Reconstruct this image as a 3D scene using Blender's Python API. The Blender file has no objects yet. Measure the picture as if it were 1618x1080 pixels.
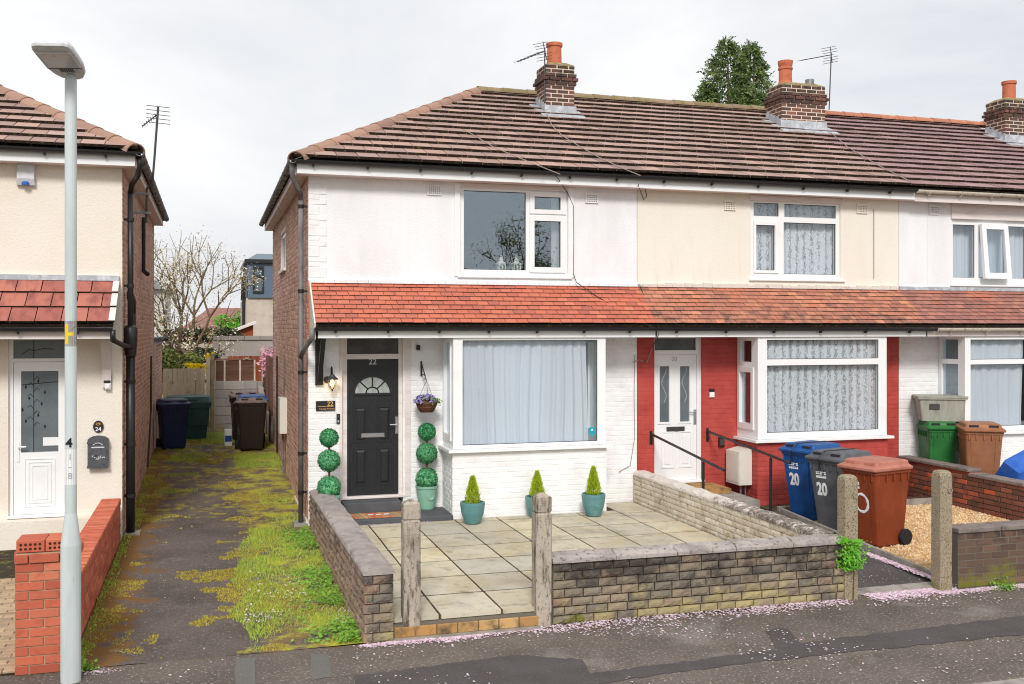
import bpy, bmesh, math, random
from mathutils import Vector, Matrix
R = math.radians
random.seed(7)
rnd = random.random
def ru(a, b): return a + (b - a) * random.random()
sc = bpy.context.scene
COL = sc.collection

# ---------------------------------------------------------------- camera
F, CX, HY, CAMZ, TH = 1602.0, 809.0, 517.0, 2.86, R(16.55)
SN, CS = math.sin(TH), math.cos(TH)
cam_d = bpy.data.cameras.new('camera')
cam = bpy.data.objects.new('camera', cam_d)
COL.objects.link(cam)
cam.location = (0, 0, CAMZ)
cam.rotation_euler = (R(90), 0, -TH)
cam_d.sensor_width = 36
cam_d.lens = F / 1618 * 36
cam_d.shift_y = -(540 - HY) / 1618
cam_d.clip_end = 2000
sc.camera = cam

# ---------------------------------------------------------------- world, sun, exposure
SUN_EL, SUN_AZ = R(38), R(196)          # high, behind the camera and a little to the left
world = bpy.data.worlds.new('World')
sc.world = world
world.use_nodes = True
wn, wl = world.node_tree.nodes, world.node_tree.links
wn.clear()
wo = wn.new('ShaderNodeOutputWorld')
bg = wn.new('ShaderNodeBackground')
sky = wn.new('ShaderNodeTexSky')
sky.sky_type = 'NISHITA'
sky.sun_disc = False
sky.sun_elevation = SUN_EL
sky.sun_rotation = SUN_AZ
sky.dust_density = 3
tc = wn.new('ShaderNodeTexCoord')
mp = wn.new('ShaderNodeMapping')
mp.inputs['Scale'].default_value = (1, 1, 2.2)
n1 = wn.new('ShaderNodeTexNoise')
n1.inputs['Scale'].default_value = 1.9
n1.inputs['Detail'].default_value = 7
n1.inputs['Roughness'].default_value = 0.55
n1.inputs['Distortion'].default_value = 0.4
cr = wn.new('ShaderNodeValToRGB')
cr.color_ramp.elements[0].position = 0.33
cr.color_ramp.elements[0].color = (5.6, 5.78, 6.15, 1)
cr.color_ramp.elements[1].position = 0.62
cr.color_ramp.elements[1].color = (7.9, 7.9, 7.95, 1)
mx = wn.new('ShaderNodeMixRGB')
mx.inputs[0].default_value = 0.95
wl.new(tc.outputs['Generated'], mp.inputs['Vector'])
wl.new(mp.outputs['Vector'], n1.inputs['Vector'])
wl.new(n1.outputs['Fac'], cr.inputs['Fac'])
wl.new(sky.outputs['Color'], mx.inputs[1])
wl.new(cr.outputs['Color'], mx.inputs[2])
wl.new(mx.outputs['Color'], bg.inputs['Color'])
bg.inputs['Strength'].default_value = 0.075
wl.new(bg.outputs['Background'], wo.inputs['Surface'])

sun_d = bpy.data.lights.new('sun', 'SUN')
sun_d.energy = 1.5
sun_d.angle = R(14)
sun_d.color = (1.0, 0.975, 0.945)
sun = bpy.data.objects.new('sun', sun_d)
COL.objects.link(sun)
sun.location = (-6, -10, 20)
# direction towards the sun: azimuth measured from +Y, clockwise
sdir = Vector((math.sin(SUN_AZ) * math.cos(SUN_EL), math.cos(SUN_AZ) * math.cos(SUN_EL), math.sin(SUN_EL)))
sun.rotation_euler = sdir.to_track_quat('Z', 'Y').to_euler()

sc.view_settings.view_transform = 'Standard'
sc.view_settings.look = 'None'
sc.view_settings.gamma = 1
sc.view_settings.use_curve_mapping = False
sc.view_settings.exposure = 0.8
sc.cycles.max_bounces = 6
sc.cycles.filter_width = 1.1
sc.cycles.transparent_max_bounces = 10

# ---------------------------------------------------------------- pixel -> place
def ray(x, y):
    u, v = (x - CX) / F, (HY - y) / F
    return Vector((SN + u * CS, CS - u * SN, v))
def onY(x, y, Y):
    d = ray(x, y); t = Y / d.y
    return Vector((d.x * t, Y, CAMZ + d.z * t))
def onX(x, y, X):
    d = ray(x, y); t = X / d.x
    return Vector((X, d.y * t, CAMZ + d.z * t))
def onZ(x, y, Z):
    d = ray(x, y); t = (Z - CAMZ) / d.z
    return Vector((d.x * t, d.y * t, Z))
def onPl(x, y, z0, y0, k):              # plane z = z0 + k (Y - y0)
    d = ray(x, y); t = (z0 - k * y0 - CAMZ) / (d.z - k * d.y)
    return Vector((d.x * t, d.y * t, CAMZ + d.z * t))

# ---------------------------------------------------------------- materials
def S(r, g, b, k=0.92):
    f = lambda c: ((c / 255 + 0.055) / 1.055) ** 2.4 if c > 10 else c / 255 / 12.92
    return (f(r) * k, f(g) * k, f(b) * k, 1)

def mat(name, col, pal=None, layers=(), rough=0.8, bump=None, rv=0.0, metal=0.0, spec=0.3,
        emit=None, trans=0.0, wave=None):
    m = bpy.data.materials.new(name)
    m.use_nodes = True
    N, L = m.node_tree.nodes, m.node_tree.links
    b = N['Principled BSDF']
    geo = N.new('ShaderNodeNewGeometry')
    rsock = None
    if pal or rv:
        oi = N.new('ShaderNodeObjectInfo')
        ad = N.new('ShaderNodeMath'); ad.operation = 'ADD'
        L.new(oi.outputs['Random'], ad.inputs[0]); L.new(geo.outputs['Random Per Island'], ad.inputs[1])
        fr = N.new('ShaderNodeMath'); fr.operation = 'FRACT'
        L.new(ad.outputs[0], fr.inputs[0]); rsock = fr.outputs[0]
    if pal:
        rp = N.new('ShaderNodeValToRGB')
        e = rp.color_ramp.elements
        n = len(pal)
        for i, c in enumerate(pal):
            el = e[i] if i < 2 else e.new(1.0)
            el.position = i / (n - 1); el.color = c
        L.new(rsock, rp.inputs['Fac']); cur = rp.outputs['Color']
    else:
        rgb = N.new('ShaderNodeRGB'); rgb.outputs[0].default_value = col; cur = rgb.outputs[0]
    for ly in layers:
        nz = N.new('ShaderNodeTexNoise')
        nz.inputs['Scale'].default_value = ly['s']
        nz.inputs['Detail'].default_value = ly.get('d', 6)
        nz.inputs['Roughness'].default_value = ly.get('r', 0.6)
        mpn = N.new('ShaderNodeMapping')
        mpn.inputs['Scale'].default_value = ly.get('st', (1, 1, 1))
        mpn.inputs['Location'].default_value = (ly.get('o', 0), ly.get('o', 0) * 1.7, ly.get('o', 0) * .6)
        L.new(geo.outputs['Position'], mpn.inputs['Vector'])
        L.new(mpn.outputs['Vector'], nz.inputs['Vector'])
        src = nz.outputs['Fac']
        for ax in ('X', 'Y', 'Z'):
            if ax in ly:                 # shift the noise along an axis: (at, amount) pairs
                a0, w0, a1, w1 = ly[ax]
                sp = N.new('ShaderNodeSeparateXYZ'); L.new(geo.outputs['Position'], sp.inputs[0])
                mr = N.new('ShaderNodeMapRange')
                mr.inputs['From Min'].default_value = a0; mr.inputs['From Max'].default_value = a1
                mr.inputs['To Min'].default_value = w0; mr.inputs['To Max'].default_value = w1
                L.new(sp.outputs[ax], mr.inputs['Value'])
                a = N.new('ShaderNodeMath'); a.operation = 'ADD'
                L.new(src, a.inputs[0]); L.new(mr.outputs['Result'], a.inputs[1]); src = a.outputs[0]
        mr = N.new('ShaderNodeMapRange')
        mr.inputs['From Min'].default_value = ly['lo']; mr.inputs['From Max'].default_value = ly['hi']
        mr.inputs['To Max'].default_value = ly.get('a', 1.0)
        L.new(src, mr.inputs['Value'])
        mxn = N.new('ShaderNodeMixRGB')
        mxn.inputs[2].default_value = ly['c']
        L.new(mr.outputs['Result'], mxn.inputs[0]); L.new(cur, mxn.inputs[1]); cur = mxn.outputs[0]
    if rv:
        mr = N.new('ShaderNodeMapRange')
        mr.inputs['To Min'].default_value = 1 - rv; mr.inputs['To Max'].default_value = 1 + rv
        sc1 = N.new('ShaderNodeMath'); sc1.operation = 'MULTIPLY'; sc1.inputs[1].default_value = 7.31
        L.new(rsock, sc1.inputs[0])
        f2 = N.new('ShaderNodeMath'); f2.operation = 'FRACT'; L.new(sc1.outputs[0], f2.inputs[0])
        L.new(f2.outputs[0], mr.inputs['Value'])
        hs = N.new('ShaderNodeHueSaturation')
        L.new(mr.outputs['Result'], hs.inputs['Value']); L.new(cur, hs.inputs['Color']); cur = hs.outputs['Color']
    L.new(cur, b.inputs['Base Color'])
    b.inputs['Roughness'].default_value = rough
    b.inputs['Metallic'].default_value = metal
    b.inputs['Specular IOR Level'].default_value = spec
    if bump:
        bs, st, dist = bump
        nb = N.new('ShaderNodeTexNoise'); nb.inputs['Scale'].default_value = bs
        nb.inputs['Detail'].default_value = 5; nb.inputs['Roughness'].default_value = 0.6
        L.new(geo.outputs['Position'], nb.inputs['Vector'])
        bn = N.new('ShaderNodeBump'); bn.inputs['Strength'].default_value = st; bn.inputs['Distance'].default_value = dist
        L.new(nb.outputs['Fac'], bn.inputs['Height']); L.new(bn.outputs['Normal'], b.inputs['Normal'])
    if emit:
        b.inputs['Emission Color'].default_value = emit[0]; b.inputs['Emission Strength'].default_value = emit[1]
    if trans:
        out = N['Material Output']
        tb = N.new('ShaderNodeBsdfTranslucent'); L.new(cur, tb.inputs['Color'])
        mxs = N.new('ShaderNodeMixShader'); mxs.inputs[0].default_value = trans
        L.new(b.outputs[0], mxs.inputs[1]); L.new(tb.outputs[0], mxs.inputs[2]); L.new(mxs.outputs[0], out.inputs['Surface'])
    return m

def glass_mat(name, tint, f0=0.17, rough=0.0):
    m = bpy.data.materials.new(name); m.use_nodes = True
    N, L = m.node_tree.nodes, m.node_tree.links
    N.clear()
    out = N.new('ShaderNodeOutputMaterial'); mxs = N.new('ShaderNodeMixShader')
    lw = N.new('ShaderNodeLayerWeight'); lw.inputs['Blend'].default_value = 0.5
    pw = N.new('ShaderNodeMath'); pw.operation = 'POWER'; pw.inputs[1].default_value = 5.0
    L.new(lw.outputs['Facing'], pw.inputs[0])
    fr = N.new('ShaderNodeMapRange'); fr.inputs['To Min'].default_value = f0; fr.inputs['To Max'].default_value = 1.0
    L.new(pw.outputs[0], fr.inputs['Value'])
    tr = N.new('ShaderNodeBsdfTransparent'); tr.inputs['Color'].default_value = tint
    gl = N.new('ShaderNodeBsdfGlossy'); gl.inputs['Roughness'].default_value = rough; gl.inputs['Color'].default_value = (.78, .9, 1.0, 1)
    geo = N.new('ShaderNodeNewGeometry')
    nb = N.new('ShaderNodeTexNoise'); nb.inputs['Scale'].default_value = 1.3; nb.inputs['Detail'].default_value = 1
    bn = N.new('ShaderNodeBump'); bn.inputs['Strength'].default_value = 0.12; bn.inputs['Distance'].default_value = 0.02
    L.new(geo.outputs['Position'], nb.inputs['Vector']); L.new(nb.outputs['Fac'], bn.inputs['Height'])
    L.new(bn.outputs['Normal'], gl.inputs['Normal'])
    L.new(fr.outputs['Result'], mxs.inputs[0]); L.new(tr.outputs[0], mxs.inputs[1]); L.new(gl.outputs[0], mxs.inputs[2])
    L.new(mxs.outputs[0], out.inputs['Surface'])
    return m

def net_mat(name, col, hole_scale, keep, st=(1, 1, 1), lace=False):
    """net curtain: woven white cloth with many small gaps"""
    m = bpy.data.materials.new(name); m.use_nodes = True
    N, L = m.node_tree.nodes, m.node_tree.links
    N.clear()
    out = N.new('ShaderNodeOutputMaterial')
    geo = N.new('ShaderNodeNewGeometry'); mpn = N.new('ShaderNodeMapping'); mpn.inputs['Scale'].default_value = st
    L.new(geo.outputs['Position'], mpn.inputs['Vector'])
    nz = N.new('ShaderNodeTexNoise'); nz.inputs['Scale'].default_value = hole_scale; nz.inputs['Detail'].default_value = 3
    if lace: nz.inputs['Distortion'].default_value = 1.5
    L.new(mpn.outputs['Vector'], nz.inputs['Vector'])
    mr = N.new('ShaderNodeMapRange'); mr.inputs['From Min'].default_value = keep[0]; mr.inputs['From Max'].default_value = keep[1]
    mr.inputs['To Min'].default_value = keep[2]; mr.inputs['To Max'].default_value = keep[3]
    if lace:
        sp = N.new('ShaderNodeSeparateXYZ'); L.new(geo.outputs['Position'], sp.inputs[0])
        mu = N.new('ShaderNodeMath'); mu.operation = 'MULTIPLY'; mu.inputs[1].default_value = 46
        sn = N.new('ShaderNodeMath'); sn.operation = 'SINE'
        m3 = N.new('ShaderNodeMath'); m3.operation = 'MULTIPLY_ADD'; m3.inputs[1].default_value = .09
        L.new(sp.outputs['X'], mu.inputs[0]); L.new(mu.outputs[0], sn.inputs[0]); L.new(sn.outputs[0], m3.inputs[0]); L.new(nz.outputs['Fac'], m3.inputs[2])
        L.new(m3.outputs[0], mr.inputs['Value'])
    else: L.new(nz.outputs['Fac'], mr.inputs['Value'])
    df = N.new('ShaderNodeBsdfDiffuse'); df.inputs['Color'].default_value = col
    tl = N.new('ShaderNodeBsdfTranslucent'); tl.inputs['Color'].default_value = col
    m1 = N.new('ShaderNodeMixShader'); m1.inputs[0].default_value = 0.3
    L.new(df.outputs[0], m1.inputs[1]); L.new(tl.outputs[0], m1.inputs[2])
    tr = N.new('ShaderNodeBsdfTransparent')
    m2 = N.new('ShaderNodeMixShader')
    L.new(mr.outputs['Result'], m2.inputs[0]); L.new(tr.outputs[0], m2.inputs[1]); L.new(m1.outputs[0], m2.inputs[2])
    L.new(m2.outputs[0], out.inputs['Surface'])
    return m

MT = {}
MOSS = S(105, 100, 35, .8)
MT['white_render'] = mat('white_render', S(240, 240, 242, .96), layers=[dict(s=1.3, c=S(230, 229, 230), lo=.45, hi=.75, st=(1, 1, .35)), dict(s=4, c=S(214, 211, 208), lo=.5, hi=.72, st=(3, 1, .12), a=.1, o=6), dict(s=6, c=S(208, 204, 200), lo=.66, hi=.9, st=(1, 1, .2), a=.5)], bump=(38, .55, .012))
MT['cream_render'] = mat('cream_render', S(241, 235, 223), layers=[dict(s=1.5, c=S(235, 226, 210), lo=.42, hi=.75, st=(1, 1, .3)), dict(s=9, c=S(188, 160, 110), lo=.72, hi=.82, a=.7), dict(s=5, c=S(196, 180, 150), lo=.62, hi=.9, st=(1.5, 1, .15), a=.5)], bump=(42, .55, .012))
MT['peach_render'] = mat('peach_render', S(240, 231, 218), layers=[dict(s=1.2, c=S(236, 223, 206), lo=.45, hi=.75)], bump=(45, .6, .012))
MT['white_brick'] = mat('white_painted_brick', S(242, 241, 241, .96), layers=[dict(s=3, c=S(230, 227, 224), lo=.45, hi=.75), dict(s=11, c=S(196, 186, 172), lo=.68, hi=.85, a=.5)], bump=(30, .4, .01), rv=.02)
MT['red_paint'] = mat('red_painted_brick', S(190, 80, 72), layers=[dict(s=4, c=S(172, 66, 61), lo=.4, hi=.7), dict(s=14, c=S(205, 105, 92), lo=.7, hi=.82, a=.6)], bump=(30, .4, .01), rv=.04, rough=.6)
MT['gable_brick'] = mat('brown_red_brick', None, pal=[S(196, 154, 136), S(210, 172, 154), S(174, 136, 120), S(218, 182, 164), S(202, 160, 142)], layers=[dict(s=25, c=S(160, 124, 110), lo=.5, hi=.8, a=.5)], bump=(60, .5, .006), rv=.1)
MT['mortar'] = mat('mortar', S(240, 228, 216), layers=[dict(s=5, c=S(210, 192, 176), lo=.45, hi=.75)], bump=(80, .4, .005))
MT['dark_mortar'] = mat('dark_mortar', S(112, 104, 94), layers=[dict(s=6, c=S(120, 112, 92), lo=.45, hi=.7)], bump=(80, .4, .005))
MT['pvc'] = mat('white_upvc', S(246, 246, 246, .9), rough=.35, spec=.5, layers=[dict(s=2.5, c=S(230, 228, 226), lo=.55, hi=.85)])
MT['pinkish_white'] = mat('painted_timber', S(232, 222, 218), rough=.6, layers=[dict(s=5, c=S(205, 190, 182), lo=.5, hi=.8, st=(.4, 1, 2))])
MT['black_plastic'] = mat('black_plastic', S(34, 34, 36), rough=.4, spec=.5, layers=[dict(s=9, c=S(70, 66, 62), lo=.6, hi=.85, a=.6)])
MT['grey_pipe'] = mat('weathered_grey_pipe', S(132, 129, 127), rough=.55, layers=[dict(s=4, c=S(84, 82, 82), lo=.45, hi=.65, st=(1, 1, .4)), dict(s=12, c=S(140, 132, 122), lo=.62, hi=.8)])
MT['old_gutter'] = mat('old_cream_gutter', S(212, 203, 188), rough=.7, layers=[dict(s=14, c=S(120, 105, 85), lo=.55, hi=.72)])
MT['clear_glass'] = glass_mat('clear_window_glass', (.97, .98, .98, 1), .05)
MT['glass'] = glass_mat('window_glass', (.93, .96, .97, 1))
MT['dark_glass'] = mat('obscured_dark_glass', S(62, 66, 70), rough=.18, spec=.6, layers=[dict(s=3, c=S(88, 92, 95), lo=.45, hi=.7)])
MT['grey_glass'] = mat('frosted_grey_glass', S(108, 116, 120), rough=.22, spec=.6, layers=[dict(s=2.5, c=S(90, 98, 103), lo=.4, hi=.7)], bump=(90, .2, .003))
MT['pale_glass'] = mat('frosted_pale_glass', S(170, 176, 172), rough=.25, spec=.6, layers=[dict(s=14, c=S(130, 138, 136), lo=.45, hi=.7)], bump=(120, .3, .003))
MT['voile'] = net_mat('voile_cloth', S(236, 243, 253, .97), 900, (.3, .62, .9, 1))
MT['net'] = net_mat('lace_net', S(242, 246, 252, .97), 34, (.36, .5, .45, 1), (1, 1, .5), True)
MT['curtain'] = mat('curtain_cloth', S(228, 226, 220), rough=.9, trans=.3)
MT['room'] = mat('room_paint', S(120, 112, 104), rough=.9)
MT['roof_tile'] = mat('brown_concrete_tile', None, pal=[S(167, 139, 128), S(184, 156, 146), S(152, 125, 116), S(190, 156, 141), S(174, 146, 137)], layers=[dict(s=2.2, c=S(140, 116, 110), lo=.46, hi=.74, a=.7), dict(s=28, c=S(185, 165, 150), lo=.62, hi=.75, a=.45), dict(s=3.6, c=S(120, 105, 45), lo=.63, hi=.74, a=.75, o=5)], bump=(130, .5, .006), rv=.12, rough=.9)
MT['roof_tile_right'] = mat('purple_brown_concrete_tile', None, pal=[S(160, 128, 126), S(172, 140, 138), S(148, 118, 118), S(166, 134, 130)], layers=[dict(s=2.2, c=S(134, 108, 108), lo=.46, hi=.72, a=.7), dict(s=30, c=S(180, 160, 152), lo=.63, hi=.76, a=.4)], bump=(130, .5, .006), rv=.05, rough=.9)
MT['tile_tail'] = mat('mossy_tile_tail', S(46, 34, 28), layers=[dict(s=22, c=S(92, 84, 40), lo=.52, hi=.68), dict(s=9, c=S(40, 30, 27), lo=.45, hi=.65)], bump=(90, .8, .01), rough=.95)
MT['ridge_tile'] = mat('ridge_tile', None, pal=[S(158, 126, 112), S(176, 140, 122), S(148, 116, 104)], layers=[dict(s=10, c=S(128, 112, 70), lo=.55, hi=.75, a=.7)], bump=(110, .5, .006), rv=.05, rough=.9)
MT['ridge_mossy'] = mat('mossy_ridge_tile', None, pal=[S(150, 134, 110), S(160, 138, 116), S(138, 122, 98)], layers=[dict(s=8, c=S(128, 118, 62), lo=.45, hi=.65, a=.9), dict(s=14, c=S(196, 158, 58), lo=.68, hi=.76)], bump=(90, .7, .01), rough=.95)
MT['ridge_orange'] = mat('orange_ridge_tile', None, pal=[S(196, 128, 98), S(176, 118, 96), S(206, 140, 108)], layers=[dict(s=10, c=S(140, 108, 92), lo=.5, hi=.75)], bump=(110, .5, .006), rough=.9)
MT['clay'] = mat('orange_clay_tile', None, pal=[S(204, 116, 90), S(210, 122, 96), S(194, 108, 86), S(208, 118, 92), S(188, 106, 88), S(214, 128, 102), S(178, 102, 88)], layers=[dict(s=2.4, c=S(160, 96, 84), lo=.5, hi=.75, a=.7), dict(s=24, c=S(225, 150, 125), lo=.64, hi=.78, a=.5), dict(s=5, c=S(118, 72, 66), lo=.64, hi=.74, a=.8, o=3)], bump=(120, .5, .004), rv=.04, rough=.85)
MT['clay_old'] = mat('weathered_clay_tile', None, pal=[S(196, 130, 104), S(178, 116, 98), S(206, 142, 112), S(162, 108, 94), S(186, 124, 102)], layers=[dict(s=5, c=S(128, 94, 82), lo=.52, hi=.7, Z=(2.9, .10, 3.35, -.12)), dict(s=1.6, c=S(220, 132, 90), lo=.52, hi=.7, a=.6, o=8), dict(s=30, c=S(80, 56, 50), lo=.66, hi=.76, Z=(2.9, .08, 3.4, -.08))], bump=(120, .5, .004), rv=.07, rough=.85)
MT['clay_brown'] = mat('brown_clay_tile', None, pal=[S(164, 112, 100), S(150, 102, 94), S(178, 122, 106), S(158, 108, 98)], layers=[dict(s=2.5, c=S(196, 116, 88), lo=.54, hi=.72, a=.8, Z=(3.0, -.12, 3.5, .08)), dict(s=24, c=S(190, 140, 125), lo=.66, hi=.78, a=.4)], bump=(120, .5, .004), rv=.06, rough=.85)
MT['porch_tile'] = mat('red_concrete_tile', None, pal=[S(182, 112, 98), S(166, 100, 90), S(194, 124, 106), S(174, 106, 94)], layers=[dict(s=3, c=S(132, 76, 72), lo=.45, hi=.72, st=(2, 1, .6)), dict(s=30, c=S(205, 170, 155), lo=.66, hi=.78, a=.5)], bump=(130, .5, .005), rough=.9)
MT['lead'] = mat('lead_flashing', S(176, 180, 186), rough=.55, metal=.2, layers=[dict(s=8, c=S(220, 222, 226), lo=.45, hi=.7), dict(s=20, c=S(120, 122, 126), lo=.6, hi=.78)], bump=(20, .5, .01))
MT['chimney_brick'] = mat('sooty_chimney_brick', None, pal=[S(104, 74, 68), S(86, 66, 62), S(122, 84, 74), S(74, 62, 60), S(136, 92, 78), S(96, 70, 66)], layers=[dict(s=9, c=S(58, 50, 46), lo=.5, hi=.7, Z=(7.0, -.1, 7.7, .14)), dict(s=14, c=S(120, 112, 60), lo=.62, hi=.72, Z=(7.0, -.15, 7.7, .08))], bump=(60, .7, .008), rv=.15)
MT['chimney_mortar'] = mat('pale_chimney_mortar', S(230, 214, 196), layers=[dict(s=8, c=S(204, 176, 150), lo=.5, hi=.75)])
MT['pot'] = mat('terracotta_pot', S(200, 116, 86), rough=.75, layers=[dict(s=9, c=S(176, 84, 58), lo=.5, hi=.72), dict(s=14, c=S(150, 130, 110), lo=.68, hi=.8, a=.7)], bump=(50, .3, .004))
MT['flaunching'] = mat('mossy_flaunching', S(168, 150, 112), layers=[dict(s=14, c=S(122, 104, 44), lo=.45, hi=.62)], bump=(40, .8, .02))
MT['metal'] = mat('galvanised_metal', S(150, 152, 156), rough=.4, metal=.7, layers=[dict(s=12, c=S(110, 108, 106), lo=.5, hi=.75)])
MT['dark_metal'] = mat('dull_dark_metal', S(84, 82, 82), rough=.5, metal=.5)
MT['cable'] = mat('black_cable', S(40, 38, 38), rough=.6)
MT['pale_cable'] = mat('pale_cable', S(168, 152, 144), rough=.6)
MT['lamp_paint'] = mat('pale_grey_green_paint', S(210, 217, 217), rough=.45, layers=[dict(s=6, c=S(190, 200, 197), lo=.45, hi=.7, st=(1, 1, .15)), dict(s=22, c=S(150, 158, 140), lo=.68, hi=.82, st=(1, 1, .3))])
MT['lamp_head'] = mat('lamp_head_grey', S(214, 214, 216), rough=.45, layers=[dict(s=14, c=S(190, 188, 190), lo=.5, hi=.75)])
MT['lens'] = mat('lamp_lens', S(200, 194, 196), rough=.2, spec=.6)
MT['led'] = mat('led_strip', S(232, 214, 202), rough=.4)
MT['yellow'] = mat('yellow_sticker', S(250, 208, 20), rough=.5)
MT['white_print'] = mat('white_print', S(240, 240, 240), rough=.5, layers=[dict(s=60, c=S(200, 200, 200), lo=.6, hi=.75)])
MT['black_print'] = mat('black_print', S(30, 30, 30), rough=.6)
MT['grey_print'] = mat('grey_print', S(170, 172, 174), rough=.5)
MT['gold'] = mat('gold_print', S(222, 176, 110), rough=.4)
MT['chrome'] = mat('brushed_steel', S(205, 205, 208), rough=.28, metal=.85)
MT['black_door'] = mat('black_door_skin', S(30, 31, 34), rough=.42, spec=.45, layers=[dict(s=30, c=S(44, 45, 48), lo=.45, hi=.7, st=(4, 1, .3))], bump=(60, .15, .003))
MT['asphalt'] = mat('pavement_asphalt', S(114, 104, 96), layers=[dict(s=1.1, c=S(94, 85, 78), lo=.42, hi=.66), dict(s=38, c=S(196, 184, 172), lo=.56, hi=.68, a=.7, d=4), dict(s=34, c=S(84, 76, 71), lo=.58, hi=.72, a=.7, o=3, d=3), dict(s=2.0, c=S(110, 80, 32), lo=.56, hi=.68, Y=(8.55, -.3, 9.2, .06), a=.75, o=2), dict(s=3.5, c=S(112, 98, 30), lo=.6, hi=.7, Y=(8.6, -.3, 9.2, .05), o=4), dict(s=.7, c=S(168, 160, 152), lo=.62, hi=.78, a=.7, o=9)], bump=(190, .7, .006), rough=.9)
MT['asphalt_patch'] = mat('trench_asphalt', S(88, 83, 82), layers=[dict(s=2, c=S(78, 73, 71), lo=.42, hi=.66), dict(s=50, c=S(156, 148, 142), lo=.6, hi=.74, a=.5, d=3)], bump=(200, .6, .005), rough=.9)
MT['asphalt_grey'] = mat('pale_patch_asphalt', S(112, 109, 104), layers=[dict(s=45, c=S(160, 156, 148), lo=.58, hi=.74, a=.6, d=3), dict(s=3, c=S(108, 106, 100), lo=.5, hi=.7)], bump=(200, .6, .005), rough=.9)
MT['drive'] = mat('mossy_drive_asphalt', S(108, 97, 91), layers=[
    dict(s=1.4, c=S(88, 79, 73), lo=.42, hi=.66), dict(s=40, c=S(168, 158, 150), lo=.56, hi=.7, a=.65, d=4), dict(s=30, c=S(74, 66, 62), lo=.58, hi=.7, a=.6, d=4, o=8),
    dict(s=3.2, c=S(130, 92, 42), lo=.52, hi=.62, a=.9, X=(-1.05, .2, -.35, -.14), o=1, d=12, r=.75),
    dict(s=2.8, c=S(140, 112, 66), lo=.5, hi=.62, a=.8, X=(.0, -.25, .55, .06), o=6, d=12, r=.75),
    dict(s=2.6, c=S(186, 184, 62), lo=.52, hi=.62, a=.9, X=(-.1, -.25, .6, .05), o=3, d=12, r=.75),
    dict(s=3.0, c=S(172, 160, 62), lo=.53, hi=.63, a=.85, Y=(12.5, -.25, 16, .03), o=11, d=12, r=.75),
    dict(s=3.0, c=S(150, 142, 130), lo=.62, hi=.72, a=.5, o=14)], bump=(150, .7, .008), rough=.95)
MT['road'] = mat('road_asphalt', S(120, 114, 108), layers=[dict(s=1.5, c=S(100, 95, 90), lo=.45, hi=.7), dict(s=110, c=S(160, 152, 146), lo=.6, hi=.75, a=.6, d=3)], bump=(180, .6, .006), rough=.9)
MT['kerb'] = mat('kerb_concrete', S(165, 158, 150), layers=[dict(s=6, c=S(128, 120, 112), lo=.45, hi=.7)], bump=(90, .6, .006), rough=.9)
MT['soil'] = mat('soil', S(98, 80, 62), layers=[dict(s=7, c=S(70, 62, 40), lo=.45, hi=.65), dict(s=5, c=S(104, 104, 44), lo=.58, hi=.7)], bump=(40, 1, .03), rough=1)
MT['ground'] = mat('far_ground', S(96, 98, 62), layers=[dict(s=.4, c=S(110, 98, 76), lo=.45, hi=.65)], rough=1)
MT['slab'] = mat('paving_slab', None, pal=[S(208, 197, 172), S(196, 187, 166), S(216, 203, 172), S(190, 183, 168), S(210, 200, 178), S(202, 189, 156)], layers=[dict(s=2.6, c=S(172, 168, 158), lo=.5, hi=.72, a=.7), dict(s=1.2, c=S(176, 152, 104), lo=.5, hi=.7, a=.6, o=4), dict(s=5, c=S(122, 115, 100), lo=.56, hi=.72, a=.6, o=7), dict(s=16, c=S(132, 124, 106), lo=.56, hi=.72, a=.45, o=9), dict(s=1.0, c=S(118, 112, 100), lo=.56, hi=.72, a=.5, o=12)], bump=(70, .45, .006), rv=.05, rough=.9)
MT['joint'] = mat('mossy_joint_sand', S(62, 53, 40), layers=[dict(s=6, c=S(120, 112, 50), lo=.5, hi=.65), dict(s=9, c=S(60, 50, 38), lo=.5, hi=.7, o=3)], bump=(60, .8, .01), rough=1)
MT['stone'] = mat('split_stone', None, pal=[S(134, 124, 110), S(148, 133, 112), S(118, 110, 100), S(158, 140, 118), S(128, 120, 106), S(110, 103, 94), S(150, 124, 106), S(142, 133, 114)], layers=[dict(s=2.6, c=S(66, 61, 57), lo=.48, hi=.64, Z=(.1, -.12, .5, .1), a=.9, d=9, r=.7), dict(s=4.5, c=S(166, 152, 112), lo=.5, hi=.66, Z=(.05, .12, .4, -.12), o=3), dict(s=14, c=S(160, 150, 138), lo=.6, hi=.74, a=.6), dict(s=4, c=S(110, 112, 44), lo=.62, hi=.72, Z=(.0, .06, .3, -.12), o=6)], bump=(45, .9, .012), rv=.12, rough=.9)
MT['stone_side'] = mat('brownish_split_stone', None, pal=[S(156, 134, 118), S(168, 144, 126), S(142, 124, 112), S(164, 132, 112), S(150, 136, 124)], layers=[dict(s=3, c=S(86, 78, 74), lo=.5, hi=.7, Z=(.1, -.1, .6, .08)), dict(s=3, c=S(166, 148, 112), lo=.55, hi=.7, Z=(.05, .1, .4, -.12), o=3), dict(s=16, c=S(178, 165, 150), lo=.62, hi=.75, a=.6)], bump=(45, .9, .012), rv=.12, rough=.9)
MT['tan_brick'] = mat('tan_brick', None, pal=[S(190, 150, 96), S(176, 132, 80), S(198, 160, 108)], layers=[dict(s=6, c=S(96, 80, 60), lo=.5, hi=.66)], bump=(60, .6, .006), rv=.1)
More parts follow.
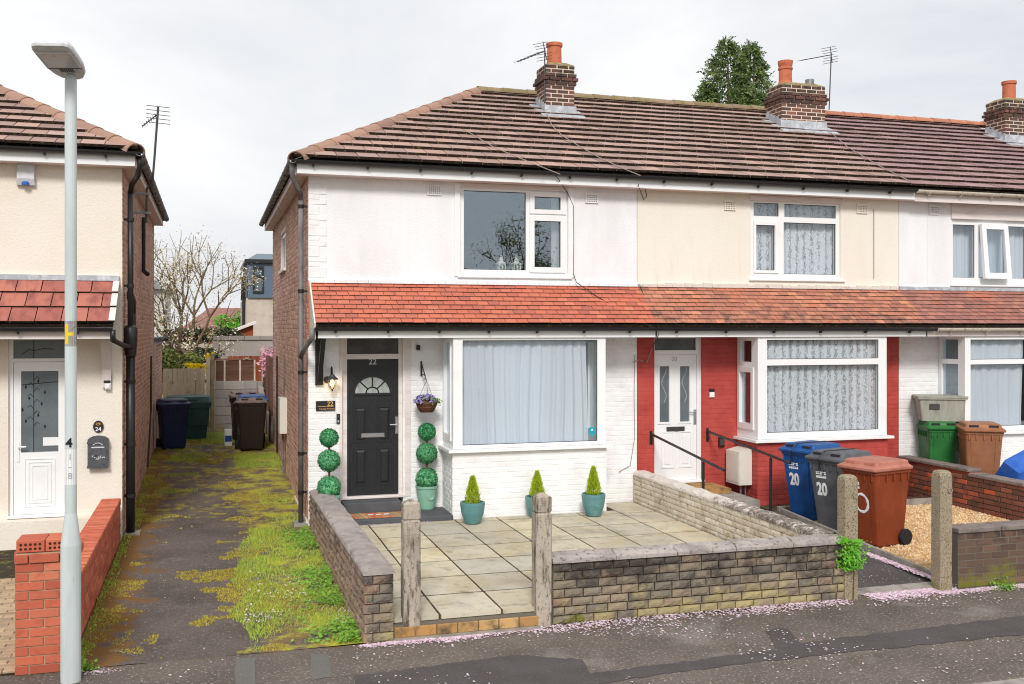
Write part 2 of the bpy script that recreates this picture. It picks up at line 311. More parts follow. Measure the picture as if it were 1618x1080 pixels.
MT['coping'] = mat('weathered_coping', S(178, 168, 162), layers=[dict(s=3, c=S(150, 140, 134), lo=.42, hi=.66), dict(s=26, c=S(92, 84, 78), lo=.54, hi=.66, a=.85, d=8), dict(s=5, c=S(205, 196, 188), lo=.58, hi=.72, a=.7, o=4)], bump=(55, .8, .012), rv=.06, rough=.95)
MT['coping_side'] = mat('grey_coping', S(172, 162, 156), layers=[dict(s=4, c=S(144, 134, 130), lo=.45, hi=.7), dict(s=12, c=S(112, 104, 100), lo=.58, hi=.72, a=.7), dict(s=22, c=S(192, 180, 160), lo=.6, hi=.74, a=.6)], bump=(55, .7, .01), rv=.05, rough=.95)
MT['flaky_paint'] = mat('flaking_cream_paint', None, pal=[S(226, 214, 194), S(214, 200, 178), S(232, 222, 204), S(206, 194, 176)], layers=[dict(s=9, c=S(150, 138, 122), lo=.55, hi=.68, a=.85), dict(s=3, c=S(188, 168, 140), lo=.5, hi=.72), dict(s=20, c=S(90, 80, 70), lo=.64, hi=.74, a=.8)], bump=(40, .8, .01), rv=.05, rough=.9)
MT['coping_white'] = mat('flaking_white_coping', S(226, 216, 206), layers=[dict(s=7, c=S(150, 138, 128), lo=.5, hi=.64, Y=(10.5, .16, 13.2, -.1)), dict(s=30, c=S(84, 76, 70), lo=.56, hi=.68, a=.8, Y=(10.5, .1, 13.2, -.08))], bump=(45, .9, .014), rough=.95)
MT['post'] = mat('weathered_concrete_post', S(188, 176, 160), layers=[dict(s=4, c=S(160, 148, 132), lo=.45, hi=.7), dict(s=9, c=S(84, 76, 68), lo=.5, hi=.66, st=(2, 2, .35), a=.95, d=9), dict(s=26, c=S(70, 62, 56), lo=.55, hi=.66, st=(1.5, 1.5, .6), a=.8, o=3), dict(s=5, c=S(206, 182, 150), lo=.6, hi=.74, a=.6, o=5)], bump=(60, .8, .012), rough=.95)
MT['post_aggr'] = mat('exposed_aggregate_post', S(166, 152, 128), layers=[dict(s=70, c=S(84, 76, 66), lo=.54, hi=.64, a=.9, d=3), dict(s=60, c=S(214, 200, 176), lo=.6, hi=.7, a=.7, o=3, d=3), dict(s=4, c=S(128, 120, 70), lo=.55, hi=.72, Z=(0, .06, .8, -.1), o=6)], bump=(80, 1, .012), rough=.95)
MT['red_brick'] = mat('bright_red_brick', None, pal=[S(198, 102, 74), S(212, 120, 90), S(178, 90, 70), S(204, 110, 84), S(186, 96, 74), S(216, 130, 98)], layers=[dict(s=12, c=S(166, 82, 64), lo=.5, hi=.75, a=.7)], bump=(70, .5, .005), rv=.06, rough=.85)
MT['grey_mortar'] = mat('grey_mortar', S(186, 160, 132), layers=[dict(s=9, c=S(150, 124, 100), lo=.45, hi=.7)], bump=(80, .5, .005))
MT['hole'] = mat('brick_hole', S(70, 40, 28), rough=1)
MT['brown_brick'] = mat('brown_garden_brick', None, pal=[S(104, 82, 72), S(120, 92, 78), S(90, 74, 66), S(112, 88, 74)], layers=[dict(s=3, c=S(112, 108, 44), lo=.5, hi=.64, Z=(.05, .12, .4, -.14)), dict(s=5, c=S(66, 56, 52), lo=.52, hi=.7, Z=(.2, -.1, .65, .08))], bump=(50, .7, .008), rv=.12)
MT['mixed_brick'] = mat('mixed_old_brick', None, pal=[S(136, 88, 72), S(120, 80, 68), S(150, 96, 76), S(112, 76, 66), S(214, 104, 68), S(128, 84, 70)], layers=[dict(s=5, c=S(92, 72, 62), lo=.5, hi=.7)], bump=(50, .7, .008), rv=.12)
MT['grey_coping'] = mat('dark_grey_coping', S(140, 128, 122), layers=[dict(s=6, c=S(104, 94, 90), lo=.45, hi=.7)], bump=(55, .7, .01), rv=.08, rough=.9)
MT['gravel'] = mat('golden_gravel', None, pal=[S(226, 194, 146), S(210, 172, 122), S(238, 216, 178), S(196, 150, 100), S(232, 204, 158), S(180, 142, 104), S(244, 230, 206)], rough=.8, rv=.1)
MT['paver'] = mat('tan_block_paver', None, pal=[S(190, 164, 132), S(176, 150, 122), S(200, 174, 140), S(168, 144, 120)], layers=[dict(s=8, c=S(140, 122, 100), lo=.5, hi=.75)], bump=(90, .6, .006), rv=.06)
MT['grass'] = mat('grass_blade', None, pal=[S(176, 206, 78), S(200, 220, 94), S(150, 188, 66), S(214, 222, 110), S(190, 196, 88)], rough=.6, trans=.3)
MT['moss_tuft'] = mat('moss_tuft', None, pal=[S(172, 164, 60), S(150, 128, 58), S(190, 180, 72), S(132, 104, 54), S(160, 150, 60)], rough=.9, rv=.12)
MT['weed'] = mat('weed_leaf', None, pal=[S(128, 178, 62), S(152, 198, 78), S(104, 158, 52), S(172, 208, 96)], rough=.55, trans=.3)
MT['petal'] = mat('cherry_petal', None, pal=[S(252, 226, 238), S(248, 212, 230), S(254, 242, 247), S(250, 232, 242)], rough=.7, trans=.2)
MT['box_leaf'] = mat('box_leaf', None, pal=[S(34, 124, 68), S(64, 160, 96), S(16, 78, 44), S(120, 192, 140), S(40, 132, 76), S(22, 96, 54)], rough=.4, rv=.3)
MT['stem'] = mat('brown_stem', S(124, 84, 62), bump=(60, .6, .006))
MT['lime_leaf'] = mat('lime_needle', None, pal=[S(186, 206, 40), S(166, 190, 36), S(208, 220, 62), S(150, 176, 40)], rough=.6, trans=.3, rv=.1)
MT['sage_pot'] = mat('sage_green_pot', S(140, 186, 162), rough=.5, layers=[dict(s=5, c=S(124, 170, 148), lo=.45, hi=.7)])
MT['teal_pot'] = mat('teal_glazed_pot', S(92, 140, 142), rough=.4, spec=.5, layers=[dict(s=14, c=S(120, 160, 158), lo=.52, hi=.7), dict(s=7, c=S(74, 120, 126), lo=.5, hi=.7)])
MT['step'] = mat('dark_grey_step_paint', S(84, 86, 90), rough=.7, layers=[dict(s=4, c=S(98, 98, 100), lo=.45, hi=.7)], bump=(60, .4, .005))
MT['mat_stripe'] = mat('striped_doormat', None, pal=[S(222, 140, 84), S(206, 120, 90), S(226, 190, 120), S(168, 150, 120), S(214, 110, 80), S(190, 170, 140)], rough=1, bump=(120, .8, .01))
MT['wicker'] = mat('wicker', None, pal=[S(110, 72, 52), S(86, 56, 42), S(130, 90, 66)], rough=.8)
MT['flower'] = mat('violet_flower', None, pal=[S(142, 124, 200), S(176, 164, 224), S(110, 96, 170), S(196, 188, 232)], rough=.7, rv=.1)
MT['bin_blue'] = mat('blue_bin_plastic', S(24, 84, 152), rough=.42, spec=.4, layers=[dict(s=7, c=S(70, 116, 168), lo=.58, hi=.75, a=.4, st=(2, 2, .4), o=5), dict(s=5, c=S(18, 68, 132), lo=.4, hi=.7), dict(s=35, c=S(70, 120, 175), lo=.68, hi=.8, a=.3)])
MT['bin_navy'] = mat('navy_bin_plastic', S(28, 46, 96), rough=.42, spec=.4, layers=[dict(s=5, c=S(20, 34, 78), lo=.4, hi=.7)])
MT['bin_grey'] = mat('grey_bin_plastic', S(98, 100, 106), rough=.5, layers=[dict(s=6, c=S(84, 85, 90), lo=.4, hi=.7), dict(s=30, c=S(130, 130, 134), lo=.66, hi=.8, a=.4)])
MT['bin_brown'] = mat('rust_brown_bin_plastic', S(140, 66, 38), rough=.45, layers=[dict(s=7, c=S(168, 104, 76), lo=.58, hi=.75, a=.45, st=(2, 2, .4), o=5), dict(s=4, c=S(126, 57, 32), lo=.4, hi=.7), dict(s=25, c=S(176, 110, 80), lo=.68, hi=.8, a=.35)])
MT['bin_brown_lid'] = mat('faded_brown_lid', S(186, 122, 104), rough=.5, layers=[dict(s=6, c=S(168, 102, 84), lo=.45, hi=.7)])
MT['bin_tan'] = mat('faded_tan_brown_plastic', S(166, 112, 80), rough=.5, layers=[dict(s=5, c=S(146, 96, 68), lo=.4, hi=.7)])
MT['bin_green'] = mat('green_bin_plastic', S(52, 122, 62), rough=.45, layers=[dict(s=5, c=S(40, 100, 50), lo=.4, hi=.7)])
MT['bin_teal'] = mat('dark_teal_plastic', S(48, 92, 88), rough=.45, layers=[dict(s=5, c=S(34, 70, 68), lo=.4, hi=.7)])
MT['bin_dark'] = mat('very_dark_brown_plastic', S(46, 34, 30), rough=.4, spec=.4)
MT['bin_rim'] = mat('dusty_bin_lid', S(140, 118, 108), rough=.6, layers=[dict(s=9, c=S(96, 92, 96), lo=.45, hi=.65)])
MT['crate_grey'] = mat('grey_crate_plastic', S(170, 170, 158), rough=.5, layers=[dict(s=6, c=S(146, 146, 134), lo=.45, hi=.7, st=(2, 2, .4))])
MT['crate_blue'] = mat('bright_blue_plastic', S(58, 108, 196), rough=.4, layers=[dict(s=5, c=S(40, 86, 172), lo=.4, hi=.7)])
MT['rubber'] = mat('tyre_rubber', S(40, 40, 42), rough=.8)
MT['fence'] = mat('grey_fence_board', None, pal=[S(222, 206, 182), S(208, 192, 168), S(230, 216, 194)], layers=[dict(s=3, c=S(140, 132, 92), lo=.5, hi=.7, Z=(.3, .1, 1.6, -.1)), dict(s=14, c=S(130, 116, 98), lo=.55, hi=.75, st=(3, 3, .3))], rough=.9, rv=.06)
MT['fence_brown'] = mat('brown_lap_board', None, pal=[S(120, 88, 74), S(106, 76, 64), S(134, 98, 82)], layers=[dict(s=9, c=S(84, 62, 54), lo=.5, hi=.75, st=(.4, 1, 4))], rough=.9, rv=.1)
MT['fence_red'] = mat('red_brown_board', None, pal=[S(150, 78, 50), S(136, 68, 44), S(164, 90, 60)], rough=.85, rv=.06)
MT['block'] = mat('grey_concrete_block', None, pal=[S(172, 166, 160), S(160, 154, 148), S(184, 176, 168)], layers=[dict(s=3, c=S(164, 146, 118), lo=.5, hi=.65, Z=(.3, .1, 1.0, -.14))], bump=(60, .7, .008), rv=.06)
MT['old_post'] = mat('old_grey_timber', S(150, 138, 112), layers=[dict(s=6, c=S(118, 112, 72), lo=.5, hi=.7)], bump=(40, .6, .008))
MT['bark'] = mat('lichen_bark', S(132, 112, 88), layers=[dict(s=6, c=S(92, 76, 60), lo=.45, hi=.7), dict(s=11, c=S(158, 152, 96), lo=.56, hi=.72)], bump=(40, 1, .02), rough=.95)
MT['blossom'] = mat('cream_blossom', None, pal=[S(252, 248, 238), S(248, 242, 224), S(252, 247, 236), S(214, 196, 150), S(222, 206, 160), S(190, 168, 120)], rough=.8, trans=.3)
MT['pink_blossom'] = mat('pink_blossom', None, pal=[S(240, 168, 196), S(246, 190, 212), S(228, 148, 184), S(250, 210, 224)], rough=.8, trans=.2)
MT['forsythia'] = mat('yellow_blossom', None, pal=[S(250, 226, 20), S(244, 210, 10), S(252, 238, 60)], rough=.8, trans=.2)
MT['shrub'] = mat('shrub_leaf', None, pal=[S(150, 156, 84), S(118, 132, 66), S(92, 108, 54), S(170, 170, 100)], rough=.7, trans=.2)
MT['dark_shrub'] = mat('dark_shrub_leaf', None, pal=[S(58, 66, 40), S(74, 80, 48), S(44, 52, 36)], rough=.7)
MT['conifer'] = mat('conifer_spray', None, pal=[S(82, 104, 62), S(112, 134, 74), S(58, 78, 52), S(140, 160, 88), S(92, 116, 70)], rough=.7, trans=.2, rv=.15)
MT['ivy'] = mat('bright_ivy', None, pal=[S(104, 178, 44), S(130, 200, 60), S(84, 156, 36)], rough=.55, trans=.3)
MT['slate_clad'] = mat('blue_grey_cladding', S(96, 112, 132), rough=.6)
MT['beige_wall'] = mat('beige_pebbledash', S(206, 192, 178), layers=[dict(s=4, c=S(190, 174, 160), lo=.45, hi=.7)], bump=(60, .6, .01))
MT['far_white'] = mat('far_pale_render', S(206, 204, 204))
MT['far_brick'] = mat('far_red_brick', S(146, 92, 84))
MT['far_roof'] = mat('far_red_roof', S(158, 112, 104), layers=[dict(s=6, c=S(134, 94, 88), lo=.45, hi=.65, st=(1, 1, 4))])
MT['felt'] = mat('grey_felt_roof', S(122, 134, 142))
MT['mailbox'] = mat('grey_cast_mailbox', S(92, 94, 98), rough=.5, metal=.2, layers=[dict(s=30, c=S(62, 64, 68), lo=.5, hi=.7)], bump=(90, .6, .004))
MT['bulb'] = mat('lit_bulb', (1, .8, .5, 1), emit=((1.0, .72, .36, 1), 9))
MT['lamp_glass'] = glass_mat('lantern_glass', (1, .95, .82, 1), .03)
MT['teal_sticker'] = mat('teal_sticker', S(30, 160, 178), rough=.5)
MT['wood_white'] = mat('flaking_white_timber', S(226, 216, 212), layers=[dict(s=9, c=S(160, 140, 126), lo=.6, hi=.72, st=(2, 2, .3))], rough=.8)
MT['lantern_white'] = mat('white_enamel', S(244, 240, 226), rough=.4)
MT['meter_white'] = mat('grey_white_meter_box', S(226, 222, 210), rough=.6, layers=[dict(s=9, c=S(196, 188, 172), lo=.6, hi=.78)])

# ---------------------------------------------------------------- mesh helpers
def Wl(o):
    v = Vector((0, 0, 0))
    while o: v = v + o.location; o = o.parent
    return v

class MB:
    def __init__(s): s.v = []; s.f = []; s.m = []
    def add(s, vs, fs, mi=0):
        o = len(s.v); s.v += [tuple(p) for p in vs]
        s.f += [tuple(i + o for i in f) for f in fs]; s.m += [mi] * len(fs)
        return s
    def box(s, x0, x1, y0, y1, z0, z1, mi=0):
        return s.add([(x0, y0, z0), (x1, y0, z0), (x1, y1, z0), (x0, y1, z0), (x0, y0, z1), (x1, y0, z1), (x1, y1, z1), (x0, y1, z1)],
                     [(0, 3, 2, 1), (4, 5, 6, 7), (0, 1, 5, 4), (1, 2, 6, 5), (2, 3, 7, 6), (3, 0, 4, 7)], mi)
    def cbox(s, x0, x1, y0, y1, z0, z1, b=.01, mi=0):   # box with chamfered front (-Y) edges
        b = min(b, (x1 - x0) * .3, (z1 - z0) * .3, (y1 - y0) * .8)
        return s.add([(x0 + b, y0, z0 + b), (x1 - b, y0, z0 + b), (x1 - b, y0, z1 - b), (x0 + b, y0, z1 - b),
                      (x0, y0 + b, z0), (x1, y0 + b, z0), (x1, y0 + b, z1), (x0, y0 + b, z1),
                      (x0, y1, z0), (x1, y1, z0), (x1, y1, z1), (x0, y1, z1)],
                     [(0, 1, 2, 3), (4, 5, 1, 0), (5, 6, 2, 1), (6, 7, 3, 2), (7, 4, 0, 3), (8, 9, 5, 4), (9, 10, 6, 5), (10, 11, 7, 6), (11, 8, 4, 7), (9, 8, 11, 10)], mi)
    def hexa(s, p, mi=0):                               # 8 points: bottom 4, top 4
        return s.add(p, [(0, 3, 2, 1), (4, 5, 6, 7), (0, 1, 5, 4), (1, 2, 6, 5), (2, 3, 7, 6), (3, 0, 4, 7)], mi)
    def tube(s, pts, r, n=8, cap=True, mi=0):
        pts = [Vector(p) for p in pts]; k = len(pts)
        rs = r if isinstance(r, (list, tuple)) else [r] * k
        rings = []; up = None
        for i, p in enumerate(pts):
            t = (pts[min(i + 1, k - 1)] - pts[max(i - 1, 0)]).normalized()
            if up is None:
                up = Vector((0, 0, 1)) if abs(t.z) < .9 else Vector((1, 0, 0))
            a = (up - t * up.dot(t)).normalized(); b = t.cross(a); up = a
            rings.append([p + (a * math.cos(2 * math.pi * j / n) + b * math.sin(2 * math.pi * j / n)) * rs[i] for j in range(n)])
        vs = [q for rg in rings for q in rg]
        fs = [(i * n + j, i * n + (j + 1) % n, (i + 1) * n + (j + 1) % n, (i + 1) * n + j) for i in range(k - 1) for j in range(n)]
        if cap: fs += [tuple(range(n - 1, -1, -1)), tuple((k - 1) * n + j for j in range(n))]
        return s.add(vs, fs, mi)
    def lathe(s, prof, c=(0, 0, 0), n=16, mi=0, cap=True):
        vs = [(c[0] + r * math.cos(2 * math.pi * j / n), c[1] + r * math.sin(2 * math.pi * j / n), c[2] + z) for r, z in prof for j in range(n)]
        k = len(prof)
        fs = [(i * n + j, i * n + (j + 1) % n, (i + 1) * n + (j + 1) % n, (i + 1) * n + j) for i in range(k - 1) for j in range(n)]
        if cap: fs += [tuple(range(n - 1, -1, -1)), tuple((k - 1) * n + j for j in range(n))]
        return s.add(vs, fs, mi)
    def loft(s, rings, mi=0, cap=True):
        n = len(rings[0]); k = len(rings)
        fs = [(i * n + j, i * n + (j + 1) % n, (i + 1) * n + (j + 1) % n, (i + 1) * n + j) for i in range(k - 1) for j in range(n)]
        if cap: fs += [tuple(range(n - 1, -1, -1)), tuple((k - 1) * n + j for j in range(n))]
        return s.add([p for r in rings for p in r], fs, mi)
    def prism(s, poly, y0, y1, mi=0):                   # polygon of (x, z), extruded along Y
        n = len(poly)
        vs = [(x, y0, z) for x, z in poly] + [(x, y1, z) for x, z in poly]
        fs = [tuple(range(n)), tuple(range(2 * n - 1, n - 1, -1))] + [(j, j + n, (j + 1) % n + n, (j + 1) % n) for j in range(n)]
        return s.add(vs, fs, mi)
    def prismx(s, poly, x0, x1, mi=0):                  # polygon of (y, z), extruded along X
        n = len(poly)
        vs = [(x0, y, z) for y, z in poly] + [(x1, y, z) for y, z in poly]
        fs = [tuple(range(n)), tuple(range(2 * n - 1, n - 1, -1))] + [(j, j + n, (j + 1) % n + n, (j + 1) % n) for j in range(n)]
        return s.add(vs, fs, mi)
    def quad(s, p, mi=0): return s.add(p, [tuple(range(len(p)))], mi)
    def plate(s, u0, u1, v0, v1, holes, d0, d1, mp=None, mi=0):
        """flat plate with rectangular holes; mp(u, v, d) -> point, default X-Z plane with depth on Y"""
        mp = mp or (lambda u, v, d: (u, d, v))
        us = sorted({u0, u1} | {min(max(h[k], u0), u1) for h in holes for k in (0, 1)})
        vs = sorted({v0, v1} | {min(max(h[k], v0), v1) for h in holes for k in (2, 3)})
        nu, nv = len(us) - 1, len(vs) - 1
        def solid(i, j):
            if not (0 <= i < nu and 0 <= j < nv): return False
            a, b = (us[i] + us[i + 1]) / 2, (vs[j] + vs[j + 1]) / 2
            return not any(h[0] < a < h[1] and h[2] < b < h[3] for h in holes)
        for i in range(nu):
            for j in range(nv):
                if not solid(i, j): continue
                a0, a1, b0, b1 = us[i], us[i + 1], vs[j], vs[j + 1]
                s.quad([mp(a0, b0, d0), mp(a1, b0, d0), mp(a1, b1, d0), mp(a0, b1, d0)], mi)
                s.quad([mp(a0, b0, d1), mp(a0, b1, d1), mp(a1, b1, d1), mp(a1, b0, d1)], mi)
                if not solid(i - 1, j): s.quad([mp(a0, b0, d0), mp(a0, b1, d0), mp(a0, b1, d1), mp(a0, b0, d1)], mi)
                if not solid(i + 1, j): s.quad([mp(a1, b0, d0), mp(a1, b0, d1), mp(a1, b1, d1), mp(a1, b1, d0)], mi)
                if not solid(i, j - 1): s.quad([mp(a0, b0, d0), mp(a0, b0, d1), mp(a1, b0, d1), mp(a1, b0, d0)], mi)
                if not solid(i, j + 1): s.quad([mp(a0, b1, d0), mp(a1, b1, d0), mp(a1, b1, d1), mp(a0, b1, d1)], mi)
        return s
    def mesh(s, name, mats, off=(0, 0, 0), smooth=False):
        me = bpy.data.meshes.new(name)
        me.from_pydata([(a - off[0], b - off[1], c - off[2]) for a, b, c in s.v], [], s.f)
        for m in (mats if isinstance(mats, (list, tuple)) else [mats]): me.materials.append(MT[m])
        if any(s.m): me.polygons.foreach_set('material_index', s.m)
        if smooth: me.polygons.foreach_set('use_smooth', [True] * len(s.f))
        me.update()
        return me
    def build(s, name, mats, parent=None, smooth=False, at=None, kind=None):
        if parent: off = Wl(parent)
        elif at is not None: off = Vector(at)
        else:
            xs, ys, zs = zip(*s.v)
            off = Vector(((min(xs) + max(xs)) / 2, (min(ys) + max(ys)) / 2, min(zs)))
        o = bpy.data.objects.new(name, s.mesh(name, mats, off, smooth))
        COL.objects.link(o)
        if parent: o.parent = parent
        else: o.location = off
        if kind: o['kind'] = kind
        return o

def top(o, label, cat, group=None):
    o['label'] = label; o['category'] = cat
    if group: o['group'] = group
    return o
def empty(name, loc, label=None, cat=None, group=None):
    o = bpy.data.objects.new(name, None); COL.objects.link(o); o.location = loc
    o.empty_display_size = .1
    return top(o, label, cat, group) if label else o
def piece(name, me, parent, loc, rot=None, scale=None):
    o = bpy.data.objects.new(name, me); COL.objects.link(o); o.parent = parent
    o.location = Vector(loc) - Wl(parent)
    if rot is not None: o.rotation_euler = rot
    if scale is not None: o.scale = scale
    return o
def copy_tree(o, parent=None):
    c = o.copy(); COL.objects.link(c); c.parent = parent
    for ch in list(o.children): copy_tree(ch, c)
    return c
def structure(o): o['kind'] = 'structure'; return o

def text_mesh(txt, size, mt, extrude=.002, align='CENTER', bold=0.0):
    cu = bpy.data.curves.new('lettering', 'FONT')
    cu.body = txt; cu.size = size; cu.extrude = extrude; cu.align_x = align; cu.align_y = 'CENTER'; cu.offset = bold
    cu.resolution_u = 3
    o = bpy.data.objects.new('lettering', cu); COL.objects.link(o)
    dg = bpy.context.evaluated_depsgraph_get()
    me = bpy.data.meshes.new_from_object(o.evaluated_get(dg))
    bpy.data.objects.remove(o); bpy.data.curves.remove(cu)
    me.materials.clear(); me.materials.append(MT[mt])
    return me

def brick_field(mb, u0, u1, z0, z1, holes, mp, L=.215, H=.065, j=.01, proud=.005, jit=.002, chamfer=.004):
    """courses of bricks in running bond standing `proud` of a plane; mp(u, z, d) with d outwards"""
    nrow = max(1, int(round((z1 - z0) / (H + j)))); ph = (z1 - z0) / nrow
    for r in range(nrow):
        a, b = z0 + r * ph + j / 2, z0 + (r + 1) * ph - j / 2
        u = u0 - (L + j) / 2 * (r % 2)
        while u < u1:
            segs = [(max(u + j / 2, u0), min(u + L + j / 2, u1))]
            for h in holes:
                if h[2] < b and h[3] > a:
                    ns = []
                    for s0, s1 in segs:
                        if h[1] <= s0 or h[0] >= s1: ns.append((s0, s1)); continue
                        if h[0] > s0: ns.append((s0, h[0]))
                        if h[1] < s1: ns.append((h[1], s1))
                    segs = ns
            for s0, s1 in segs:
                if s1 - s0 < .02: continue
                p = proud + ru(-jit, jit); c = chamfer
                mb.add([mp(s0 + c, a + c, p), mp(s1 - c, a + c, p), mp(s1 - c, b - c, p), mp(s0 + c, b - c, p),
                        mp(s0, a, -.004), mp(s1, a, -.004), mp(s1, b, -.004), mp(s0, b, -.004)],
                       [(0, 1, 2, 3), (4, 5, 1, 0), (5, 6, 2, 1), (6, 7, 3, 2), (7, 4, 0, 3)])
            u += L + j
    return mb

def bevel_box(name, sx, sy, sz, b, mt, seg=1):
    bm = bmesh.new(); bmesh.ops.create_cube(bm, size=1)
    for v in bm.verts: v.co = Vector((v.co.x * sx, v.co.y * sy, v.co.z * sz))
    bmesh.ops.bevel(bm, geom=bm.edges[:], offset=b, segments=seg, affect='EDGES', profile=.5)
    me = bpy.data.meshes.new(name); bm.to_mesh(me); bm.free(); me.materials.append(MT[mt])
    return me
def rock_brick(name, mt, seed, depth=.02):
    """unit stone (1 x 1 x 1 centred), rough split face on -Y, eased arrises"""
    g = random.Random(seed); m = MB(); nu, nv = 5, 4
    vs = []
    for j in range(nv):
        for i in range(nu):
            u, v = i / (nu - 1) - .5, j / (nv - 1) - .5
            e = (i in (0, nu - 1)) or (j in (0, nv - 1))
            d = -.5 + (.10 if e else 0) - (0 if e else g.uniform(-.03, .12))
            vs.append((u + (0 if e else g.uniform(-.05, .05)), d, v + (0 if e else g.uniform(-.06, .06))))
    fs = [(j * nu + i, j * nu + i + 1, (j + 1) * nu + i + 1, (j + 1) * nu + i) for j in range(nv - 1) for i in range(nu - 1)]
    m.add(vs, fs)
    m.add([(-.5, -.4, -.5), (.5, -.4, -.5), (.5, .5, -.5), (-.5, .5, -.5), (-.5, -.4, .5), (.5, -.4, .5), (.5, .5, .5), (-.5, .5, .5)],
          [(0, 3, 2, 1), (4, 5, 6, 7), (1, 2, 6, 5), (2, 3, 7, 6), (3, 0, 4, 7)])
    return m.mesh(name, mt)

# ================================================================ the setting
YW, YB = 14.5, 13.85                    # front wall plane, bay front plane
def drive_z(y):
    pts = [(8.9, 0.008), (9.3, 0.012), (14.5, .06), (22, .33), (28, .36)]
    for (a, p), (b, q) in zip(pts, pts[1:]):
        if y <= b: return p + (q - p) * max(0, (y - a)) / (b - a)
    return .36
structure(MB().quad([(-600, -600, -.12), (600, -600, -.12), (600, 900, -.12), (-600, 900, -.12)]).build('ground', 'ground', at=(0, 0, -.12)))
structure(MB().box(-30, 40, -2.0, 6.60, -.115, -.10).build('road', 'road'))
structure(MB().box(-30, 40, 6.725, 9.16, -.115, 0).box(6.42, 7.80, 9.1605, 9.32, -.115, -.0005).build('pavement', 'asphalt'))
kerb = structure(MB().box(-30, 40, 6.605, 6.72, -.118, -.02).build('kerb', 'kerb'))
ks = bevel_box('kerb_stone', .9, .125, .15, .012, 'kerb')
for i in range(14): piece('kerb_stone', ks, kerb, (-2 + i * .908, 6.662, -.06))
def sheet(name, px, z, mt):
    q = []
    for i, (x, y) in enumerate(px):
        x2, y2 = px[(i + 1) % len(px)]; n = max(1, int(math.hypot(x2 - x, y2 - y) / 9))
        q += [(x + (x2 - x) * k / n + ru(-1.6, 1.6), y + (y2 - y) * k / n + ru(-1.3, 1.3)) for k in range(n)]
    px = q
    return structure(MB().quad([onZ(x, y, z) for x, y in px]).build(name, mt))
sheet('asphalt_patch', [(560, 1068), (815, 1034), (921, 1041), (934, 1063), (1080, 1045), (1228, 1026), (1210, 996), (1242, 991), (1266, 1015), (1618, 972), (1760, 955), (1760, 985), (1618, 1002), (1180, 1047), (995, 1072), (870, 1092), (560, 1130)], .004, 'asphalt_patch')
sheet('asphalt_patch', [(371, 1040), (403, 1038), (406, 1110), (372, 1112)], .004, 'asphalt_grey')
sheet('asphalt_patch', [(491, 1034), (519, 1032), (524, 1070), (493, 1074)], .004, 'asphalt_grey')

m = MB()
nx, ny = 10, 60
for j in range(ny + 1):
    y = 9.165 + (27 - 9.165) * j / ny
    for i in range(nx + 1):
        x = -1.13 + 2.46 * i / nx
        m.v.append((x, y, drive_z(y) - .02 * math.cos((x + .1) / 1.3 * 1.5) * .6 + ru(-.004, .004)))
m.add([], [])
for j in range(ny):
    for i in range(nx):
        a = j * (nx + 1) + i
        m.f.append((a, a + 1, a + nx + 2, a + nx + 1)); m.m.append(0)
structure(m.build('driveway', 'drive', smooth=True))
structure(MB().box(-40, 60, 27.0, 120, -.1, .34).build('rear_gardens', 'ground'))
structure(MB().box(-40, -1.135, 22.95, 26.99, -.1, .33).build('rear_yard', 'ground'))
structure(MB().box(1.335, 60, 22.95, 26.99, -.1, .33).build('rear_yard', 'ground'))

# patio of paving slabs
patio = structure(MB().box(1.58, 6.24, 9.30, 14.49, -.1, .169).build('patio', 'joint'))
sl = bevel_box('slab', 1, 1, 1, .010, 'slab')
xs = [1.585, 2.055, 2.66, 3.265, 3.87, 4.475, 5.08, 5.685, 6.235]
ys = [9.27, 9.98, 10.69, 11.41, 12.13, 12.86, 13.6, 14.48]
for j in range(7):
    for i in range(8):
        x0, x1, y0, y1 = xs[i] + .011, xs[i + 1] - .011, ys[j] + (.002 if j == 0 else .02), ys[j + 1] - .02
        if j == 6:
            if x1 < 3.3: y1 = 13.76
            elif x0 < 5.6: y1 = 13.83
        b = .016
        piece('slab', sl, patio, ((x0 + x1) / 2, (y0 + y1) / 2, .155), (ru(-.001, .003), ru(-.002, .002), ru(-.008, .008)), (x1 - x0, y1 - y0, .04))
        
# brick riser under the patio edge
ed = top(empty('patio_step', (2.6, 9.22, 0)), 'low tan brick riser under the patio edge between the two gate posts', 'step')
MB().box(1.60, 3.0, 9.20, 9.30, -.02, .128).build('mortar_bed', 'dark_mortar', ed)
tb = bevel_box('brick', .19, .06, .095, .006, 'tan_brick')
for i in range(7): piece('brick', tb, ed, (1.707 + i * .199, 9.215, .065), (0, 0, ru(-.01, .01)))
MB().box(1.60, 3.0, 9.12, 9.195, -.02, .018).build('footing', 'kerb', ed)

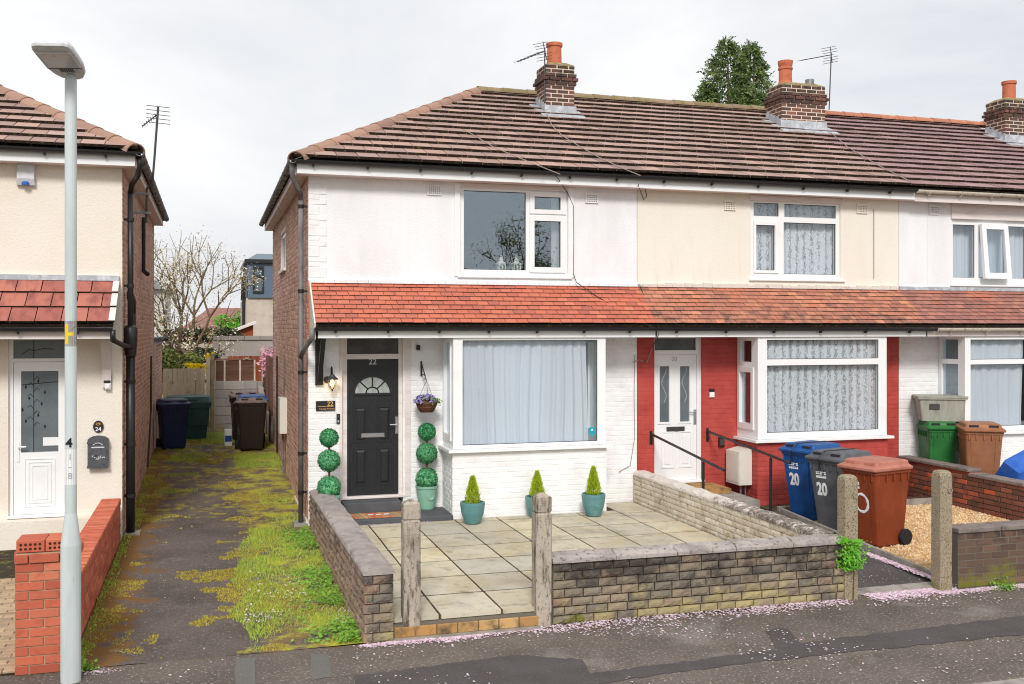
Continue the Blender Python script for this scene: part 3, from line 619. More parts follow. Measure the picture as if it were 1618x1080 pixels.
# number 20's garden: path, kerbs, gravel
structure(MB().hexa([(6.55, 9.48, -.1), (7.74, 9.48, -.1), (7.98, 13.2, -.1), (6.55, 13.2, -.1), (6.55, 9.48, .025), (7.74, 9.48, .025), (7.98, 13.2, .16), (6.55, 13.2, .16)]).build('garden_path', 'asphalt_patch'))
structure(MB().hexa([(6.53, 9.325, -.1), (7.72, 9.325, -.1), (7.74, 9.475, -.1), (6.53, 9.475, -.1), (6.53, 9.325, .022), (7.72, 9.325, .026), (7.74, 9.475, .036), (6.53, 9.475, .032)]).build('path_threshold', 'kerb'))
kb = top(empty('path_edging', (7.85, 11.3, 0)), 'concrete edging kerb between the tarmac path and the golden gravel', 'kerb')
for i in range(5):
    y0, y1 = 9.38 + i * .76, 9.38 + (i + 1) * .76 - .01
    f = lambda y: 7.76 + (y - 9.38) / 3.8 * .26
    z = .10 + i * .02
    MB().hexa([(f(y0), y0, -.05), (f(y0) + .07, y0, -.05), (f(y1) + .07, y1, -.05), (f(y1), y1, -.05), (f(y0) + .012, y0, z), (f(y0) + .06, y0, z), (f(y1) + .06, y1, z + .018), (f(y1) + .012, y1, z + .018)]).build('edging_stone', 'kerb', kb)
structure(MB().hexa([(7.84, 9.33, -.1), (11.05, 9.33, -.1), (11.05, 13.3, -.1), (8.06, 13.3, -.1), (7.84, 9.33, .05), (11.05, 9.33, .05), (11.05, 13.3, .10), (8.06, 13.3, .10)]).build('gravel_bed', 'gravel'))
eb = top(empty('bed_edging', (9.6, 13.35, 0)), 'grey concrete edging behind the gravel below the red bay', 'kerb')
for i in range(3): MB().box(8.1 + i * .99, 9.08 + i * .99, 13.31, 13.38, 0, .19).build('edging_stone', 'kerb', eb)
structure(MB().box(8.05, 11.0, 13.385, 13.86, -.1, .12).build('flower_bed', 'soil'))
gs = MB()
gr = random.Random(3)
for i in range(15000):
    x, y = gr.uniform(7.86, 11.0), gr.uniform(9.34, 13.3)
    if x < 7.86 + (y - 9.34) * .055: continue
    z = .052 + (y - 9.33) / 4 * .05; r = gr.uniform(.008, .02); a = gr.uniform(0, 6.3)
    p = [(x + r * gr.uniform(.7, 1.3) * math.cos(a + k * 1.57), y + r * gr.uniform(.7, 1.3) * math.sin(a + k * 1.57), z) for k in range(4)]
    t = [(x + (q[0] - x) * .5 + gr.uniform(-.004, .004), y + (q[1] - y) * .5 + gr.uniform(-.004, .004), z + r * gr.uniform(.5, 1.1)) for q in p]
    gs.add(p + t, [(4, 5, 6, 7), (0, 1, 5, 4), (1, 2, 6, 5), (2, 3, 7, 6), (3, 0, 4, 7)])
top(gs.build('gravel', 'gravel', kind='stuff'), 'golden gravel covering the front garden of the red-painted house', 'gravel')

# steps up to number 20
st20 = top(empty('doorstep', (7.0, 13.8, 0)), 'pale concrete doorstep with two levels at the red house', 'step')
MB().box(6.56, 7.72, 13.21, 14.48, -.05, .33).build('landing', 'kerb', st20)
MB().box(6.56, 7.60, 13.85, 14.48, .333, .41).build('upper_step', 'tan_brick', st20)

# paving in front of the left house
pav = structure(MB().box(-6, -1.41, 9.2, 14.48, -.11, .005).build('block_paving', 'joint'))
pm = bevel_box('paver', .196, .096, .05, .006, 'paver')
for j in range(34):
    for i in range(6):
        piece('paver', pm, pav, (-2.55 + i * .2 + .1 * (j % 2), 9.26 + j * .1, .0), (ru(-.01, .01), ru(-.01, .01), ru(-.01, .01)))

# ================================================================ houses
def rc(x0, y0, x1, y1, Y):
    xm, ym = (x0 + x1) / 2, (y0 + y1) / 2
    return (onY(x0, ym, Y).x, onY(x1, ym, Y).x, onY(xm, y1, Y).z, onY(xm, y0, Y).z)

def gutter(parent, pts, mt, r=.055, brk=.8, joints=True, name='gutter'):
    """half-round gutter along a straight run from pts[0] to pts[1]"""
    a, b = Vector(pts[0]), Vector(pts[1]); d = (b - a).normalized(); sd = d.cross(Vector((0, 0, 1))).normalized()
    m = MB(); n = 8
    prof = [(-math.cos(math.pi * k / n) * r, -math.sin(math.pi * k / n) * r) for k in range(n + 1)]
    prof += [(math.cos(math.pi * k / n) * (r - .006), -math.sin(math.pi * k / n) * (r - .006)) for k in range(n + 1)]
    m.loft([[p + sd * q[0] + Vector((0, 0, q[1])) for q in prof] for p in (a, b)])
    g = m.build(name, mt, parent)
    ln = (b - a).length; k = int(ln / brk)
    for i in range(k + 1):
        p = a + d * (ln * (i + .4) / (k + 1))
        mb = MB(); pr = [(-math.cos(math.pi * t / n) * (r + .006), -math.sin(math.pi * t / n) * (r + .008)) for t in range(n + 1)]
        pr += [(math.cos(math.pi * t / n) * r, -math.sin(math.pi * t / n) * r) for t in range(n + 1)]
        mb.loft([[p + d * e + sd * q[0] + Vector((0, 0, q[1])) for q in pr] for e in (-.02, .02)])
        s2 = sd if sd.y > 0 or abs(sd.y) < .1 else -sd
        c = p + s2 * (r * .2) + Vector((0, 0, -r - .02))
        mb.box(c.x - .010, c.x + .010, c.y - .01, c.y + .045, c.z - .012, c.z + .02)
        mb.build('bracket', mt, g)
    return g

def clip_poly(poly, a, b, c):           # keep a u + b v + c >= 0
    out = []
    for i in range(len(poly)):
        p, q = poly[i], poly[(i + 1) % len(poly)]
        dp, dq = a * p[0] + b * p[1] + c, a * q[0] + b * q[1] + c
        if dp >= 0: out.append(p)
        if dp * dq < 0:
            t = dp / (dp - dq); out.append((p[0] + (q[0] - p[0]) * t, p[1] + (q[1] - p[1]) * t))
    return out
def tile_mesh(poly, u0, v0, g, t, mats):
    m = MB(); n = len(poly)
    nb = lambda v: t * (1 - (v - v0) / g)
    m.v = [(u - u0, v - v0, nb(v)) for u, v in poly] + [(u - u0, v - v0, nb(v) + t - .0015) for u, v in poly]
    m.f = [tuple(range(n - 1, -1, -1)), tuple(range(n, 2 * n))]; m.m = [0, 0]
    for j in range(n):
        k = (j + 1) % n
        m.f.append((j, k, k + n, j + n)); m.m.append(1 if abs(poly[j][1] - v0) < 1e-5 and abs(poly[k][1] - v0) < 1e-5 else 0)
    return m.mesh('roof_tile', mats)
def tile_slope(parent, O, ang, x1, w, g, vmax, t, over, mats, clips=(), name='roof_tile', jit=.006, gap=.012, sag=0):
    full = tile_mesh([(0, 0), (w - gap, 0), (w - gap, g + over), (0, g + over)], 0, 0, g, t, mats)
    V = Vector((0, math.cos(ang), math.sin(ang))); N = Vector((0, -math.sin(ang), math.cos(ang)))
    rows = int(math.ceil(vmax / g)); W1 = x1 - O[0]
    for r in range(rows):
        v0 = r * g; u = -(w / 2) * (r % 2)
        while u < W1 - .01:
            base = [(u, v0), (u + w - gap, v0), (u + w - gap, v0 + g + over), (u, v0 + g + over)]
            poly = base
            for c in [(1, 0, 0), (-1, 0, W1 - .002), (0, -1, vmax)] + list(clips): poly = clip_poly(poly, *c) if len(poly) > 2 else []
            if len(poly) > 2:
                if poly == base: me = full; uu = u
                else: me = tile_mesh(poly, u, v0, g, t, mats)
                p = Vector(O) + Vector((u, 0, 0)) + V * v0 + N * ru(0, jit)
                p.z -= sag * math.sin(math.pi * min(max(u / W1, 0), 1)) 
                o = piece(name, me, parent, p)
                o.rotation_euler = (ang, ru(-.004, .004), ru(-.006, .006))
            u += w
def half_tiles(parent, a, b, ln, r, mt, name, flat=.7, lift=.0):
    """a run of half-round ridge or hip tiles from a to b, each its own piece"""
    a, b = Vector(a), Vector(b); d = (b - a).normalized(); L = (b - a).length; n = int(round(L / ln)); st = L / n
    m = MB(); k = 8
    rings = []
    for e, s in ((0, 1.0), (st * 1.04, .9)):
        rings.append([(math.cos(math.pi * j / k) * r * s, e, math.sin(math.pi * j / k) * r * s * flat) for j in range(k + 1)] +
                     [(-math.cos(math.pi * j / k) * (r - .018) * s, e, math.sin(math.pi * j / k) * (r - .018) * s * flat) for j in range(k + 1)])
    m.loft(rings)
    me = m.mesh(name, mt)
    q = d.to_track_quat('Y', 'Z').to_euler()
    for i in range(n):
        o = piece(name, me, parent, a + d * (st * i) + Vector((0, 0, lift + ru(-.004, .004)))); o.rotation_euler = (q.x, q.y + ru(-.02, .02), q.z + ru(-.01, .01))

EY, EZ, RY, RZ = 14.20, 5.20, 18.70, 7.33   # main eave and ridge
RANG = math.atan2(RZ - EZ, RY - EY); RLEN = math.hypot(RZ - EZ, RY - EY)
LEY, LEZ, LTZ = 13.79, 2.925, 3.50          # lower roof eave and its top on the wall
LANG = math.atan2(LTZ - LEZ, YW - LEY); LLEN = math.hypot(LTZ - LEZ, YW - LEY)
RTAN = (RZ - EZ) / (RY - EY)

def window(parent, outer, panes, Y, sashes=(), depth=.07, sill=True, glass='glass', mt='pvc', name='window'):
    m = MB().plate(*outer, panes, Y, Y + depth)
    w = m.build(name, mt, parent)
    for p in panes:
        MB().box(p[0] - .004, p[1] + .004, Y + depth * .45, Y + depth * .45 + .006, p[2] - .004, p[3] + .004).build('pane', glass, w)
        MB().plate(p[0] - .001, p[1] + .001, p[2] - .001, p[3] + .001, [(p[0] + .008, p[1] - .008, p[2] + .008, p[3] - .008)], Y + depth * .45 - .008, Y + depth * .45 - .002).build('gasket', 'black_plastic', w)
    for s, h in sashes:
        MB().plate(*s, [h], Y - .02, Y - .001).build('sash', mt, w)
    if sill:
        MB().cbox(outer[0] - .05, outer[1] + .05, Y - .07, Y + .02, outer[2] - .035, outer[2] - .002, .006).build('sill', mt, w)
    return w
def curtain(parent, x0, x1, z0, z1, Y, mt, amp=.03, wl=.16, seed=1, name='curtain', droop=0.0):
    g = random.Random(seed); m = MB(); n = max(12, int((x1 - x0) / .012)); nz = 6
    ph = 0; prof = []
    for i in range(n + 1):
        ph += (x1 - x0) / n / wl * 6.283 * g.uniform(.4, 1.6)
        prof.append(math.sin(ph) * amp * (.6 + .4 * math.sin(i * .11 + seed)) + .3 * amp * math.sin(ph * 2.3))
    for j in range(nz + 1):
        f = j / nz
        for i in range(n + 1):
            x = x0 + (x1 - x0) * i / n
            m.v.append((x + .02 * math.sin(f * 3 + i * .05) * droop, Y + prof[i] * (1 - .35 * f), z0 + (z1 - z0) * f))
    for j in range(nz):
        for i in range(n):
            a = j * (n + 1) + i; m.f.append((a, a + 1, a + n + 2, a + n + 1)); m.m.append(0)
    return m.build(name, mt, parent, smooth=True)
def vent(parent, x, y, Y, mt, w=.21, h=.15):
    c = onY(x, y, Y); m = MB()
    holes = [(c.x - w / 2 + .02 + i * .03, c.x - w / 2 + .038 + i * .03, c.z - h / 2 + .018 + j * .03, c.z - h / 2 + .036 + j * .03) for i in range(6) for j in range(4)]
    m.plate(c.x - w / 2, c.x + w / 2, c.z - h / 2, c.z + h / 2, holes, Y - .022, Y - .001)
    return m.build('air_vent', mt, parent)

def house_shell(h, x0, x1, up_mt, low_mt, up_holes, low_holes, bay, sidex=None):
    MB().plate(x0 + .004, x1 - .004, 3.30, 5.06, up_holes, YW, YW + .24).build('upper_wall', up_mt, h)
    MB().plate(x0 + .003, x1 - .003, -.1, 3.298, low_holes, YW + .002, YW + .24).build('lower_wall', low_mt, h)
    bf = brick_field(MB(), x0 + .004, x1 - .004, .15, 2.75, list(low_holes) + [(bay[0] - .01, bay[1] + .01, 0, 2.8)], lambda u, z, d: (u, YW + .002 - d, z), proud=.004, jit=.0015, chamfer=.005)
    bf.build('brickwork', low_mt, h, kind='stuff')
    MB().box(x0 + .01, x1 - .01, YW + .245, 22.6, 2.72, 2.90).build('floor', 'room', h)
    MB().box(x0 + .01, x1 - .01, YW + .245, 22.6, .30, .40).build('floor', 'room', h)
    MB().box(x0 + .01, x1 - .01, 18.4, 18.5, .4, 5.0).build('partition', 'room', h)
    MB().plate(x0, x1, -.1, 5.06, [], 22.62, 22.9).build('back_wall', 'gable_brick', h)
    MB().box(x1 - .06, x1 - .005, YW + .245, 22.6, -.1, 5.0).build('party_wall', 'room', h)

def main_roof(h, x0, x1, hipx, tm, rm, ridge_ln=.45, gut='black_plastic', tile=True, dirn=1):
    """roof between x0 and x1; hipx = x of the ridge end on the hipped side (dirn 1: hip on the left)"""
    m = MB(); d = .035
    if hipx is None:
        e = [(x0, EY, EZ - d), (x1, EY, EZ - d), (x1, RY, RZ - d), (x0, RY, RZ - d), (x1, 2 * RY - EY, EZ - d), (x0, 2 * RY - EY, EZ - d)]
        m.add(e, [(0, 1, 2, 3), (3, 2, 4, 5), (0, 3, 5), (1, 4, 2), (0, 5, 4, 1)])
    else:
        a, b = (hipx, x1) if dirn == 1 else (x0, hipx)
        e = [(x0, EY, EZ - d), (x1, EY, EZ - d), (b, RY, RZ - d), (a, RY, RZ - d), (x1, 2 * RY - EY, EZ - d), (x0, 2 * RY - EY, EZ - d)]
        m.add(e, [(0, 1, 2, 3), (3, 2, 4, 5), (0, 3, 5), (1, 4, 2), (0, 5, 4, 1)])
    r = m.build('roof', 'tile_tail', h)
    clips = []
    if hipx is not None and dirn == 1: clips = [(RLEN, -(hipx - x0), -.005 * RLEN)]
    if hipx is not None and dirn == -1: clips = [(-RLEN, -(x1 - hipx), (x1 - x0 - .06) * RLEN)]
    return r, clips

house = {}
# ---------------------------------------------------------------- number 22
H = empty('terraced_house', (3.8, YW, 0), 'white-painted end terrace with black front door, orange lower roof and brick gable', 'house')
house[22] = H
X0, X1 = 1.316, 6.33
wo22 = rc(727, 299, 897, 436, YW)
door22 = rc(541, 531, 637, 792, YW)
bay22 = (3.25, 5.56)
low_h = [(door22[0], door22[1], .30, 2.72), (3.42, 5.40, 1.2, 2.68)]
house_shell(H, X0, X1, 'white_render', 'white_brick', [(wo22[0], wo22[1], wo22[2], wo22[3])], low_h, bay22)
GX = X0
side_h = [(18.9, 20.3, 3.95, 4.65)]
MB().plate(YW + .02, 22.9, -.1, 5.06, side_h, GX, GX + .24, mp=lambda u, v, d: (d, u, v)).build('side_wall', 'mortar', H)
brick_field(MB(), YW + .004, 22.9, .12, 5.02, side_h, lambda u, z, d: (GX - d, u, z), proud=.006).build('gable_bricks', 'gable_brick', H, kind='stuff')
MB().box(GX - .03, GX + .02, YW + .03, 22.9, -.1, .14).build('plinth', 'mortar', H)
sw = MB().plate(18.9, 20.3, 3.95, 4.65, [(18.98, 19.55, 4.03, 4.57), (19.63, 20.22, 4.03, 4.57)], GX + .03, GX + .09, mp=lambda u, v, d: (d, u, v)).build('side_window', 'pvc', H)
MB().box(GX + .05, GX + .056, 18.97, 20.23, 4.02, 4.58).build('pane', 'dark_glass', sw)
MB().box(GX - .05, GX + .03, 18.85, 20.35, 3.90, 3.948).build('sill', 'pvc', sw)
# quoin blocks at the corner, toothed
zq = 3.56; k = 0
while zq < 4.95:
    hh = .072 if k % 3 else .15
    wq = .155 if k % 2 else .255
    MB().cbox(X0 + .002, X0 + wq, YW - .008, YW + .01, zq + .004, min(zq + hh, 4.97) - .004, .004).build('quoin', 'white_brick', H)
    zq += hh; k += 1
MB().box(X0 + .002, X1 - .004, YW - .015, YW, 3.30, 3.56).build('render_band', 'white_render', H)
# window surround boards
c1, c2 = onY(718, 300, YW).x, onY(905.5, 300, YW).x
MB().box(c1, wo22[0] - .004, YW - .022, YW + .01, wo22[2] - .01, 4.985).build('trim_board', 'pvc', H)
MB().box(wo22[1] + .004, c2, YW - .022, YW + .01, wo22[2] - .01, 4.985).build('trim_board', 'pvc', H)
MB().box(wo22[0] - .002, wo22[1] + .002, YW - .012, YW + .01, wo22[3] + .002, 4.985).build('trim_board', 'pinkish_white', H)
WY = YW + .03
p1, p2, p3 = rc(733, 302, 831, 426, WY), rc(844, 311, 885.5, 331, WY), rc(844, 349, 885.5, 422, WY)
win = window(H, rc(727, 299, 897, 436, WY), [p1, p2, p3], WY, [(rc(836.5, 304, 894, 338, WY), p2), (rc(836.5, 341, 893, 430.5, WY), p3)])
curtain(win, p3[0] + .33, p3[1] + .05, p3[2] - .05, p2[3] + .02, WY + .16, 'curtain', .02, .1, 3)
MB().box(p1[0] - .1, p3[1] + .1, WY + .08, WY + .28, p1[2] - .10, p1[2] - .02).build('inner_sill', 'pvc', win)
vent(H, 686, 300, YW, 'white_render'); vent(H, 934.5, 313, YW, 'white_render')
# roof
rf, clips = main_roof(H, 1.09, X1, 4.90, None, None)
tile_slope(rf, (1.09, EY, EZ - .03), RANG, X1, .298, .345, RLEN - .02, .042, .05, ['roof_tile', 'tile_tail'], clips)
half_tiles(rf, (1.13, EY + .02, EZ - .045), (4.86, RY, RZ - .02), .44, .15, 'ridge_tile', 'hip_tile', .9)
half_tiles(rf, (4.86, RY, RZ + .015), (X1, RY, RZ + .015), .45, .14, 'ridge_mossy', 'ridge_tile', .8)
MB().box(1.14, X1, 14.25, 14.275, 4.99, 5.125).build('fascia', 'pvc', H)
MB().box(1.14, 1.165, 14.277, 23.0, 4.99, 5.125).build('fascia', 'pinkish_white', H)
MB().box(1.167, X1 - .002, 14.277, YW, 4.992, 5.01).build('soffit', 'pinkish_white', H)
MB().box(1.167, GX, YW + .002, 23.0, 4.992, 5.01).build('soffit', 'pinkish_white', H)
gutter(H, [(1.06, 14.19, 5.165), (X1, 14.19, 5.155)], 'black_plastic')
gutter(H, [(1.075, 14.14, 5.165), (1.075, 23.1, 5.15)], 'grey_pipe', brk=.55)
# hopper bend and downpipe
dp = MB().tube([(1.075, 14.24, 5.12), (1.075, 14.25, 4.98), (1.12, 14.36, 4.86), (1.21, 14.58, 4.76), (1.225, 14.62, 4.66)], .036, 8).tube([(1.225, 14.62, 4.7), (1.225, 14.62, .10)], .036, 10)
D = dp.build('downpipe', 'grey_pipe', H, smooth=True)
for z in (4.55, 3.35, 2.2, 1.05, .5):
    MB().lathe([(.045, 0), (.045, .05)], (1.225, 14.62, z), 10).box(1.23, GX, 14.60, 14.64, z + .01, z + .04).build('pipe_clip', 'black_plastic', D)
MB().box(1.12, 1.31, 14.5, 14.78, .02, .10).build('gully', 'kerb', D)
# lower roof
def lower_roof(h, x0, x1, mt, gmt='black_plastic', fmt='pvc', xt=None, dz=0):
    m = MB().prismx([(LEY + .01, LEZ - .035), (YW, LTZ - .045), (YW, LTZ - .2), (LEY + .03, LEZ - .07)], x0, x1)
    r = m.build('lower_roof', 'tile_tail', h)
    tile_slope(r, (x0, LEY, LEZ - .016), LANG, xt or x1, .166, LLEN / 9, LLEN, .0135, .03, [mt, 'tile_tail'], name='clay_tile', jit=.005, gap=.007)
    MB().box(x0 + .03, x1, LEY + .035, LEY + .055, 2.715, 2.885 + dz).build('lower_fascia', fmt, h)
    MB().box(x0 + .03, x1, LEY + .057, YW, 2.72, 2.735).build('lower_soffit', fmt, h)
    return r
lr = lower_roof(H, 1.355, X1, 'clay')
gutter(H, [(1.33, LEY - .03, 2.862), (X1, LEY - .03, 2.858)], 'black_plastic', .05, .72, name='lower_gutter')
MB().prismx([(LEY + .02, LEZ - .1), (LEY + .02, 2.70), (YW - .02, 2.70), (YW - .02, LTZ - .02), (LEY + .0, LEZ - .005)], 1.330, 1.352).build('bargeboard', 'pinkish_white', H)
MB().prismx([(YW - .1, LTZ - .14), (YW - .015, LTZ + .02), (YW + .0, LTZ), (YW, 2.72), (YW - .1, 2.72)], 1.318, 1.329).build('painted_strip', 'clay', H)
m = MB()
for i in range(31): 
    x = 1.36 + i * .16
    m.box(x, x + .157, YW - .05 - ru(0, .01), YW - .016, LTZ - .01, LTZ + .025 + ru(0, .015))
m.build('mortar_fillet', 'white_render', H)
MB().tube([(1.30, LEY - .03, 2.84), (1.30, LEY - .02, 2.72), (1.24, 14.3, 2.55), (1.225, 14.60, 2.45)], .034, 8).build('gutter_outlet', 'grey_pipe', H, smooth=True)
# black gallows bracket left of the door
g0 = onY(504, 533, YW).x
gb = MB().box(g0 - .055, g0 + .055, YW - .05, YW - .004, 2.05, 2.715).build('gallows_bracket', 'black_plastic', H)
MB().hexa([(g0 - .03, YW - .12, 2.12), (g0 + .03, YW - .12, 2.12), (g0 + .03, YW - .052, 2.12), (g0 - .03, YW - .052, 2.12), (g0 - .03, LEY + .08, 2.71), (g0 + .03, LEY + .08, 2.71), (g0 + .03, LEY + .15, 2.71), (g0 - .03, LEY + .15, 2.71)]).build('strut', 'black_plastic', gb)

# front door
DY = YW + .06
do, dl, dtl = rc(541, 531, 637, 790, DY), rc(548.3, 567, 629.7, 786, DY), rc(548.3, 534, 629.7, 559, DY)
MB().box(do[0] - .0, do[0] + .015, YW - .01, DY, .42, 2.71).box(do[1] - .015, do[1], YW - .01, DY, .42, 2.71)
door = MB().plate(do[0] - .01, do[1] + .01, .405, 2.715, [dl, dtl], DY, DY + .07).build('front_door', 'pinkish_white', H)
MB().box(dtl[0], dtl[1], DY + .03, DY + .036, dtl[2], dtl[3]).build('toplight_pane', 'dark_glass', door)
MB().box(dtl[0], dtl[1], DY + .2, DY + .21, dtl[2] - .1, dtl[3]).build('toplight_blind', 'room', door)
LX0, LX1, LZ0, LZ1 = dl
lw, lh = LX1 - LX0, LZ1 - LZ0
lf = MB().box(LX0 + .004, LX1 - .004, DY + .02, DY + .064, LZ0 + .004, LZ1 - .004).build('door_leaf', 'black_door', door)
def panel(fx0, fx1, fz0, fz1):
    a, b, c, d = LX0 + lw * fx0, LX0 + lw * fx1, LZ0 + lh * fz0, LZ0 + lh * fz1
    m = MB().plate(a, b, c, d, [(a + .02, b - .02, c + .02, d - .02)], DY + .008, DY + .0195)
    m.add([(a + .035, DY + .019, c + .035), (b - .035, DY + .019, c + .035), (b - .035, DY + .019, d - .035), (a + .035, DY + .019, d - .035),
           (a + .06, DY + .006, c + .06), (b - .06, DY + .006, c + .06), (b - .06, DY + .006, d - .06), (a + .06, DY + .006, d - .06)],
          [(4, 5, 6, 7), (0, 1, 5, 4), (1, 2, 6, 5), (2, 3, 7, 6), (3, 0, 4, 7)])
    m.build('panel', 'black_door', door)
panel(.13, .40, .40, .66); panel(.59, .86, .40, .66); panel(.13, .40, .09, .36); panel(.59, .86, .09, .36)
cxd, czd, rd = LX0 + lw * .49, LZ0 + lh * .755, lw * .345
arc = lambda r, n=18: [(cxd + r * math.cos(math.pi * k / n), czd + r * .92 * math.sin(math.pi * k / n)) for k in range(n + 1)]
MB().prism(arc(rd), DY + .010, DY + .0195).build('fanlight_pane', 'pale_glass', door)
m = MB()
oa, ia = arc(rd + .03), arc(rd - .005)
for k in range(18):
    m.hexa([(oa[k][0], DY, oa[k][1]), (oa[k + 1][0], DY, oa[k + 1][1]), (ia[k + 1][0], DY, ia[k + 1][1]), (ia[k][0], DY, ia[k][1]),
            (oa[k][0], DY + .019, oa[k][1]), (oa[k + 1][0], DY + .019, oa[k + 1][1]), (ia[k + 1][0], DY + .019, ia[k + 1][1]), (ia[k][0], DY + .019, ia[k][1])])
m.box(cxd - rd - .03, cxd + rd + .03, DY, DY + .019, czd - .03, czd)
sa = arc(rd * .36, 8)
for k in range(8):
    m.tube([(sa[k][0], DY + .006, sa[k][1]), (sa[k + 1][0], DY + .006, sa[k + 1][1])], .009, 4)
for an in (45, 90, 135):
    c_, s_ = math.cos(R(an)), math.sin(R(an)) * .92
    m.tube([(cxd + rd * .36 * c_, DY + .006, czd + rd * .36 * s_), (cxd + rd * c_, DY + .006, czd + rd * s_)], .009, 4)
m.build('fanlight_bars', 'black_door', door)
lz = onY(588, 687.5, DY).z
MB().cbox(onY(571, 687, DY).x, onY(607.5, 687, DY).x, DY - .008, DY + .019, lz - .032, lz + .032, .008).box(onY(573.5, 687, DY).x, onY(605, 687, DY).x, DY - .011, DY - .006, lz - .02, lz + .018).build('letter_plate', 'chrome', door)
hx = onY(626.5, 672, DY).x
MB().cbox(hx - .018, hx + .018, DY - .006, DY + .0195, onY(626, 685, DY).z, onY(626, 658, DY).z, .006).tube([(hx, DY - .004, onY(626, 670, DY).z), (hx, DY - .05, onY(626, 670, DY).z), (hx - .105, DY - .05, onY(626, 670, DY).z)], .010, 8).build('handle', 'chrome', door)
num = piece('door_number', text_mesh('22', .115, 'chrome', .004, bold=.001), door, (onY(589, 571, DY).x, DY + .014, onY(589, 571.5, DY).z), (R(90), 0, 0))
MB().cbox(do[0] - .03, do[1] + .03, DY - .075, DY + .07, .405, .445, .008).build('threshold', 'pinkish_white', door)
# reveal lining of the door opening
MB().box(do[0] - .05, do[0] - .012, YW - .012, DY + .05, .42, 2.715).box(do[1] + .012, do[1] + .10, YW - .012, DY + .05, .42, 2.715).build('door_jamb', 'pinkish_white', door)

# bay window
def bay(h, x0, x1, zs, zt, wall_mt, front_panes, side_panes, front_sash=(), side_sash=(), side_glass='glass', z0=.12, right_panes=None):
    m = MB()
    m.box(x0, x1, YB, YB + .2, z0 - .1, zs - .045).box(x0, x0 + .2, YB + .2, YW, z0 - .1, zs - .045).box(x1 - .2, x1, YB + .2, YW, z0 - .1, zs - .045)
    b = m.build('bay', wall_mt, h)
    bf = brick_field(MB(), x0, x1, z0, zs - .05, [], lambda u, z, d: (u, YB - d, z), proud=.004, jit=.0015, chamfer=.005)
    brick_field(bf, YB + .002, YW, z0, zs - .05, [], lambda u, z, d: (x0 - d, u, z), proud=.004, jit=.0015, chamfer=.005)
    bf.build('brickwork', wall_mt, b, kind='stuff')
    MB().box(x0 - .07, x1 + .07, YB - .075, YB + .2, zs - .044, zs - .004).box(x0 - .07, x0 + .2, YB + .201, YW - .01, zs - .044, zs - .004).box(x1 - .2, x1 + .07, YB + .201, YW - .01, zs - .044, zs - .004).build('sill', 'pvc', b)
    w = MB().plate(x0 + .01, x1 - .01, zs, zt, front_panes, YB + .01, YB + .08).build('bay_window', 'pvc', h)
    for p in front_panes:
        MB().box(p[0], p[1], YB + .04, YB + .046, p[2], p[3]).build('pane', 'clear_glass', w)
        MB().plate(p[0] - .001, p[1] + .001, p[2] - .001, p[3] + .001, [(p[0] + .008, p[1] - .008, p[2] + .008, p[3] - .008)], YB + .032, YB + .0385).build('gasket', 'black_plastic', w)
    for s, p in front_sash: MB().plate(*s, [p], YB - .01, YB + .009).build('sash', 'pvc', w)
    mpL = lambda u, v, d: (x0 + .01 + d, u, v)
    MB().plate(YB + .082, YW - .005, zs, zt, side_panes, 0, .07, mp=mpL).build('side_frame', 'pvc', w)
    for p in side_panes: MB().box(x0 + .045, x0 + .051, p[0], p[1], p[2], p[3]).build('pane', side_glass, w)
    for s, p in side_sash: MB().plate(*s, [p], -.018, -.001, mp=mpL).build('sash', 'pvc', w)
    rp = right_panes or side_panes
    MB().plate(YB + .082, YW - .005, zs, zt, rp, 0, .07, mp=lambda u, v, d: (x1 - .01 - d, u, v)).build('side_frame', 'pvc', w)
    for p in rp: MB().box(x1 - .051, x1 - .045, p[0], p[1], p[2], p[3]).build('pane', 'glass', w)
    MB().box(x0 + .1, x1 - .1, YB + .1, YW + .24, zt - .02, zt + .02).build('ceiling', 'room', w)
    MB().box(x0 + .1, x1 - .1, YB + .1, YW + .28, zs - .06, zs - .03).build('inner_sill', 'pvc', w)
    return w
ZS, ZT = 1.15, 2.715
fp = rc(731, 537, 944, 700, YB + .01)
sp_ = [(YB + .2, YW - .1, 1.34, 2.64)]
bw = bay(H, *bay22, ZS, ZT, 'white_brick', [fp], sp_, side_sash=[((YB + .13, YW - .04, 1.25, 2.70), sp_[0])])
curtain(bw, fp[0] + .02, fp[1] - .12, ZS + .02, 2.70, YB + .12, 'voile', .025, .17, 5, 'voile_curtain', 1)
curtain(bw, fp[0] + .5, fp[1] - .75, ZS + .02, 2.70, YB + .24, 'voile', .03, .21, 6, 'voile_curtain', 1)
st_ = onY(935, 682, YB + .05)
MB().prism([(st_.x - .045, st_.z + .07), (st_.x - .045, st_.z - .02), (st_.x, st_.z - .075), (st_.x + .045, st_.z - .02), (st_.x + .045, st_.z + .07)][::-1], YB + .036, YB + .039).build('alarm_sticker', 'teal_sticker', bw)
piece('alarm_sticker_mark', text_mesh('^', .07, 'white_print', .0005, bold=.002), bw, (st_.x, YB + .0352, st_.z + .02), (R(90), 0, 0))

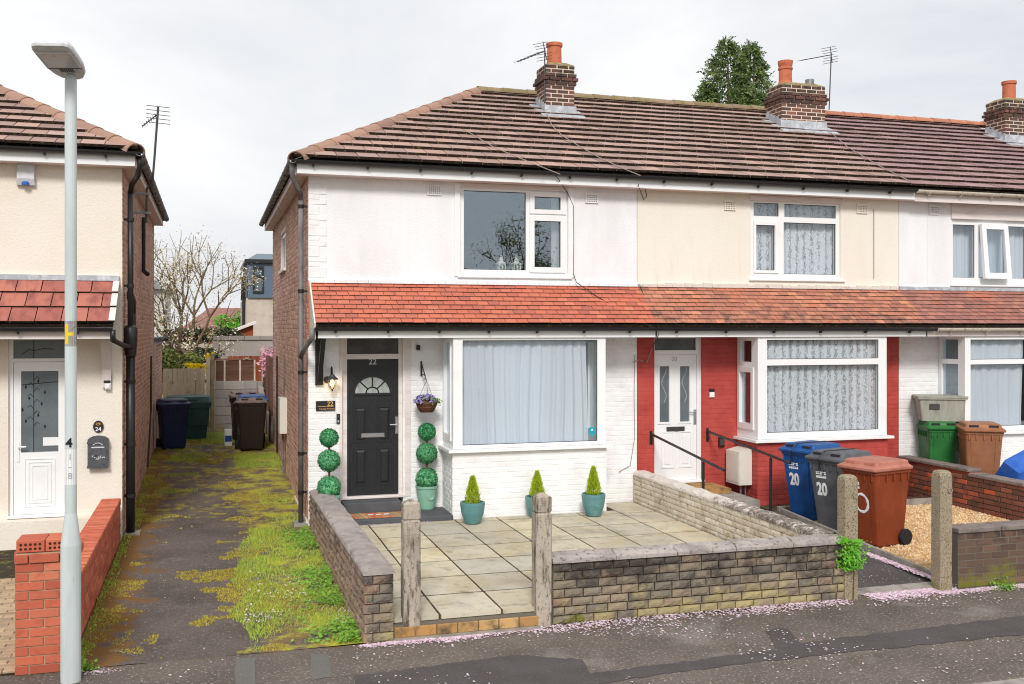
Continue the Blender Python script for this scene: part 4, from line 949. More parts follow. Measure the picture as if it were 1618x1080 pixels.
# ---------------------------------------------------------------- number 20
H = empty('terraced_house', (8.7, YW, 0), 'mid terrace with cream upper wall, red-painted ground floor and white door', 'house')
house[20] = H
X0, X1 = 6.33, 11.10
wo = rc(1186, 319, 1328, 441, YW)
d20 = rc(1034, 531, 1110, 764, YW)
bay20 = (8.05, 10.39)
house_shell(H, X0, X1, 'cream_render', 'red_paint', [wo], [(d20[0], d20[1], .30, 2.72), (8.2, 10.2, 1.2, 2.68)], bay20)
WY = YW + .03
q = lambda a, b, c, d: rc(1000 + a / 3.852, 280 + b / 3.852, 1000 + c / 3.852, 280 + d / 3.852, WY)
pp = [q(735, 155, 888, 235), q(922, 167, 1237, 245), q(747, 290, 863, 565), q(918, 278, 1235, 590)]
win = window(H, rc(1186, 319, 1328, 441, WY), pp, WY, [(q(733, 268, 884, 582), pp[2])], glass='clear_glass')
curtain(win, wo[0] + .03, wo[1] - .03, wo[2] + .02, wo[3] - .02, WY + .14, 'net', .025, .13, 8, 'net_curtain')
MB().box(wo[0] - .02, wo[1] + .02, YW - .03, YW + .01, wo[3] + .003, 4.985).build('trim_board', 'pinkish_white', H)
vent(H, 1153, 323.5, YW, 'cream_render', .2, .17); vent(H, 1361.5, 329, YW, 'cream_render', .2, .17)
m = MB()
for i in range(30):
    x = X0 + .01 + i * .157
    m.box(x, x + .155, YW - .045 - ru(0, .012), YW - .004, LTZ - .01, LTZ + .03 + ru(0, .03))
m.build('mortar_fillet', 'coping_white', H)
rf, _ = main_roof(H, X0, X1, None, None, None)
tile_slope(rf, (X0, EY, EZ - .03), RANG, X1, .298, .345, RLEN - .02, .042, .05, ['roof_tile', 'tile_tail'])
half_tiles(rf, (X0, RY, RZ + .015), (X1, RY, RZ + .015), .45, .14, 'ridge_mossy', 'ridge_tile', .8)
MB().box(X0, X1 + .12, 14.25, 14.275, 4.985, 5.12).build('fascia', 'pvc', H)
MB().box(X0, X1, 14.277, YW, 4.992, 5.01).build('soffit', 'pinkish_white', H)
gutter(H, [(X0, 14.19, 5.155), (X1 + .1, 14.19, 5.145)], 'black_plastic', brk=.85)
lower_roof(H, X0, X1, 'clay_old')
gutter(H, [(X0, LEY - .03, 2.858), (X1 + .15, LEY - .03, 2.85)], 'black_plastic', .05, .85, name='lower_gutter')
ZS2 = 1.135
q = lambda a, b, c, d: rc(1180 + a / 4.91, 500 + b / 4.91, 1180 + c / 4.91, 500 + d / 4.91, YB + .01)
fps = [q(155, 178, 1018, 327), q(157, 374, 1022, 888)]
fps = [(fps[1][0], fps[1][1], fps[0][2], fps[0][3]), fps[1]]
sps = [(YB + .2, YW - .1, 2.32, 2.65), (YB + .2, YW - .1, 1.36, 2.16)]
bw = bay(H, *bay20, ZS2, ZT, 'red_paint', fps, sps, side_sash=[((YB + .13, YW - .04, 1.27, 2.24), sps[1])])
curtain(bw, bay20[0] + .12, bay20[1] - .12, ZS2 + .02, 2.70, YB + .13, 'net', .025, .13, 11, 'net_curtain')
# door of number 20
DY = YW + .05
do = rc(1034, 531, 1110, 764, DY)
dl, dtl = rc(1037.5, 560, 1101, 759, DY), rc(1034.5, 534, 1100, 553, DY)
door = MB().plate(do[0] - .005, do[1] + .005, .415, 2.715, [dl, dtl], DY, DY + .07).build('front_door', 'pvc', H)
MB().box(dtl[0], dtl[1], DY + .03, DY + .036, dtl[2], dtl[3]).build('toplight_pane', 'dark_glass', door)
q = lambda a, b, c, d: rc(980 + a / 3.6, 500 + b / 3.6, 980 + c / 3.6, 500 + d / 3.6, DY)
g1, g2 = q(225, 282, 280, 600), q(341, 282, 395, 597)
MB().plate(dl[0] + .004, dl[1] - .004, dl[2] + .004, dl[3] - .004, [g1, g2], DY + .015, DY + .062).build('door_leaf', 'pvc', door)
for g in (g1, g2):
    MB().box(g[0], g[1], DY + .03, DY + .036, g[2], g[3]).build('door_pane', 'grey_glass', door)
    MB().plate(g[0] - .03, g[1] + .03, g[2] - .03, g[3] + .03, [g], DY + .003, DY + .0145).build('glazing_bead', 'pvc', door)
    cx = (g[0] + g[1]) / 2
    MB().tube([(cx + .04 * math.sin(k * .9), DY + .027, g[2] + .3 + k * .06) for k in range(12)], .008, 5).build('glass_motif', 'pale_glass', door)
for a in ((.12, .44), (.56, .88)):
    w_ = dl[1] - dl[0]; e0, e1 = dl[0] + w_ * a[0], dl[0] + w_ * a[1]
    MB().plate(e0, e1, dl[2] + .2, dl[2] + .78, [(e0 + .025, e1 - .025, dl[2] + .225, dl[2] + .755)], DY + .005, DY + .0145).box(e0 + .06, e1 - .06, DY + .006, DY + .0145, dl[2] + .26, dl[2] + .72).build('panel', 'pvc', door)
lp = q(265, 626, 367, 652)
MB().cbox(lp[0], lp[1], DY - .006, DY + .0145, lp[2], lp[3], .008).build('letter_plate', 'dark_metal', door)
hd = q(418, 528, 432, 612)
MB().cbox(hd[0], hd[1], DY - .004, DY + .0145, hd[2], hd[3], .005).tube([(hd[0], DY, hd[2] + .2), (hd[0], DY - .045, hd[2] + .2), (hd[0] - .11, DY - .045, hd[2] + .2)], .009, 8).build('handle', 'chrome', door)
nm = onY(1066, 567, DY)
piece('door_number', text_mesh('20', .10, 'grey_print', .002), door, (nm.x, DY + .012, nm.z), (R(90), 0, 0))
MB().cbox(do[0] - .02, do[1] + .02, DY - .06, DY + .07, .412, .452, .008).build('threshold', 'pvc', door)

# ---------------------------------------------------------------- number 18
H = empty('terraced_house', (14.0, YW, 0), 'white-rendered terrace at the right edge with cream gutters and brownish lower roof', 'house')
house[18] = H
X0, X1 = 11.10, 16.9
wo = (onY(1504.5, 380, YW).x, 13.9, 3.60, 4.72)
bay18 = (11.88, 14.3)
house_shell(H, X0, X1, 'white_render', 'white_brick', [wo], [(12.05, 14.1, 1.2, 2.68)], bay18)
WY = YW + .03
zz = rc(1504, 335, 1540, 437, WY)
W3 = wo[1] - wo[0]
pA = (wo[0] + .04, onY(1540, 380, WY).x, 3.72, 4.63)
pB = (onY(1553, 380, WY).x, onY(1581, 380, WY).x, 3.80, 4.56)
pC = (onY(1590, 380, WY).x, 13.84, 3.72, 4.63)
win = window(H, wo, [pA, (onY(1546, 380, WY).x, onY(1588, 380, WY).x, 3.72, 4.63), pC], WY, glass='clear_glass')
sh = MB().plate(pB[0] - .09, pB[1] + .09, 3.70, 4.65, [pB], -.03, .03, mp=lambda u, v, d: (u, WY - .045 + d - (4.65 - v) * .10, v)).build('open_sash', 'pvc', win)
MB().quad([(pB[0], WY - .045 - (4.65 - v) * .10, v) if k in (0, 3) else (pB[1], WY - .045 - (4.65 - v) * .10, v) for k, v in enumerate((3.8, 3.8, 4.56, 4.56))]).build('pane', 'glass', win)
curtain(win, wo[0] + .03, wo[1] - .03, wo[2] + .02, wo[3] - .02, WY + .2, 'voile', .03, .22, 15, 'voile_curtain')
MB().box(wo[0] - .03, wo[1] + .03, YW - .03, YW + .01, wo[3] + .003, 4.985).build('trim_board', 'pinkish_white', H)
vent(H, 1475, 331, YW, 'white_render', .2, .17)
xj = onY(1465, 380, YW).x
MB().box(xj - .006, xj + .006, YW - .012, YW - .001, 3.55, 4.98).build('render_joint', 'white_render', H)
MB().box(X0, X1, YW - .035, YW - .002, LTZ - .01, LTZ + .05).build('lead_flashing', 'lead', H)
rf, _ = main_roof(H, X0, X1, None, None, None)
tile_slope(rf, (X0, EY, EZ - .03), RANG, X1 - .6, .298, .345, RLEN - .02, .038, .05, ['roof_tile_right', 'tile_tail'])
half_tiles(rf, (X0, RY, RZ + .015), (X1, RY, RZ + .015), .45, .14, 'ridge_orange', 'ridge_tile', .8)
MB().box(X0 + .125, X1, 14.255, 14.28, 4.96, 5.09).build('fascia', 'pinkish_white', H)
MB().box(X0, X1, 14.282, YW, 4.992, 5.01).build('soffit', 'pinkish_white', H)
gutter(H, [(X0 + .11, 14.19, 5.14), (X1, 14.19, 5.13)], 'old_gutter', brk=.7)
lower_roof(H, X0, X1, 'clay_brown', fmt='pinkish_white', xt=15.9, dz=-.02)
gutter(H, [(X0 + .16, LEY - .03, 2.85), (X1, LEY - .03, 2.85)], 'old_gutter', .055, .8, name='lower_gutter')
fps = [(bay18[0] + .12, 13.2, 2.33, 2.66), (bay18[0] + .12, 13.2, 1.22, 2.25), (13.26, 14.18, 2.33, 2.66), (13.26, 14.18, 1.22, 2.25)]
sps = [(YB + .17, YW - .08, 2.33, 2.66), (YB + .17, YW - .08, 1.22, 2.25)]
bw = bay(H, *bay18, ZS2, ZT, 'white_brick', fps, sps)
curtain(bw, bay18[0] + .12, 13.15, ZS2 + .02, 2.70, YB + .13, 'voile', .025, .24, 17, 'voile_curtain', 1)
curtain(bw, 13.25, bay18[1] - .1, ZS2 + .02, 2.70, YB + .13, 'voile', .025, .24, 18, 'voile_curtain', 1)

# ---------------------------------------------------------------- number 24, left
H = empty('semi_detached_house', (-3.0, YW, 0), 'cream-rendered house at the left edge with red porch roof and glazed white door', 'house')
house[24] = H
X0, X1 = -6.0, -1.136
DY = YW + .05
do = rc(14, 531, 108, 818, DY)
MB().plate(X0, X1 - .004, 3.3, 5.06, [], YW, YW + .24).build('upper_wall', 'peach_render', H)
MB().plate(X0, X1 - .003, -.1, 3.298, [(do[0], do[1], .30, 2.72)], YW + .002, YW + .24).build('lower_wall', 'peach_render', H)
MB().plate(YW + .02, 22.4, -.1, 5.06, [], X1 - .24, X1, mp=lambda u, v, d: (d, u, v)).build('side_wall', 'mortar', H)
sh24 = []
brick_field(MB(), YW + .004, 22.4, .12, 5.02, sh24, lambda u, z, d: (X1 + d, u, z), proud=.006).build('gable_bricks', 'gable_brick', H, kind='stuff')
MB().plate(X0, X1, -.1, 5.06, [], 22.15, 22.39).build('back_wall', 'gable_brick', H)
MB().box(X0, X0 + .2, YW + .25, 22.1, -.1, 5.0).build('party_wall', 'room', H)
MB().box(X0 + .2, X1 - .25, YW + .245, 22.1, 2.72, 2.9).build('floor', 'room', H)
rf, clips = main_roof(H, X0, -.91, -4.72, None, None, dirn=-1)
tile_slope(rf, (-4.6, EY, EZ - .03), RANG, -.91, .298, .345, RLEN - .02, .04, .05, ['roof_tile', 'tile_tail'], [(-RLEN, -3.81, (3.69 - .005) * RLEN)])
half_tiles(rf, (-.95, EY + .02, EZ - .045), (-4.68, RY, RZ - .02), .44, .15, 'ridge_tile', 'hip_tile', .9)
half_tiles(rf, (-6.0, RY, RZ + .015), (-4.68, RY, RZ + .015), .45, .14, 'ridge_tile', 'ridge_tile', .8)
MB().box(X0, -.96, 14.25, 14.275, 4.99, 5.13).build('fascia', 'pvc', H)
MB().box(-.985, -.96, 14.277, 22.5, 4.99, 5.13).build('fascia', 'pinkish_white', H)
MB().box(X0, -.987, 14.277, YW, 4.992, 5.01).build('soffit', 'pinkish_white', H)
MB().box(X1, -.987, YW + .002, 22.5, 4.992, 5.01).build('soffit', 'pinkish_white', H)
gutter(H, [(X0, 14.19, 5.155), (-.88, 14.19, 5.165)], 'black_plastic')
gutter(H, [(-.895, 14.14, 5.165), (-.895, 22.6, 5.15)], 'grey_pipe', brk=.55)
# porch roof of three big tile courses
px1 = onY(186, 440, YW).x
PT, PE = 3.50, 2.93
pr = MB().prismx([(LEY + .01, PE - .035), (YW, PT - .045), (YW, PT - .2), (LEY + .03, PE - .07)], X0, px1).build('porch_roof', 'tile_tail', H)
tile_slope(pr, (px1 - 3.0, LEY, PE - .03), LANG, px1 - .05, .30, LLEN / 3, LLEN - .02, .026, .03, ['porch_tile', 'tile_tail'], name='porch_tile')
vs_ = tile_mesh([(0, 0), (.075, 0), (.075, LLEN / 3 + .02), (0, LLEN / 3 + .02)], 0, 0, LLEN / 3, .03, ['pinkish_white', 'tile_tail'])
for i in range(3):
    o = piece('verge_tile', vs_, pr, (px1 - .05, LEY + math.cos(LANG) * LLEN / 3 * i - .0, PE - .025 + math.sin(LANG) * LLEN / 3 * i)); o.rotation_euler = (LANG, 0, 0)
MB().box(X0, px1 + .02, YW - .06, YW - .002, PT - .02, PT + .05).build('lead_flashing', 'lead', H)
MB().box(X0, px1 + .0, LEY + .035, LEY + .055, 2.715, 2.885).build('porch_fascia', 'pinkish_white', H)
MB().box(X0, px1 + .0, LEY + .057, YW - .002, 2.72, 2.735).build('porch_soffit', 'pinkish_white', H)
gutter(H, [(X0, LEY - .03, 2.865), (-1.19, LEY - .03, 2.855)], 'black_plastic', .05, .72, name='porch_gutter')
bx0, bx1 = onY(160, 540, YW).x, onY(176, 540, YW).x
MB().prismx([(YW - .004, 2.06), (YW - .05, 2.06), (YW - .075, 2.3), (YW - .33, 2.66), (YW - .33, 2.712), (YW - .004, 2.712)], bx0 + .02, bx1 - .0).build('porch_bracket', 'wood_white', H)
# soil stack and downpipe
D = MB().tube([(-.895, 14.24, 5.12), (-.895, 14.26, 5.0), (-.93, 14.36, 4.88), (-1.02, 14.62, 4.80), (-1.045, 14.68, 4.68)], .038, 8).tube([(-1.045, 14.68, 4.72), (-1.045, 14.68, 2.55)], .038, 10).build('downpipe', 'black_plastic', H, smooth=True)
st = MB().tube([(-1.045, 14.70, 2.75), (-1.045, 14.70, .06)], .058, 12).lathe([(.06, 0), (.075, .05), (.09, .25), (.09, .4), (.05, .44)], (-1.045, 14.70, 2.45), 12)
st.tube([(-1.04, 14.86, 3.0), (-1.04, 14.86, 3.22), (-1.06, 14.80, 3.30), (-1.10, 14.80, 3.30)], .055, 10).tube([(-1.04, 14.86, 3.05), (-1.04, 14.84, 2.6)], .055, 10)
S_ = st.build('soil_stack', 'black_plastic', H, smooth=True)
for z in (4.3, 3.4): MB().lathe([(.047, 0), (.047, .05)], (-1.045, 14.68, z), 10).box(-1.13, -1.05, 14.66, 14.70, z + .01, z + .04).build('pipe_clip', 'black_plastic', D)
for z in (2.1, 1.25, .55): MB().lathe([(.066, 0), (.066, .05)], (-1.045, 14.70, z), 12).box(-1.13, -1.05, 14.68, 14.72, z + .01, z + .04).build('pipe_clip', 'black_plastic', S_)
MB().tube([(-1.19, LEY - .03, 2.83), (-1.19, LEY - .02, 2.70), (-1.10, 14.3, 2.62), (-1.04, 14.62, 2.60)], .034, 8).build('gutter_outlet', 'black_plastic', H, smooth=True)
MB().box(-1.12, -.92, 14.55, 14.85, .02, .075).build('gully', 'kerb', S_)
# door of number 24
dl, dtl = rc(21, 571, 104, 812, DY), rc(21, 537, 104, 566, DY)
door = MB().plate(do[0], do[1], .37, 2.715, [dl, dtl], DY, DY + .07).build('front_door', 'pvc', H)
MB().box(dtl[0], dtl[1], DY + .03, DY + .036, dtl[2], dtl[3]).build('toplight_pane', 'grey_glass', door)
gl = rc(33, 586, 106 - 3, 714, DY)
w_ = dl[1] - dl[0]
gl = (dl[0] + w_ * .145, dl[1] - w_ * .145, gl[2], gl[3])
MB().plate(dl[0] + .004, dl[1] - .004, dl[2] + .004, dl[3] - .004, [gl], DY + .008, DY + .062).build('door_leaf', 'pvc', door)
MB().box(gl[0], gl[1], DY + .03, DY + .036, gl[2], gl[3]).build('door_pane', 'grey_glass', door)
for k in range(3):
    i0 = .10 + k * .045
    MB().plate(dl[0] + i0 + .03, dl[1] - i0 - .03, dl[2] + i0, gl[2] - i0 + .02, [(dl[0] + i0 + .042, dl[1] - i0 - .042, dl[2] + i0 + .012, gl[2] - i0 + .008)], DY, DY + .0075).build('panel_moulding', 'pvc', door)
MB().tube([(dl[0] + .06, DY + .0, 1.30), (dl[0] + .06, DY - .045, 1.30), (dl[0] + .16, DY - .045, 1.30)], .011, 8).cbox(dl[0] + .045, dl[0] + .075, DY - .004, DY + .007, 1.10, 1.36, .004).build('handle', 'pvc', door)
lead = MB(); gxm = gl[0] + (gl[1] - gl[0]) * .33
lead.tube([(gxm, DY + .028, gl[2]), (gxm, DY + .028, gl[3])], .004, 4).tube([(gl[0], DY + .028, gl[3] - .18), (gl[1], DY + .028, gl[3] - .14)], .004, 4).tube([(gxm, DY + .028, dtl[2]), (gxm, DY + .028, dtl[3])], .004, 4)
lead.tube([(gl[0] + .0, DY + .028, dtl[2] + .05), (gl[0] + .1, DY + .028, dtl[2] + .12), (gxm, DY + .028, dtl[2] + .10), (gxm + .12, DY + .028, dtl[2] + .13), (gxm + .25, DY + .028, dtl[2] + .12)], .004, 4)
for k in range(9):
    zc = gl[3] - .12 - k * .075; sx = (-1) ** k
    lead.tube([(gxm, DY + .028, zc), (gxm + sx * .04, DY + .028, zc + .05), (gxm + sx * .07, DY + .028, zc + .02)], .0035, 4)
    c = Vector((gxm + sx * (.055 + .04 * ((k * 37) % 3)), DY + .027, zc - .01))
    lead.prism([(c.x - .014, c.z), (c.x, c.z - .028), (c.x + .014, c.z), (c.x, c.z + .028)], DY + .024, DY + .029)
lead.build('leadwork', 'black_print', door)
for z0, z1 in ((1.16, 1.27), (1.03, 1.08)):
    MB().box(gl[0] + .26, gl[0] + .45, DY + .026, DY + .029, z0 + .14, z1 + .14).build('door_notice', 'white_print', door)
MB().cbox(do[0] - .02, do[1] + .02, DY - .06, DY + .07, .365, .405, .008).build('threshold', 'pvc', door)
MB().box(do[0] - .35, X1 - .2, YW - .20, YW - .005, -.05, .36).build('door_plinth', 'peach_render', H)

# ================================================================ chimneys (parts of the houses)
def chimney(h, x0, x1, y0, y1, zb, zt, pots, tilt=0):
    c = MB().box(x0 + .006, x1 - .006, y0 + .006, y1 - .006, zb - .5, zt).build('chimney', 'chimney_mortar', h)
    bm = bevel_box('brick', 1, 1, 1, .02, 'chimney_brick')
    n = int((zt - zb + .45) / .075); ph = .075
    for r in range(n):
        z = zt - (r + .5) * ph
        e = {2: .03, 3: .055, 4: .028}.get(r, 0)
        for face in ('f', 'l', 'r'):
            a, b = (x0, x1) if face == 'f' else (y0, y1)
            a -= e; b += e; L = .225; k = int(round((b - a) / L)); u = a + (L / 2 if r % 2 else 0) - L
            while u < b:
                s0, s1 = max(u, a), min(u + L - .02, b)
                if s1 - s0 > .04:
                    if face == 'f': loc, sc_ = ((s0 + s1) / 2, y0 - e + .05, z), (s1 - s0, .10, ph - .02)
                    elif face == 'l': loc, sc_ = (x0 - e + .05, (s0 + s1) / 2 + .004, z), (.10, s1 - s0 - .006, ph - .02)
                    else: loc, sc_ = (x1 + e - .05, (s0 + s1) / 2 + .004, z), (.10, s1 - s0 - .006, ph - .02)
                    roofz = EZ + RTAN * (loc[1] - EY)
                    if z > roofz - .05: piece('brick', bm, c, loc, (0, ru(-.012, .012), ru(-.012, .012)), sc_)
                u += L
    # mortar slope round the pots, lead apron and stepped side flashing
    MB().hexa([(x0, y0, zt), (x1, y0, zt), (x1, y1, zt), (x0, y1, zt), (x0 + .12, y0 + .12, zt + .07), (x1 - .12, y0 + .12, zt + .07), (x1 - .12, y1 - .12, zt + .07), (x0 + .12, y1 - .12, zt + .07)]).build('flaunching', 'flaunching', c)
    zf = EZ + RTAN * (y0 - EY)
    fl = MB().box(x0 - .03, x1 + .03, y0 - .02, y0 - .004, zf - .05, zf + .17)
    fl.hexa([(x0 - .15, y0 - .30, zf - .30 * RTAN + .012), (x1 + .15, y0 - .30, zf - .30 * RTAN + .012), (x1 + .12, y0 - .004, zf + .015), (x0 - .12, y0 - .004, zf + .015), (x0 - .15, y0 - .30, zf - .30 * RTAN + .04), (x1 + .15, y0 - .30, zf - .30 * RTAN + .04), (x1 + .12, y0 - .004, zf + .05), (x0 - .12, y0 - .004, zf + .05)])
    for sx in (x0 - .018, x1 + .004):
        for k in range(5):
            ya = y0 + k * (y1 - y0) / 5; z1 = EZ + RTAN * (ya - EY)
            fl.box(sx, sx + .014, ya, ya + (y1 - y0) / 5, z1 - .1, z1 + .2)
    for sx in (x0 - .16, x1):
        fl.hexa([(sx, y0 - .1, zf - .1 * RTAN + .0), (sx + .16, y0 - .1, zf - .1 * RTAN + .0), (sx + .16, y1, EZ + RTAN * (y1 - EY) + .0), (sx, y1, EZ + RTAN * (y1 - EY)), (sx, y0 - .1, zf - .1 * RTAN + .04), (sx + .16, y0 - .1, zf - .1 * RTAN + .04), (sx + .16, y1, EZ + RTAN * (y1 - EY) + .04), (sx, y1, EZ + RTAN * (y1 - EY) + .04)])
    fl.build('flashing', 'lead', c)
    for px, py, kind in pots:
        if kind == 'pot':
            MB().lathe([(.155, 0), (.145, .03), (.135, .06), (.13, .36), (.15, .37), (.152, .43), (.12, .43), (.115, .2)], (px, py, zt + .02), 18, cap=False).build('chimney_pot', 'pot', c, smooth=False)
        elif kind == 'roll':
            MB().lathe([(.16, 0), (.145, .05), (.13, .10), (.128, .32), (.145, .33), (.145, .36), (.13, .38), (.145, .45), (.15, .50), (.12, .50), (.11, .25)], (px, py, zt + .02), 18, cap=False).build('chimney_pot', 'pot', c)
        else:
            MB().lathe([(.09, 0), (.09, .16), (.075, .16)], (px, py, zt + .03), 14).build('flue_cowl', 'metal', c)
    return c
chimney(house[22], 5.81, 6.36, 17.40, 17.95, 6.72, 7.63, [(6.06, 17.66, 'pot')])
chimney(house[20], 10.68, 11.65, 17.46, 18.03, 6.74, 7.62, [(10.93, 17.74, 'roll'), (11.48, 17.74, 'cowl')])
chimney(house[18], 16.0, 16.97, 17.46, 18.03, 6.74, 7.66, [(16.35, 17.74, 'pot')])

def aerial(mast, boom0, boom1, label, n=9, el=.13, refl=True, r=.012):
    a = empty('tv_aerial', mast[0], label, 'aerial')
    m = MB().tube(mast, r, 8).build('mast', 'dark_metal', a)
    b0, b1 = Vector(boom0), Vector(boom1); d = (b1 - b0).normalized(); s = d.cross(Vector((0, 0, 1))).normalized(); up = s.cross(d)
    MB().tube([b0, b1], .009, 6).build('boom', 'dark_metal', a)
    for k in range(n):
        p = b0 + (b1 - b0) * ((k + 1) / n); w = el * (1 - .35 * k / n)
        MB().tube([p - s * w, p + s * w], .0045, 5).build('element', 'dark_metal', a)
    if refl:
        m = MB()
        for k in range(-3, 4):
            if k: m.tube([b0 - s * .16 + up * .05 * k - d * .03 * abs(k) * -1, b0 + s * .16 + up * .05 * k + d * .03 * abs(k)], .005, 5)
        m.tube([b0 - up * .16, b0 + up * .16], .008, 5)
        m.build('reflector', 'dark_metal', a)
    return a
Y = 17.38
q0, q1, q2 = onY(862, 180 - 40, Y), onY(862.5, 78, Y), onY(818, 97, Y - .55)
aerial([(q0.x - .02, Y, q0.z - .25), (q1.x - .02, Y, q1.z + .03)], (q1.x - .02, Y, q1.z - .02), (q2.x, Y - .55, q2.z), 'comb-like tv aerial strapped to the leftmost chimney', 8, .12)
Y = 17.75
q0, q1, q2 = onY(1308, 165, Y), onY(1313.5, 83, Y), onY(1266, 95, Y - .6)
aerial([(q0.x + .03, Y, q0.z - .1), (q1.x, Y, q1.z)], (q1.x, Y, q1.z - .04), (q2.x, Y - .6, q2.z), 'tv aerial on a tall mast beside the middle chimney', 10, .12)
q1, q2 = onY(1612, 150, 17.9), onY(1640, 140, 17.9)
aerial([(q2.x, 17.44, 7.1), (q2.x, 17.44, q2.z + .3)], (q2.x, 17.44, q2.z + .1), (q1.x - .3, 17.2, q1.z), 'tv aerial half out of frame behind the rightmost chimney', 7, .1)
# aerial on the left gable
Y = 15.9
b_, k_, t_ = onX(234, 345, -1.0), onX(234, 300, -1.0), None
YY = 15.6
P = lambda x, y: onY(x, y, YY)
a = aerial([P(231, 352), P(232, 298), P(241, 286), P(244, 250), P(250, 168)], P(249, 180), P(225, 199), 'tv aerial on a bent pole bracketed to the left brick gable', 7, .16, False, .016)
for yy in (306, 336):
    p = P(232, yy); MB().box(X1 - .0, p.x + .05, YY - .03, YY + .03, p.z - .015, p.z + .015).build('bracket', 'metal', a)
for k in range(5):
    p = P(249.5, 168 + k * 6.5); MB().tube([p + Vector((-.16, .05, 0.02)), p + Vector((.17, -.05, -.02))], .005, 5).build('element', 'dark_metal', a)

# ================================================================ garden walls
stones = [rock_brick('stone', 'stone', i) for i in range(5)]
stones_s = [rock_brick('stone', 'stone_side', 20 + i) for i in range(5)]
def coping_mesh(mt, w, hgt, ln, seed=0, lumps=.010):
    g = random.Random(seed); m = MB(); k = 7; rings = []
    for e in range(6):
        y = -ln / 2 + ln * e / 5; s = .985 if e in (0, 5) else 1
        rings.append([(-w / 2 * s, y, 0), ] + [(-math.cos(math.pi * j / k) * w / 2 * s, y, (hgt * .35 + hgt * .65 * math.sin(math.pi * j / k)) * s + g.uniform(-lumps, lumps)) for j in range(k + 1)] + [(w / 2 * s, y, 0)])
    m.loft(rings)
    return m.mesh('coping_stone', mt)
# left garden wall (stone, falls slightly towards the house)
wl = empty('garden_wall', (1.46, 11.7, 0), 'split-stone garden wall with rounded grey coping beside the mossy driveway', 'wall')
Y0, Y1 = 9.16, 14.42
slope = lambda y: -.075 * (y - Y0) / (Y1 - Y0)
cw = MB().hexa([(1.345, Y0 + .03, -.1), (1.585, Y0 + .03, -.1), (1.585, Y1, -.1), (1.345, Y1, -.1), (1.345, Y0 + .03, .615), (1.585, Y0 + .03, .615), (1.585, Y1, .54), (1.345, Y1, .54)]).build('wall_core', 'dark_mortar', wl)
cols = 7; ph = .088
for r in range(cols):
    y = Y0 + .0; k = 0
    while y < Y1 - .03:
        L = ru(.17, .27) if k or r % 2 else .12
        L = min(L, Y1 - y); ym = y + L / 2
        piece('stone', random.choice(stones_s), wl, (1.33 + .03 + ru(-.008, .006), ym, (r + .5) * ph + slope(ym)), (0, 0, R(-90) + ru(-.02, .02)), (L - .01, .075, ph - .012))
        y += L; k += 1
    for x0, x1 in (((1.34, 1.47), (1.47, 1.60)) if r % 2 else ((1.34, 1.41), (1.41, 1.60))):
        piece('stone', random.choice(stones), wl, ((x0 + x1) / 2, Y0 + .04, (r + .5) * ph), (0, 0, ru(-.02, .02)), (x1 - x0 - .008, .08, ph - .012))
for i in range(6):
    a_, b_ = Y0 - .01 + i * .876, Y0 - .01 + (i + 1) * .876 - .02
    o = piece('coping_stone', coping_mesh('coping_side', .30, .065, b_ - a_, i), wl, (1.467, (a_ + b_) / 2, .616 + slope((a_ + b_) / 2)), (-.0145, 0, ru(-.004, .004)))
# front garden wall
wf = empty('garden_wall', (4.77, 9.32, 0), 'low dark split-stone wall facing the pavement with speckled coping', 'wall')
fx0, fx1, fy = 3.15, 6.40, 9.22
MB().box(fx0, fx1, fy + .03, fy + .22, -.1, .59).build('wall_core', 'dark_mortar', wf)
for r in range(7):
    x = fx0
    k = 0
    while x < fx1 - .02:
        L = (.12 if (r % 2 and k == 0) else ru(.17, .25)); L = min(L, fx1 - x)
        if fx1 - x - L < .06: L = fx1 - x
        piece('stone', random.choice(stones), wf, (x + L / 2, fy + .035 + ru(-.006, .006), (r + .5) * .0845), (0, ru(-.01, .01), ru(-.02, .02)), (L - .011, .08, .0845 - .013))
        x += L; k += 1
for i in range(5):
    L = (fx1 - fx0 + .03) / 5
    piece('coping_stone', coping_mesh('coping', .27, .075, L - .006, 40 + i, .013), wf, (fx0 + (i + .5) * L - .01, fy + .11, .592), (0, ru(-.005, .005), R(90)))
# party wall between the gardens
wp = empty('garden_wall', (6.36, 11.9, 0), 'dividing garden wall in flaking cream paint between patio and red house', 'wall')
MB().box(6.27, 6.47, 9.45, 14.46, -.1, .585).build('wall_core', 'flaky_paint', wp)
bl = [rock_brick('block', 'flaky_paint', 60 + i) for i in range(3)]
for r in range(6):
    y = 9.46; k = 0
    while y < 14.44:
        L = min(ru(.19, .24) if k or r % 2 else .11, 14.45 - y)
        if L > .03: piece('block', random.choice(bl), wp, (6.262, y + L / 2, .15 + (r + .5) * .073), (0, 0, R(-90)), (L - .008, .03, .066))
        y += L; k += 1
for i in range(7):
    L = 4.98 / 7
    piece('coping_stone', coping_mesh('coping_white', .25, .07, L - .004, 50 + i, .012), wp, (6.365, 9.47 + (i + .5) * L, .587))
